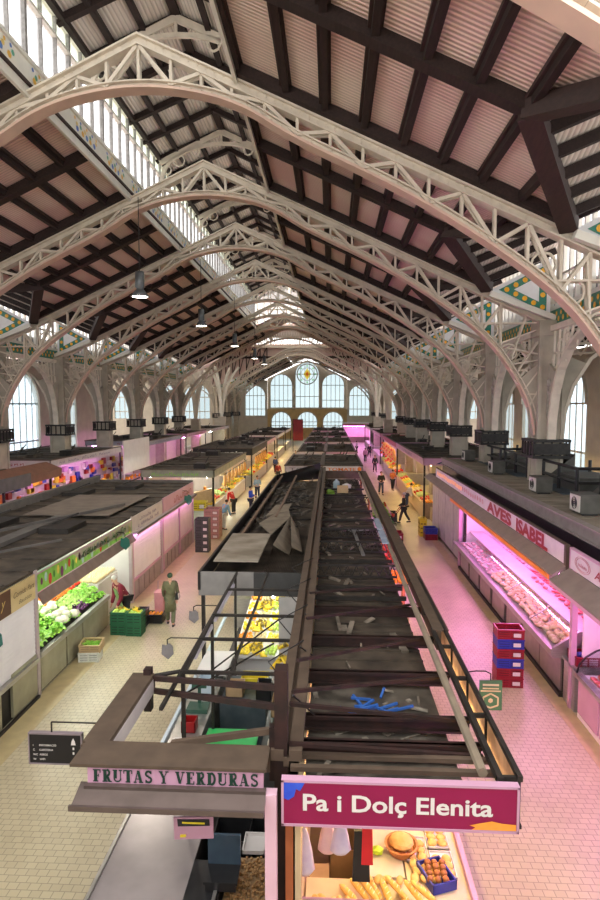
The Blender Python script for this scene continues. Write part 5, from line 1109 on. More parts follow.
# display in the fruit aisle end: crates and counters before the canopy
b = MB(); b.box(-8.2,-6.5,29.3,33.2,.85,.9); b.box(-8.1,-6.6,29.4,33.1,0,.85); b.build('glass_topped_counter', mat('pale_cyan_counter', (.52,.66,.64), (.46,.58,.57), 3, .15), label='pale glass topped counter past the mauve shutters', cat='counter')
for k in range(5):
    for j, x in enumerate((-5.95,)):
        crate(mat('dusty_pink_wood', (.42,.22,.20), (.36,.18,.17), 5) , 'dusty pink crate in the tall stack, %s from the floor' % ORD[k], (x,29.8,.3*k), (.75,.9,.29), 'tall stack of dusty pink crates')
for k in range(5):
    crate(LIGHTBLACK, 'black crate in the dark stack by the mauve shutters, %s from the floor' % ORD[k], (-5.85,26.9,.31*k), (.62,.5,.3), 'stack of black crates')
crate(yelpl, 'yellow crate on the pale glass topped counter', (-7.3,32.6,.9), (.9,.5,.5))
# ---- fruit display inside the roofed stall (seen through the roof grid)
b = MB(); b.hexa([(-2.25,13.4,.85),(-1.2,13.4,.85),(-1.2,17.4,1.25),(-2.25,17.4,1.25)], [(-2.25,13.4,.9),(-1.2,13.4,.9),(-1.2,17.4,1.3),(-2.25,17.4,1.3)]); b.box(-2.2,-1.25,13.6,17.3,0,.85); b.build('display_table', whitep, label='white sloping table of fruit lit under the dusty roof sheet', cat='table')
k = 0
for y in (13.4, 14.0, 14.6, 15.2, 15.8, 16.4):
    for x in (-2.22, -1.88, -1.54):
        p, c, nm = (ROW[2], ROW[7], ROW[1], ROW[0], ROW[6], ROW[2])[k % 6]; k += 1
        scatter(p, c, '%s on the lit white table under the dusty sheet' % nm, '%ss on the lit table' % nm, [(a,b2,z+(y-13.4)*.1) for a,b2,z in grid(x, x+.3, y, y+.5, 3, 4, .92)], sc_=1.1)
scatter(banana, 'bananas', 'yellow bananas hanging by the tall dark post', 'bananas hanging by the post', [(-.85,10.2,2.15),(-.78,10.4,2.3),(-.9,10.5,2.0),(-.85,10.0,2.25),(-.72,10.2,2.05)], sc_=1.2)
obox('plastic_crate', 'blue plastic crate under the white worktop', 'crate', -2.55,12.7,.3,.5,.5,.3, bluepl)
# ================================================================ bakery goods
b = MB(); b.box(-.28,1.66,5.95,6.95,0,.92); b.box(.95,1.66,6.95,10.5,0,.92); b.build('bakery_counter', mat('cream_counter', (.70,.58,.40), (.64,.52,.35), 3, .3), label='cream angled bakery counter below the magenta sign', cat='counter')
b = MB(); b.box(1.66,1.72,5.9,12,0,1.02); b.build('counter_edge', pinkw, label='pale pink outer ledge of the bakery counter', cat='ledge')
b = MB(); b.box(-.28,1.62,5.97,5.99,.93,1.20); b.box(-.28,1.62,6.0,6.28,1.20,1.215); b.build('glass_guard', clear, label='clear glass guard on the front of the bakery counter', cat='glass guard')
b = MB(); b.tube([(-.3,6.30,1.21),(1.62,6.30,1.21)], .014, 6); b.tube([(-.3,6.02,1.21),(1.62,6.02,1.21)], .012, 6); b.build('guard_rail', pinkw, label='pink edged rails of the bakery glass guard', cat='rail')
scatter(baguette, 'baguette', 'golden baguette in the heap on the bakery counter', 'baguettes on the bakery counter', [(.25+.105*k,6.62+.05*(k%2),.94+.05*(k%3)) for k in range(9)]+[(.3+.12*k,6.35,1.0) for k in range(7)], rots=.45, sc_=.95)
scatter(roll, 'bread roll', 'small golden roll at the front of the bakery counter', 'rolls on the bakery counter', grid(-.2,.25,6.35,6.6,5,3,.93)+grid(.3,.9,6.85,6.95,5,1,.94), rots=True)
scatter(roll, 'bread roll', 'golden roll behind the baguettes on the bakery counter', 'rolls behind the baguettes', grid(1.0,1.3,6.9,7.2,3,3,.93))
for i, (x, y) in enumerate(((1.12,7.45),(1.42,7.7),(1.12,8.2),(1.42,8.4),(1.42,7.2))):
    b = MB(); b.box(-.14,.14,-.22,.22,0,.015); b.box(-.14,-.13,-.22,.22,0,.04); b.box(.13,.14,-.22,.22,0,.04); b.box(-.14,.14,-.22,-.21,0,.04); b.box(-.14,.14,.21,.22,0,.04)
    o = b.build('pastry_tray', whitep, origin=(0,0,0), label='white pastry tray on the long bakery counter, %s from the baguettes' % ORD[i], cat='tray', group='pastry trays'); o.location = (x,y,.925)
    scatter(cookie, 'pastry', 'golden round pastry on a white tray of the bakery counter', 'pastries on the trays', [(x+a,y+c,.945) for a in (-.07,.06) for c in (-.14,-.03,.09)], sc_=1.0)
c = thing('basket', 'round wicker basket of bread at the back of the bakery counter', 'basket', (.93,7.42,.93)); b = MB(); b.lathe([(.15,0),(.21,.10),(.22,.12),(.19,.12),(.14,.03)], n=20); b.build('bowl', mat('wicker_brown', (.45,.16,.05), (.55,.24,.08), 20), c)
b = MB(); b.ico((0,0,.1), .16, 2, (1,1,.45)); b.build('round_loaf', mat('loaf_brown', (.62,.34,.10), (.72,.46,.18), 6), label='round brown loaf in the wicker basket', cat='bread').location = (.93,7.42,1.0)
c = thing('basket', 'blue rimmed basket of brown rolls among the pastry trays', 'basket', (1.30,6.98,.93)); b = MB()
b.box(-.15,.15,-.2,.2,0,.02); 
for a in ((-.16,-.14,-.21,.21),(.14,.16,-.21,.21),(-.16,.16,-.21,-.19),(-.16,.16,.19,.21)): b.box(*a,0,.12)
b.build('basket_body', bluepl, c); c.rotation_euler = (0,0,.35)
scatter(one('chocolate_bun', mat('brown_bun', (.30,.10,.03), (.42,.16,.05), 8, .35), lambda b: b.ico((0,0,.03),.04,2,(1,1,.8))), 'bun', 'glossy brown bun in the blue rimmed basket', 'buns in the blue basket', [(1.30+a,6.98+c_,1.0+.02*k) for k in (0,1) for a in (-.09,0,.09) for c_ in (-.13,-.04,.05,.13)])
b = MB(); b.ico((0,0,.06), .07, 1, (1,1,.8), wob=.3); b.build('green_lettuce_bag', mat('yellow_green_bag', (.55,.75,.05), (.45,.65,.05), 8), origin=(0,0,0), label='yellow green bag of sweets behind the baguettes', cat='bag').location = (.62,7.35,.93)
b = MB(); b.box(.42,.93,7.0,8.6,0,.92); b.build('side_table', mat('pale_table', (.66,.60,.48), (.6,.54,.43), 3), label='pale side table behind the baguettes', cat='table')
def hang_bag(x, y, z, m, lab, s=1):
    b = MB(); b.sm = True; b.lathe([(.02,.42*s),(.05,.36*s),(.09,.22*s),(.12,.05*s),(.07,0)], n=9); b.tube([(0,0,.42*s),(0,0,.55*s)], .008, 4); o = b.build('hanging_bag', m, origin=(0,0,0), label=lab, cat='bag', group='bags hung under the bakery sign'); o.location = (x,y,z); o.scale = (1,.5,1)
lil = mat('lilac_plastic', (.62,.52,.78), (.74,.66,.86), 6, .3)
hang_bag(-.28,6.35,1.45,lil,'tall lilac plastic bags hanging next to the pink post',1.3); hang_bag(.12,6.3,1.75,lil,'shorter lilac plastic bag hanging near the red apron'); hang_bag(-.02,6.5,1.6,mat('pink_plastic', (.85,.62,.72), (.8,.55,.66), 6, .3),'pale pink bag hanging beside the shorter lilac bag')
t = thing('apron', 'red and black apron hanging under the bakery sign', 'apron', (.36,6.45,1.32)); b = MB(); b.hexa([(-.10,-.02,0),(.10,-.02,0),(.10,.02,0),(-.10,.02,0)], [(-.08,-.02,.6),(.08,-.02,.6),(.08,.02,.6),(-.08,.02,.6)]); b.build('black_cloth', blackp, t)
b = MB(); b.hexa([(.0,-.04,.22),(.13,-.04,.22),(.13,.03,.22),(.0,.03,.22)], [(.01,-.04,.68),(.12,-.04,.68),(.12,.03,.68),(.01,.03,.68)]); b.build('red_cloth', mat('bright_red_cloth', (.75,.02,.03), (.65,.02,.03), 4), t)
b = MB(); b.bar((-.1,0,.68), (.14,0,.68), .02); b.build('hanger', dkst, t)
b = MB(); b.box(-.25,.0,6.9,7.4,.70,.74); b.box(-.25,.0,6.9,6.92,.74,.8); b.bar((-.22,7.4,.74),(-.22,7.4,0),.03); b.bar((-.02,7.4,.74),(-.02,7.4,0),.03); b.bar((-.22,6.95,.70),(-.22,6.95,0),.03); b.bar((-.02,6.95,.70),(-.02,6.95,0),.03); b.build('tray_trolley', cardb, label='brown tray on thin legs behind the bakery counter', cat='trolley')
obox('cardboard_box', 'flattened brown cardboard on the bakery floor behind the counter', 'box', .2,8.2,0,.4,.5,.5, cardb)
obox('cardboard_box', 'dark box hanging behind the lilac bags in the bakery', 'box', .0,7.3,1.7,.36,.3,.22, blackpl)
# ================================================================ butcher row
XR = 5.3
br = thing('market_island', 'long butcher row under one flat roof with a grey edge beam', 'market stall', (8,4,0), None, world=True)
b = MB(); b.box(6.0,11.3,4,32.2,3.76,3.84)
for k in range(30): b.box(6.1,7.4,4.2+k*.93,4.24+k*.93,3.84,3.85)
b.build('roof_deck', mat('grey_brown_flagged_roof', (.20,.175,.135), (.31,.275,.22), 1.2, .85, bump=.1), br)
b = MB(); b.box(5.92,6.02,4,32.3,3.58,3.88); b.box(5.86,6.10,4,32.3,3.87,3.91); b.box(5.86,5.94,4,32.3,3.56,3.60); b.build('edge_beam', mat('mauve_grey_beam', (.24,.20,.195), (.29,.25,.24), 4, .5), br)
b = MB(); b.box(5.32,6.0,4,32.2,3.0,3.06); b.box(5.95,5.99,4,32.2,3.06,3.62); b.build('gap_shade_sheet', blackp, br)  # added black sheets stand in for the shaded gap behind the sign
b = MB(); b.box(8.9,8.96,4,32,0,3.76); b.box(5.5,8.9,13.0,13.06,0,3.0); b.box(5.6,8.9,24.7,24.76,0,3.0); b.build('partition', mat('pink_white_panel', (.86,.74,.80), (.80,.68,.75), 3, .35), br)
b = MB(); b.box(5.5,8.9,4,32,0,.05); b.build('platform', paleb, br)
for y in (13.15, 24.75): b = MB(); b.box(XR-.02,XR+.10,y-.06,y+.06,0,3.1); b.build('post', pinkw, br)
# AVES ISABEL
av = thing('market_stall', 'poultry stall with a long white sign reading AVES ISABEL in red', 'market stall', (XR,19,0), 'stalls of the butcher row', world=True)
b = MB(); b.box(XR-.02,XR+.03,13.6,30.3,3.12,3.56); sg = b.build('sign_board', mat('white_sign', (.66,.60,.62), (.60,.54,.57), 3), av)
b = MB(); b.box(XR-.04,XR+.05,13.6,30.3,3.55,3.58); b.box(XR-.04,XR+.05,13.5,13.62,2.95,3.58); b.build('sign_edging', steel_br, sg)
text('AVES', (XR-.03,20.35,3.17), (0,-1,0), (0,0,1), .34, redp, sg, width=2.75, bold=.05)
text('ISABEL', (XR-.03,17.15,3.16), (0,-1,0), (0,0,1), .35, redp, sg, width=2.5, bold=.05)
b = MB()
for k in range(26): y = 21+k*.35; b.m = 0 if y < 24.5 else 1; b.add([(XR-.024, y+.15*math.cos(a*PI/3), 3.34+.02*math.sin(k)+.1*math.sin(a*PI/3)) for a in range(6)], [tuple(range(6))])
b.build('painted_poultry', [mat('painted_pink_grey', (.55,.22,.24), (.6,.45,.45), 6), mat('backlit_orange', (.95,.35,.12), (.9,.5,.3), 4, emit=.5, ecol=(1,.35,.12))], sg, kind='stuff')
b = MB(); b.hexa([(XR-.03,13.5,3.02),(XR-.03,32,3.02),(4.98,32,2.84),(4.98,13.5,2.84)], [(XR-.03,13.5,3.11),(XR-.03,32,3.11),(4.96,32,2.90),(4.96,13.5,2.90)]); b.build('hood', mat('taupe_hood', (.25,.20,.17), (.20,.16,.14), 3, .5), av)
b = MB(); b.box(4.95,4.98,13.7,25.0,2.74,2.84); b.build('orange_valance', orangep, av)
b = MB(); b.box(4.94,4.96,13.7,25,2.72,2.745); b.build('valance_trim', pinkw, av)
b = MB()
for y0 in (13.7,15.1,16.6,18.2,19.8,21.4,23.0): b.box(XR,XR+.04,y0,y0+1.35,.12,.88)
b.build('base_doors', mat('brown_grey_steel', (.36,.31,.29), (.30,.26,.25), 4, .3, .6), av)
b = MB(); b.box(XR+.04,6.2,13.65,24.6,.1,.95); b.box(XR-.05,XR+.05,13.62,24.6,0,.1); b.build('base', dkst, av)
b = MB(); b.hexa([(5.08,13.62,.92),(5.08,24.6,.92),(5.5,24.6,.92),(5.5,13.62,.92)], [(5.02,13.62,1.14),(5.02,24.6,1.14),(5.5,24.6,1.05),(5.5,13.62,1.05)]); b.build('bumper', steel, av)
b = MB(); b.hexa([(5.2,13.7,1.04),(6.15,13.7,1.2),(6.15,24.5,1.2),(5.2,24.5,1.04)], [(5.2,13.7,1.06),(6.15,13.7,1.22),(6.15,24.5,1.22),(5.2,24.5,1.06)]); b.build('display_bed', whitep, av)
b = MB(); b.hexa([(5.10,13.7,1.16),(5.66,13.7,1.52),(5.66,24.5,1.52),(5.10,24.5,1.16)], [(5.10,13.7,1.17),(5.66,13.7,1.53),(5.66,24.5,1.53),(5.10,24.5,1.17)]); b.build('front_glass', clear, av)
b = MB(); b.box(5.66,6.22,13.65,24.5,1.52,1.56); b.build('glass_case_top', mat('pink_white_laminate', (.46,.40,.43), (.42,.36,.39), 3, .3), av)
b = MB(); b.prism([(5.05,1.05),(5.10,1.18),(5.66,1.57),(6.22,1.57),(6.22,.95),(5.2,.95)], 'y', 13.58, 13.66); b.build('end_panel', steel, av)
for y in (15.4, 17.6, 19.8, 22.0): b = MB(); b.bar((5.10,y,1.18), (5.66,y,1.54), .02); b.build('glass_bracket', steel, av)
b = MB(); b.box(6.35,7.15,13.8,24.4,0,1.0); b.build('back_worktop', mat('grey_pink_worktop', (.42,.34,.38), (.34,.27,.31), 3, .3), av)
b = MB(); b.tube([(5.4,13.9,2.72),(5.4,24.4,2.72)], .03, 6); b.tube([(7.0,13.9,2.85),(7.0,24.4,2.85)], .03, 6); b.build('light_tube', pinktube, av)
b = MB(); b.tube([(5.16,15.4,2.66),(5.16,24.2,2.66)], .03, 6); b.build('aisle_light_tube', pinktube, av)
for y0, y1 in ((24.9,26.6),(26.7,28.6),(28.7,30.3),(30.4,32.1)):
    b = MB(); b.box(5.46,5.50,y0,y1,.12,2.90)
    for k in range(3): b.box(5.445,5.46,y0+(y1-y0)*k/3+.02,y0+(y1-y0)*(k+1)/3-.02,.2,2.8)
    b.build('shutter', grey_sh, av)
b = MB(); b.box(5.5,5.6,24.8,32.2,0,3.0); b.build('shutter_backing', dkst, av)
scatter(chicken, 'chicken', 'raw chicken in the glass case of the poultry stall', 'chickens in the glass case', grid(5.25,6.0,13.9,19.8,4,22,1.07,.17), rots=True, sc_=.95)
scatter(fish, 'meat', 'pale pink portion of meat in the glass case of the poultry stall', 'pale portions in the glass case', grid(5.25,6.0,19.8,24.3,4,14,1.07,.17))
scatter(steak, 'meat', 'red cut of meat on the white back worktop of the poultry stall', 'red cuts on the back worktop', grid(6.42,7.0,14.0,20.5,4,20,1.01), sc_=1.5)
scatter(steak, 'meat', 'red cut of meat on top of the poultry glass case', 'red cuts on the glass case', grid(5.95,6.2,14.0,18.0,1,12,1.57), sc_=.8)
scatter(fish, 'meat', 'pale cut on the far half of the white back worktop', 'pale cuts on the back worktop', grid(6.42,7.0,20.5,24.2,3,12,1.01), sc_=1.4)
crate(redpl, 'red plastic tray of meat on the back worktop of the poultry stall', (6.9,15.2,1.06), (.4,.9,.1), name='meat_tray', cat='tray')
for i, (y, m_) in enumerate(((14.6,redpl),(16.6,mat('orange_plastic',(.80,.16,.02))),(18.6,bluepl),(20.4,redpl),(22.6,yelpl))):
    b = MB(); b.box(-.2,.2,-.45,.45,0,.06); b.box(-.18,.18,-.42,.42,.06,.07); o = b.build('meat_tray', m_, origin=(0,0,0), label='%s coloured tray on the back shelf of the poultry stall' % ('red','orange','blue','second red','yellow')[i], cat='tray'); o.location = (8.2,y,1.35)
b = MB(); b.box(7.9,8.85,13.8,24.4,1.28,1.35); b.build('back_shelf', whitep, label='white shelf along the pink wall of the poultry stall', cat='shelf')
for i, y in enumerate((14.2,15.8,17.4,19.0,20.8,22.4)):
    b = MB(); b.box(8.84,8.89,y,y+1.1,1.7,2.6); b.build('wall_poster', (redp, yelpl, pinkw, redp, orangep, whitep)[i], label='%s panel on the back wall of the poultry stall, %s from the near end' % (('red','yellow','pale','red','orange','white')[i], ORD[i]), cat='poster')
b = MB(); b.hexa([(5.0,12.2,2.95),(5.0,13.0,2.95),(5.0,13.0,2.97),(5.0,12.2,2.97)], [(5.0,12.2,2.98),(5.0,13,2.98),(5.0,13,3),(5.0,12.2,3)])
# low worktop, red box
b = MB(); b.box(XR+.02,6.2,12.95,13.56,0,.95); b.box(XR-.02,6.25,12.92,13.58,.95,1.0); b.build('end_worktop', steel, label='stainless end worktop between the two glass cases', cat='worktop')
crate(redpl, 'red tray with blue bags on the end worktop', (5.62,13.25,1.0), (.5,.5,.2), name='plastic_tray', cat='tray')
b = MB(); b.ico((5.62,13.25,1.17), .15, 1, (1,1,.4), wob=.2); b.build('blue_bag', bluepl, label='bundle of blue bags in the red tray', cat='bags')
# nearest butcher
bn = thing('market_stall', 'butcher stall with a white script sign beside the AVES ISABEL sign', 'market stall', (XR,10,0), 'stalls of the butcher row', world=True)
b = MB(); b.box(XR-.02,XR+.03,6,13.3,3.12,3.56); sg = b.build('sign_board', MATS['white_sign'], bn)
b = MB(); b.box(XR-.04,XR+.05,6,13.3,3.55,3.58); b.box(XR-.03,XR+.05,13.28,13.32,3.1,3.58); b.build('sign_edging', pinkw, sg)
b = MB()
for k in range(20):
    a0, a1 = k*PI/10, (k+1)*PI/10
    for rr in (1.0, .82): b.bar((XR-.026,12.65+.38*rr*math.cos(a0),3.34+.16*rr*math.sin(a0)), (XR-.026,12.65+.38*rr*math.cos(a1),3.34+.16*rr*math.sin(a1)), .012, .008)
b.build('oval_emblem', mat('faded_red', (.55,.25,.28)), sg)
marks((XR-.03,12.90,3.29), (0,-1,0), (0,0,1), .09, MATS['faded_red'], sg, .5, 7)
text('Am', (XR-.03,12.05,3.24), (0,-1,0), (0,0,1), .19, redp, sg, width=.55, shear=.3, bold=.01)
b = MB(); b.hexa([(XR-.03,6,3.02),(XR-.03,13.3,3.02),(4.85,13.3,2.80),(4.85,6,2.80)], [(XR-.03,6,3.11),(XR-.03,13.3,3.11),(4.83,13.3,2.86),(4.83,6,2.86)]); b.build('hood', MATS['taupe_hood'], bn)
b = MB(); b.box(4.84,4.86,6,13.3,2.74,2.82); b.build('hood_trim', pinkw, bn)
b = MB(); b.box(XR+.04,6.5,7.5,12.75,.1,.90); b.box(XR+.02,6.5,7.5,12.75,0,.1); b.build('base', MATS['pink_white_panel'], bn)
for y0 in (7.6, 9.0, 10.4, 11.75): b = MB(); b.box(XR,XR+.04,y0,y0+1.25 if y0 < 11 else 12.7,.14,.84); b.build('base_panel', pinkw, bn)
b = MB(); b.box(XR-.04,XR+.1,7.5,12.8,.88,.98); b.build('bumper', steel, bn)
C = [(XR-.02+1.05*(1-math.cos(t)),.98+.62*math.sin(t)) for t in (0,.3,.6,.9,1.2,1.5)]
b = MB()
for (xa, za), (xb, zb) in zip(C, C[1:]): b.hexa([(xa,7.5,za),(xb,7.5,zb),(xb,12.75,zb),(xa,12.75,za)], [(xa-.005,7.5,za+.01),(xb-.005,7.5,zb+.01),(xb-.005,12.75,zb+.01),(xa-.005,12.75,za+.01)])
b.build('curved_glass', clear, bn)
b = MB()
for yy in (12.75, 10.2): 
    for (xa, za), (xb, zb) in zip(C, C[1:]): b.bar((xa,yy,za), (xb,yy,zb), .03)
b.box(6.25,6.6,7.5,12.8,1.55,1.62); b.build('case_frame', blackpl, bn)
b = MB(); b.prism([(p[0], p[1]) for p in C]+[(6.5,1.6),(6.5,.95),(XR,.95)], 'y', 12.76, 12.80); b.build('end_glass', clear, bn)
b = MB(); b.box(XR+.1,6.4,7.6,12.7,.92,.95); b.build('display_bed', whitep, bn)
b = MB(); b.tube([(5.6,7.8,2.7),(5.6,12.6,2.7)], .045, 6); b.build('light_tube', pinktube, bn)
b = MB(); b.box(6.3,8.9,12.84,12.9,0,3.0); wl = b.build('side_wall', MATS['pink_white_panel'], bn)
b = MB(); b.box(6.5,7.3,12.82,12.835,1.5,2.3); b.build('side_window', mat('violet_pane', (.28,.12,.40), (.50,.10,.30), 2, .2), bn)
scatter(steak, 'meat', 'dark red cut of meat under the curved glass of the nearest butcher case', 'cuts under the curved glass', grid(5.45,6.3,7.8,12.6,5,22,.96), sc_=1.0)
ACPOS = ((6.65,16.0),(6.8,19.8),(6.85,25.2),(7.0,31.0))
# AC units and ducts on the butcher row roof
ac = thing('air_conditioner', 'x', 'air conditioner', (0,0,0), 'air conditioning units on the butcher roof'); b = MB(); b.box(-.28,.38,-.42,.42,.06,.66); b.box(-.3,.4,-.44,.44,.66,.69); b.build('casing', mat('grey_green_casing', (.06,.06,.052), (.09,.088,.08), 3, .5), ac)
b = MB(); b.box(-.31,-.28,-.40,.40,.10,.64); b.build('front_panel', mat('off_white_panel', (.62,.60,.55), (.54,.52,.48), 3), ac)
b = MB()
for rr in (.20,.13,.06):
    for k in range(12): a0, a1 = k*PI/6, (k+1)*PI/6; b.bar((-.32,rr*math.cos(a0),.37+rr*math.sin(a0)), (-.32,rr*math.cos(a1),.37+rr*math.sin(a1)), .03, .012)
b.build('fan_grille', blackpl, ac)
for sy in (-.35,.35): b = MB(); b.box(-.2,.3,sy-.05,sy+.05,0,.06); b.build('foot', blackpl, ac); tree = kids()
for i, (x, y) in enumerate(ACPOS):
    ac.scale = (.78,)*3; lab = 'grey air conditioner with a pale fan panel on the butcher roof, %s from the viewer' % ORD[i]
    if i == 0: ac.location = (x,y,3.85); ac['label'] = lab
    else: dup(ac, (x,y,3.85), label=lab, tree=tree)
for i, (y0) in enumerate((14.5, 19.2, 24, 27.75)):
    t = thing('roof_railing', 'black railing and duct frame on the butcher roof, %s from the viewer' % ORD[i], 'railing', (9,y0,3.84), 'railings on the butcher roof', world=True); b = MB()
    for yy in (y0, y0+1.5, y0+3): b.tube([(7.75,yy,3.84),(7.75,yy,4.7)], .06, 6); b.tube([(9.4,yy,3.84),(9.4,yy,4.7)], .06, 6)
    for z in (4.25, 4.7): b.tube([(7.75,y0,z),(7.75,y0+3,z)], .055, 6); b.tube([(7.75,y0,z),(9.4,y0,z)], .055, 6)
    b.build('rails', blackpl, t)
    b = MB(); b.box(8.0,9.2,y0+.4,y0+2.4,3.84,4.35); b.hexa([(7.5,y0+3.1,3.84),(8.9,y0+3.1,3.84),(8.9,y0+4.1,3.84),(7.5,y0+4.1,3.84)], [(7.75,y0+3.1,3.9),(8.9,y0+3.1,4.9),(8.9,y0+4.1,4.9),(7.8,y0+4.1,3.9)]); b.build('duct', MATS['grey_green_casing'], t)
    b = MB(); b.box(7.4,11.2,y0+.2,y0+2.8,3.85,3.87); b.build('blue_sheet', mat('dark_blue_grey_sheet', (.06,.09,.12), (.09,.12,.15), 3), t)
# stacked crates in the busy aisle
for k, (m_, nm) in enumerate(((redpl,'red'),(redpl,'red'),(bluepl,'blue'),(redpl,'red'),(bluepl,'blue'),(redpl,'red'))):
    crate(m_, '%s crate in the tall red and blue stack, %s' % (nm, ('on the floor','second from the floor','third from the floor','fourth from the floor','fifth from the floor','topmost')[k]), (4.27,14.25,.235*k), (.62,.44,.225), 'tall red and blue crate stack', rot=-.03)
for k, (m_, nm) in enumerate(((redpl,'red'),(bluepl,'blue'))): crate(m_, '%s crate in the small stack by the grey shutters' % nm, (5.0,30.0,.3*k), (.6,.7,.28))
crate(yelpl, 'yellow crate standing behind the blue crate by the grey shutters', (4.72,30.8,0), (.35,.6,.9))
# goods along the bakery side of the aisle
for k in range(3): crate((redpl, blackpl, redpl)[k], '%s crate in the low stack beside the centre island, %s' % (('red','black','red')[k], ('at the bottom','in the middle','on top')[k]), (3.0,27.6,.28*k), (.62,.8,.27))
b = MB(); b.box(2.0,2.9,19.6,21.2,0,.75); b.build('display_stand', mat('pale_pink_box', (.75,.58,.66), (.68,.52,.60), 4), label='pale stand of orange fruit beside the centre island', cat='stand')
scatter(orange, 'orange', 'orange on the pale stand beside the centre island', 'oranges on the pale stand', grid(2.1,2.85,19.7,21.1,6,9,.75)+grid(2.2,2.75,20,20.9,4,5,.80), sc_=1.3)
scatter(rapple, 'apple', 'red apple on the shelf beside the centre island', 'red apples beside the centre island', grid(2.0,2.4,22.2,25.5,3,14,.8), sc_=1.4)
b = MB(); b.box(1.95,2.5,21.6,26,0,.78); b.build('display_stand', steel, label='steel stand of red apples beside the centre island', cat='stand')
b = MB(); b.box(2.1,3.2,29,32.2,0,.7); b.build('display_stand', whitep, label='white stand of greens beside the dark trolley', cat='stand')
scatter(cabbage, 'cabbage', 'dark cabbage on the white stand beside the trolley', 'cabbages on the white stand', grid(2.3,3.1,29.3,32,3,8,.7), sc_=1.1)
scatter(lettuce, 'lettuce', 'lettuce heaped on the white stand near the trolley', 'lettuces on the white stand', grid(2.3,3.1,31,35,3,6,.85), sc_=1.2)
b = MB(); b.box(2.2,3.3,32.4,35.4,.72,.84); b.box(2.3,2.4,32.5,32.6,0,.72); b.box(3.1,3.2,32.5,32.6,0,.72); b.box(2.3,2.4,35.2,35.3,0,.72); b.box(3.1,3.2,35.2,35.3,0,.72); b.build('trestle_table', pinkw, label='pink white table beside the TOMATE stall', cat='table')
scatter(tomato, 'tomato', 'tomato on the pink white table beside the TOMATE stall', 'tomatoes on the pink table', grid(2.3,3.2,34,35.3,5,6,.86), sc_=1.8)
# stall with the corner sign beyond the cross passage
s4 = stall('stall with a white corner sign reading ALAN past the grey shutters', 5.4,11.2,35.2,50, zt=3.6, fas=pinkw, txt='ALAN', tcol=mat('navy_letter', (.02,.03,.12)), fh=.42, tube=warmtube, under=woodc, side=None, group='stalls of the butcher row')
marks((5.39,45,3.28), (0,-1,0), (0,0,1), .2, MATS['grey_blue_letter'], s4, 5, 12)
for i, (y0, y1) in enumerate(((50.5,64),(68,80),(84,99))):
    stall('stall beyond the ALAN corner sign, %s block of the butcher row' % ORD[i], 5.5,11,y0,y1, zt=3.5, fas=(redp, pinkw, paleb)[i], txt='Carns', fh=.4, tube=(warmtube, pinktube, pinktube)[i], group='stalls of the butcher row')
row_produce(5.45,6.0,36,49.5,.92,'aisle counter of the ALAN stall', n=5, off=3)
for k, (p, c, nm) in enumerate(ROW): scatter(p, c, '%s on the front counter of the ALAN stall' % nm, '%ss on the front ALAN counter' % nm, grid(5.6+k*.5,6.05+k*.5,35.3,36.0,3,3,.92), sc_=1.6)
scatter(lettuce, 'lettuce', 'lettuce in front of the ALAN stall', 'lettuces at the ALAN stall', grid(6,8,34.7,35.1,7,2,.72), sc_=1.1)
b = MB(); b.box(5.8,8.3,34.5,35.15,0,.72); b.build('wooden_stand', woodc, label='wooden stand of greens in front of the ALAN stall', cat='stand')
row_produce(5.5,6.1,51,63.5,.92,'counter in the block beyond the ALAN stall', n=4, size=2.2, step=1.6, off=5)
scatter(ham, 'hanging goods', 'ochre goods hanging in the block beyond the ALAN stall', 'goods hanging beyond the ALAN stall', [(5.4,51+k*.8,1.9+.4*(k%2)) for k in range(15)], rots=None, sc_=1.4)
scatter(rapple, 'apple', 'red fruit strung up in the block beyond the ALAN stall', 'red fruit strung up', [(5.35,51.3+k*.6,1.6+.35*(k%4)) for k in range(22)], sc_=3)
# ================================================================ row beyond, on the far side of the greengrocer island
for i, (y0, y1, tx, fm, lab, tb_) in enumerate(((12,27,'Carns',steel_br,'stall with a brown hood at the edge of the view over the dark island roof',pinktube),(31.5,42.5,'Congelats',pinkw,'pink lit stall with a pale corner sign beyond the greengrocer island roof',pinktube),
        (49,60,'Peixos',mat('grey_blue_fascia', (.30,.31,.34), (.25,.26,.29), 3),'stall with a grey blue fascia past the plain white panel',pinktube),(62,72,'Mar',pinkw,'stall with a red and white sign near the crossing, far row',pinktube),(76,88,'Marisc',paleb,'last lit stall of the far row before the end windows',whitetube))):
    s5 = stall(lab, -20.5,-15.1,y0,y1, zt=3.7, fas=paleb if i == 1 else fm, txt=tx, tcol=redp if i else whitep, fh=.38, tube=tb_, group='stalls of the far row', clutter=6, roofm=grime2)
    marks((-15.09,y0+1,3.42), (0,1,0), (0,0,1), .18, redp if i > 2 else MATS['grey_blue_letter'], s5, (y1-y0)*.7, 20)
b = MB(); b.box(-15.1,-15.0,42.7,48.8,1.7,4.1); b.box(-15.1,-15,42.7,42.8,0,1.7); b.box(-15.1,-15,48.7,48.8,0,1.7); b.build('blank_hoarding', whitep, label='plain white panel between two stalls of the far row', cat='panel')
b = MB(); b.hexa([(-15.1,20,3.3),(-15.1,31,3.3),(-14.3,31,2.95),(-14.3,20,2.95)], [(-15.1,20,3.75),(-15.1,31,3.7),(-14.25,31,3.35),(-14.25,20,3.4)]); hd = b.build('awning', mat('rust_brown_awning', (.24,.11,.07), (.19,.09,.06), 3), label='rust brown awning box over the far pink lit counter', cat='awning')
b = MB(); b.box(-14.2,-14.15,20,27.5,2.9,3.5); pn = b.build('grey_sign_panel', mat('dark_grey_panel', (.13,.12,.12), (.10,.095,.09), 3), label='dark grey sign panel with a faint round emblem in front of the brown awning', cat='sign')
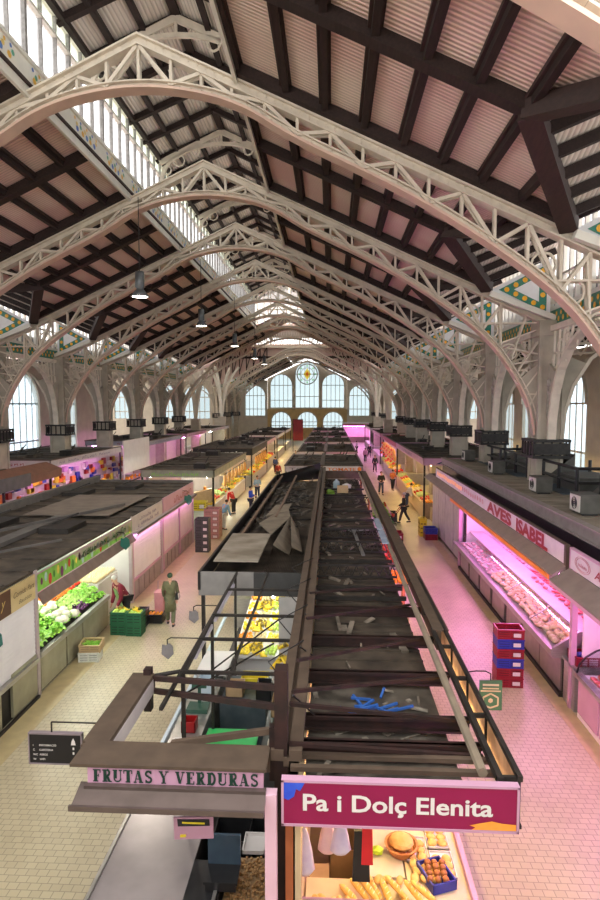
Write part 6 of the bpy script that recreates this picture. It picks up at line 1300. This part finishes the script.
for (y0, y1) in ((20,33),(33,42)):
    scatter(steak, 'meat', 'red meat on the far pink lit counter', 'meat on the far pink counter', grid(-15.2,-15.8,y0+.3,y1-.3,3,16,.92,.3), sc_=1.8)
scatter(lemon, 'lemon', 'yellow goods on the far pink lit counter', 'yellow goods on the far counter', grid(-15.9,-16.8,32,42,4,12,1.3), sc_=2.6)
scatter(orange, 'orange', 'orange goods on the counter past the brown awning', 'orange goods on the far counter', grid(-15.2,-15.9,36,48,3,16,1.0), sc_=2.0)
b = MB(); b.box(-15.9,-15.05,20,48,.0,.9); b.build('long_counter', pinkw, label='long pink lit counter of the far row', cat='counter')
lil_ = mat('mauve_pack', (.45,.25,.45), (.5,.3,.5), 4)
b = MB(); b.box(-17.0,-16.92,20,48,1.2,3.1); b.build('rear_panel', paleb, label='long pale rear panel of the far pink lit counter', cat='panel')
for i in range(130):
    y = 24+i*.185; z = 1.0+R.uniform(0,1.5); w = R.uniform(.14,.30); ci = R.randrange(6); b = MB(); b.box(-16.9,-16.75,y,y+w*2,z,z+R.uniform(.2,.45)); b.build('package', (whitep, redp, lil_, orangep, yelpl, bluepl)[ci], label='%s package hung on the pale rear panel of the far pink lit counter' % ('white','red','mauve','orange','yellow','blue')[ci], cat='package', group='packages on the rear panel')
# hall end: red banner, lit shop at the end of the busy aisle
t = thing('banner', 'dark red vertical banner at the end of the fruit aisle', 'banner', (-4.6,86,0)); b = MB(); b.box(-.8,.6,-.03,.03,1.6,4.6); b.build('cloth', mat('dark_red_cloth', (.22,.01,.02), (.16,.008,.015), 3), t); b = MB(); b.tube([(-.85,0,0),(-.85,0,4.7)], .05, 6); b.tube([(-.85,0,4.65),(.6,0,4.65)], .04, 6); b.build('pole', dkst, t)
t = thing('kiosk', 'pink and white lit kiosk at the far end of the busy aisle', 'kiosk', (4.6,108,0)); b = MB(); b.box(-2.5,2.5,0,6,3.0,3.4); b.box(-2.5,-2.4,0,6,0,3.0); b.box(2.4,2.5,0,6,0,3.0); b.box(-2.5,2.5,5.9,6,0,3.0); b.build('shell', whitep, t); b = MB(); b.box(-2.5,2.5,-.1,0,2.9,3.4); b.build('sign', mat('coral_sign', (.6,.2,.24), (.5,.15,.2), 3), t); b = MB(); b.box(-2.3,2.3,2,2.2,2.8,2.9); b.build('light_tube', pinktube, t)
b = MB(); b.box(-2.3,2.3,.2,1,0,1); b.build('counter', pinkw, t)

b = MB(); b.box(XL+.02,XL+.20,19.7,28.6,2.36,2.40); b.box(XL+.18,XL+.20,19.7,28.6,2.30,2.40); b.build('added_lamp_hood', MATS['pale_mauve_steel'], label='added narrow hood hiding the fill strip over the closed shutters', cat='hood')  # added lip that hides the fill strip from above
b = MB(); b.tube([(XL+.11,20,2.31),(XL+.11,28.5,2.31)], .012, 6); b.build('added_fill_tube', pinktube, label='added thin pink fill strip over the mauve shutters', cat='lamp')  # added fill strip, tints the far aisle floor pink
# ================================================================ people
def skin_mesh(name, V, Ed, rad, m, parent, root=0, sub=1):
    me = bpy.data.meshes.new(name); me.from_pydata(V, Ed, []); me.materials.append(m)
    o = bpy.data.objects.new(name, me); COL.objects.link(o); o.parent = parent
    md = o.modifiers.new('skin', 'SKIN'); md.use_smooth_shade = True
    sv = me.skin_vertices[0].data
    for i, r in enumerate(rad): sv[i].radius = r if isinstance(r, tuple) else (r, r); sv[i].use_root = (i == root)
    o.modifiers.new('sub', 'SUBSURF').levels = sub; o.modifiers['sub'].render_levels = sub
    # apply, so every figure is a plain continuous mesh
    bpy.context.view_layer.update(); ev = o.evaluated_get(bpy.context.evaluated_depsgraph_get()); new = bpy.data.meshes.new_from_object(ev)
    o.modifiers.clear(); o.data = new; new.polygons.foreach_set('use_smooth', [True]*len(new.polygons))
    return o
SKIN = mat('skin', (.62,.36,.25), (.56,.31,.21), 6, .5)
def person(lab, loc, rz, top, bottom, hair, lean=0, arms='down', stride=.0, h=1.68, group=None, hairlen=.0, hat=None, coat=False, apron=None, name='person'):
    """faces -Y before rotation"""
    P = thing(name, lab, 'person', loc, group); k = h/1.72
    def rot(p, a=lean):   # bend forward about the hip
        y, z = p[1], p[2]-.93; return (p[0]*k, (y*math.cos(a)-z*math.sin(a))*k, (.93+y*math.sin(a)+z*math.cos(a))*k)
    S0 = lambda *p: (p[0]*k, p[1]*k, p[2]*k)
    fr = {'pelvis': S0(0,0,.93), 'waist': rot((0,0,1.08)), 'chest': rot((0,0,1.28)), 'neck': rot((0,0,1.45))}
    hl = lean*.6
    nk = Vector(fr['neck']); up = Vector((0,-math.sin(hl),math.cos(hl)))*k
    V = [fr['pelvis'], fr['waist'], fr['chest'], fr['neck'], tuple(nk+up*.06+Vector((0,-.005,0))), tuple(nk+up*.13+Vector((0,-.015,0))*k), tuple(nk+up*.20+Vector((0,-.01,0))*k), tuple(nk+up*.255)]
    Ed = [(i, i+1) for i in range(7)]; rad = [(.15*k,.11*k),(.13*k,.10*k),(.165*k,.11*k),.06*k,.052*k,(.068*k,.08*k),(.078*k,.092*k),(.055*k,.07*k)]
    hands = []
    limbs = {}
    for sx in (-1, 1):
        sh = rot((sx*.18,0,1.40))
        if arms == 'down': el = Vector(rot((sx*.24,.02,1.12))); wr = Vector(rot((sx*.23,-.06,.87)))
        elif arms == 'front': el = Vector(rot((sx*.24,-.03,1.13))); wr = Vector(rot((sx*.13,-.27,1.12)))
        elif arms == 'reach': el = Vector(rot((sx*.22,-.16,1.17)))+Vector((0,0,-.05)); wr = Vector(rot((sx*.17,-.36,1.08)))+Vector((0,0,-.12))
        elif arms == 'push': el = Vector(rot((sx*.24,-.02,1.12))); wr = Vector(rot((sx*.20,-.26,1.0)))
        elif arms == 'swing': el = Vector(rot((sx*.23,-.05*sx,1.13))); wr = Vector(rot((sx*.22,-.18*sx-.03,.90)))
        hd = wr+(wr-el).normalized()*.07*k
        i = len(V); V += [sh, tuple(el), tuple(wr), tuple(hd)]; Ed += [(2, i), (i, i+1), (i+1, i+2), (i+2, i+3)]; rad += [.068*k,.046*k,.030*k,(.038*k,.022*k)]
        limbs['a%d' % sx] = (sh, tuple(el), tuple(wr)); hands.append((hd, (hd-wr).normalized(), sx))
    for sx in (-1, 1):
        st_ = stride*sx
        hp = S0(sx*.09,0,.88); kn = S0(sx*.10,-st_*.5-.02,.50+abs(st_)*.02); an = S0(sx*.10,-st_+(.10 if st_ < 0 else 0),.09 if st_ >= 0 else .13); to = S0(sx*.12,-st_-.14+(.08 if st_ < 0 else 0),.04)
        i = len(V); V += [hp, kn, an, to]; Ed += [(0, i), (i, i+1), (i+1, i+2), (i+2, i+3)]; rad += [.092*k,.060*k,.042*k,.035*k]
        limbs['l%d' % sx] = (hp, kn, an, to)
    body = skin_mesh('body', V, Ed, rad, SKIN, P)
    # fingers and face features are merged into the body mesh
    mb = MB()
    for hd, d, sx in hands:
        d = Vector(d); side = Vector((1,0,0)); inn = Vector((0,-1,0)) if abs(d.z) > .7 else Vector((0,0,-1))
        for j, L in enumerate((.068,.078,.073,.058)):
            b0 = Vector(hd)+side*(j-1.5)*.018*k-d*.01; b1 = b0+d*L*.55*k; b2 = b1+(d*.7+inn*.7).normalized()*L*.5*k; mb.tube([b0, b1, b2], [.010*k,.009*k,.007*k], 5)
        b0 = Vector(hd)-d*.05-side*sx*.025*k; b1 = b0+(d*.6-side*sx*.6+inn*.4).normalized()*.04*k; mb.tube([b0, b1, b1+d*.028*k], [.011*k,.010*k,.008*k], 5)
    H = nk+up*.155; fw = Vector((0,-math.cos(hl),-math.sin(hl)))
    mb.tube([H+fw*.075*k+up*.03, H+fw*.105*k-up*.0, H+fw*.085*k-up*.012], [.008*k,.015*k,.009*k], 6)
    for sx in (-1, 1): mb.ico(tuple(H+Vector((sx*.078*k,.01,0))), .022*k, 1, (.4,.8,1.2))
    nm = bpy.data.meshes.new('tmp'); nm.from_pydata(mb.v, [], mb.f); bm = bmesh.new(); bm.from_mesh(body.data); bm.from_mesh(nm); bm.to_mesh(body.data); bm.free(); bpy.data.meshes.remove(nm)
    e = MB()
    for sx in (-1, 1): e.ico(tuple(H+fw*.083*k+Vector((sx*.032*k,0,0))+up*.02), .010*k, 1)
    e.build('eyes', blackp, P)
    e = MB(); a = H+fw*.084*k-up*.042; e.bar(a-Vector((.022*k,0,0)), a+Vector((.022*k,0,0)), .008, .010); e.build('mouth', mat('lip', (.45,.15,.12)), P)
    hr = MB(); hr.sm = True; hr.ico(tuple(H+up*.055-fw*.018*k), .098*k, 2, (.92,1.02,.92), wob=.02); 
    if hairlen: hr.ico(tuple(H-up*(.02+hairlen*.3)-fw*.05*k), (.08+hairlen*.2)*k, 2, (.95,.6,1.3))
    hr.build('hair' if not hat else 'cap', hat or hair, P)
    # clothes
    g = .016*k; A = limbs
    Vt = [rot((0,0,.90)), fr['waist'], fr['chest'], rot((0,0,1.43))]; Et = [(0,1),(1,2),(2,3)]; Rt = [(.16*k+g,.12*k+g),(.135*k+g,.105*k+g),(.165*k+g,.115*k+g),(.07*k+g,.06*k+g)]
    for sx in (-1, 1):
        i = len(Vt); Vt += list(A['a%d' % sx]); Et += [(2,i),(i,i+1),(i+1,i+2)]; Rt += [.074*k+g,.052*k+g,.038*k+g]
    skin_mesh('coat' if coat else 'jacket', Vt, Et, Rt, top, P)
    if coat:
        c = MB(); c.sm = True; q = Vector(fr['pelvis']); c.lathe([(.19*k,-.42*k),(.175*k,-.1*k),(.165*k,.12*k)], tuple(q), 12); c.build('coat_skirt', top, P)
    Vb = [fr['pelvis']]; Eb = []; Rb = [(.155*k+g,.115*k+g)]
    for sx in (-1, 1):
        i = len(Vb); hp, kn, an, to = A['l%d' % sx]; Vb += [hp, kn, (an[0],an[1],an[2]+.02)]; Eb += [(0,i),(i,i+1),(i+1,i+2)]; Rb += [.098*k+g,.066*k+g,.055*k+g]
    skin_mesh('trousers', Vb, Eb, Rb, bottom, P)
    for sx in (-1, 1):
        an, to = Vector(A['l%d' % sx][2]), Vector(A['l%d' % sx][3]); c = MB(); c.sm = True; base = an.z-.09*k if an.z > .1*k else 0
        c.tube([(an.x,an.y+.06*k,.045*k+base),(an.x,an.y,.055*k+base),(to.x,to.y+.02,.045*k+base*.5),(to.x,to.y-.03,.035*k+base*.3)], [.03*k,.045*k,.045*k,.02*k], 8); c.build('shoe', blackp if sx < 0 or top is None else blackp, P)
    if apron: c = MB(); p0 = Vector(fr['chest']); p1 = Vector(fr['pelvis']); o = Vector((0,-.15*k,0)); w = Vector((.15*k,0,0)); e2 = Vector((0,-.02,0)); c.hexa([p1+o-w-Vector((0,0,.3)), p1+o+w-Vector((0,0,.3)), p1+o+w-Vector((0,0,.3))+e2, p1+o-w-Vector((0,0,.3))+e2], [p0+o-w*.6, p0+o+w*.6, p0+o+w*.6+e2, p0+o-w*.6+e2]); c.build('apron', apron, P)
    P.rotation_euler = (0,0,rz); return P
C_ = lambda n, c: mat('cloth_'+n, c, tuple(x*.75 for x in c), 8, .8, bump=.2)
dark_h = mat('dark_hair', (.02,.014,.01), (.03,.02,.015), 12); grey_h = mat('grey_hair', (.50,.47,.44), (.40,.38,.36), 12); brown_h = mat('brown_hair', (.12,.06,.03), (.09,.045,.02), 12)
p = person('person in an olive coat and dark green cap walking in the pale tiled aisle', (-4.85,17.6,0), PI*1.05, C_('olive',(.16,.15,.08)), C_('olive_trousers',(.14,.14,.08)), dark_h, stride=.16, arms='swing', h=1.62, hat=C_('dark_green',(.03,.06,.03)), coat=True)
t = thing('handbag', 'black and white handbag hanging at the side of the person in the olive coat', 'handbag', (-4.60,17.5,.88)); b = MB(); b.hexa([(-.05,-.13,0),(.05,-.13,0),(.05,.13,0),(-.05,.13,0)], [(-.03,-.11,.2),(.03,-.11,.2),(.03,.11,.2),(-.03,.11,.2)]); b.build('bag_body', blackp, t)
b = MB(); b.box(.03,.055,-.10,.0,.03,.17); b.build('white_flap', whitep, t); b = MB(); b.tube([(0,-.1,.2),(-.02,-.08,.45),(-.06,0,.55),(-.02,.08,.45),(0,.1,.2)], .008, 5); b.build('strap', blackp, t)
t = thing('shopping_trolley', 'pink upright shopping trolley beside the person in the olive coat', 'shopping trolley', (-5.35,18.2,0)); b = MB(); b.hexa([(-.13,-.10,.12),(.13,-.10,.12),(.13,.12,.12),(-.13,.12,.12)], [(-.15,-.12,.85),(.15,-.12,.85),(.15,.14,.9),(-.15,.14,.9)]); b.build('bag', mat('faded_pink_cloth', (.60,.25,.28), (.5,.2,.24), 5), t)
b = MB(); b.tube([(-.1,.14,.1),(-.1,.17,1.15),(.1,.17,1.15),(.1,.14,.1)], .012, 6); b.build('handle_frame', steel, t)
for sx in (-.13,.13): b = MB(); b.tube([(sx-.015,.13,.07),(sx+.015,.13,.07)], .07, 10); b.build('wheel', blackpl, t)
person('white haired grocer in a maroon cardigan and green apron leaning over the dark green crates', (-6.2,17.55,0), -.75, C_('maroon',(.20,.01,.03)), C_('black',(.015,.015,.018)), grey_h, lean=.62, arms='reach', h=1.72, apron=C_('light_green',(.30,.48,.18)))
p = person('person in a dark coat and grey trousers pushing a full trolley up the busy aisle', (4.15,34.0,0), -PI/2-.3, C_('charcoal',(.03,.03,.03)), C_('dark_grey',(.04,.04,.05)), grey_h, stride=.22, arms='push', h=1.74)
t = thing('market_trolley', 'dark trolley heaped with red and green goods in front of the striding person', 'trolley', (3.42,33.4,0)); b = MB(); b.box(-.25,.25,-.4,.4,.25,.3); b.box(-.25,.25,-.4,-.37,.3,.75); b.box(-.25,-.22,-.4,.4,.3,.7); b.box(.22,.25,-.4,.4,.3,.7); b.box(-.25,.25,.37,.4,.3,.75); b.build('basket', blackpl, t)
b = MB(); b.tube([(.25,-.2,.7),(.45,-.2,1.0),(.45,.2,1.0),(.25,.2,.7)], .018, 6); b.build('handlebar', redp, t)
for sx in (-.2,.2):
    for sy in (-.3,.3): b = MB(); b.tube([(sx-.02,sy,.10),(sx+.02,sy,.10)], .10, 10); b.build('wheel', blackpl, t)
scatter(rapple, 'apple', 'red apple heaped in the dark trolley', 'red apples in the trolley', [(3.42+R.uniform(-.18,.18),33.15+R.uniform(-.2,.2),.45+.08*(i%3)) for i in range(18)], sc_=1.5)
scatter(lettuce, 'lettuce', 'leafy green in the dark trolley', 'greens in the trolley', [(3.42,33.6,.45),(3.35,33.5,.55)], sc_=1.1)
person('person in a black jacket and blue jeans walking towards the viewer in the busy aisle', (3.75,44.7,0), .1, C_('black_jacket',(.012,.012,.014)), C_('jeans',(.04,.06,.12)), brown_h, stride=.12, arms='front', h=1.75)
person('person in a white jacket and jeans bending over the fruit at the ALAN stall', (5.0,39.5,0), 1.2, C_('white',(.70,.64,.68)), C_('blue_jeans',(.04,.06,.16)), dark_h, lean=.55, arms='reach', h=1.66)
person('person in an orange jacket beside the ALAN stall', (4.85,47,0), 2.6, C_('orange',(.60,.16,.04)), C_('black2',(.015,.015,.02)), dark_h, stride=.1, arms='front', h=1.66)
person('person in a bright red jacket leaning over the fruit counter under the slatted canopy', (-5.95,36.3,0), -2.0, C_('red',(.62,.02,.015)), C_('black3',(.02,.02,.02)), dark_h, lean=.6, arms='reach', h=1.7)
person('person in a royal blue jacket standing with arms forward in the fruit aisle', (-4.95,36.6,0), 1.4, C_('royal_blue',(.01,.06,.60)), C_('navy',(.02,.02,.06)), dark_h, arms='front', h=1.7)
person('person in a pale blue shirt in the fruit aisle behind the royal blue jacket', (-5.2,42,0), .3, C_('pale_blue',(.25,.38,.55)), C_('navy2',(.02,.03,.08)), dark_h, arms='front', h=1.7)
person('person in a blue and white top stooping at the near end of the fruit canopy', (-5.75,31.6,0), 2.4, C_('sky',(.20,.38,.60)), C_('white2',(.6,.6,.6)), dark_h, lean=.4, arms='reach', h=1.65)
far = [((4.4,60,0),.2,(.03,.03,.05),'person in a dark jacket standing midway down the busy aisle'), ((4.0,70,0),3.0,(.45,.28,.33),'person in a dusty pink coat far down the busy aisle'), ((4.9,77,0),.4,(.02,.02,.02),'person in black far down the busy aisle'), ((3.6,84,0),2.0,(.55,.50,.52),'person in a pale coat near the end of the busy aisle'),
       ((-4.6,52,0),.5,(.30,.03,.03),'person in a dull red coat in the fruit aisle beyond the canopy'), ((-5.4,58,0),2.8,(.05,.08,.25),'person in a navy coat far along the fruit aisle'), ((-3.9,66,0),.2,(.40,.36,.30),'person in a beige coat far along the fruit aisle')]
for loc, rz, c, lab in far: person(lab, loc, rz, C_('far%d' % int(loc[1]), c), C_('dark_trousers',(.03,.03,.04)), dark_h, arms='swing', stride=.12)
# ---------------------------------------------------------------- camera, world, view
f = 600.0
cam = bpy.data.cameras.new('camera'); co = bpy.data.objects.new('camera', cam); COL.objects.link(co); sc.camera = co
cam.sensor_fit = 'VERTICAL'; cam.sensor_height = 36; cam.sensor_width = 24; cam.lens = 24.0; cam.clip_end = 500; cam.clip_start = .1
co.location = (0,0,6.7); co.rotation_euler = (PI/2-math.atan(45/f), 0, math.atan(31/f))
w = bpy.data.worlds.new('sky'); sc.world = w; w.use_nodes = True; nt = w.node_tree; bg = nt.nodes['Background']
bg.inputs['Color'].default_value = (1.0,.975,.94,1); bg.inputs['Strength'].default_value = 2.8
sc.view_settings.view_transform = 'Standard'; sc.view_settings.look = 'None'; sc.view_settings.gamma = 1; sc.view_settings.exposure = 0.1
sc.view_settings.use_curve_mapping = False
cy = sc.cycles; cy.max_bounces = 6; cy.diffuse_bounces = 4; cy.transparent_max_bounces = 8; cy.glossy_bounces = 3; cy.use_denoising = True; cy.caustics_reflective = False; cy.caustics_refractive = False
cy.sample_clamp_indirect = 6
for o in list(COL.objects):
    if '_o' in o.keys(): del o['_o']
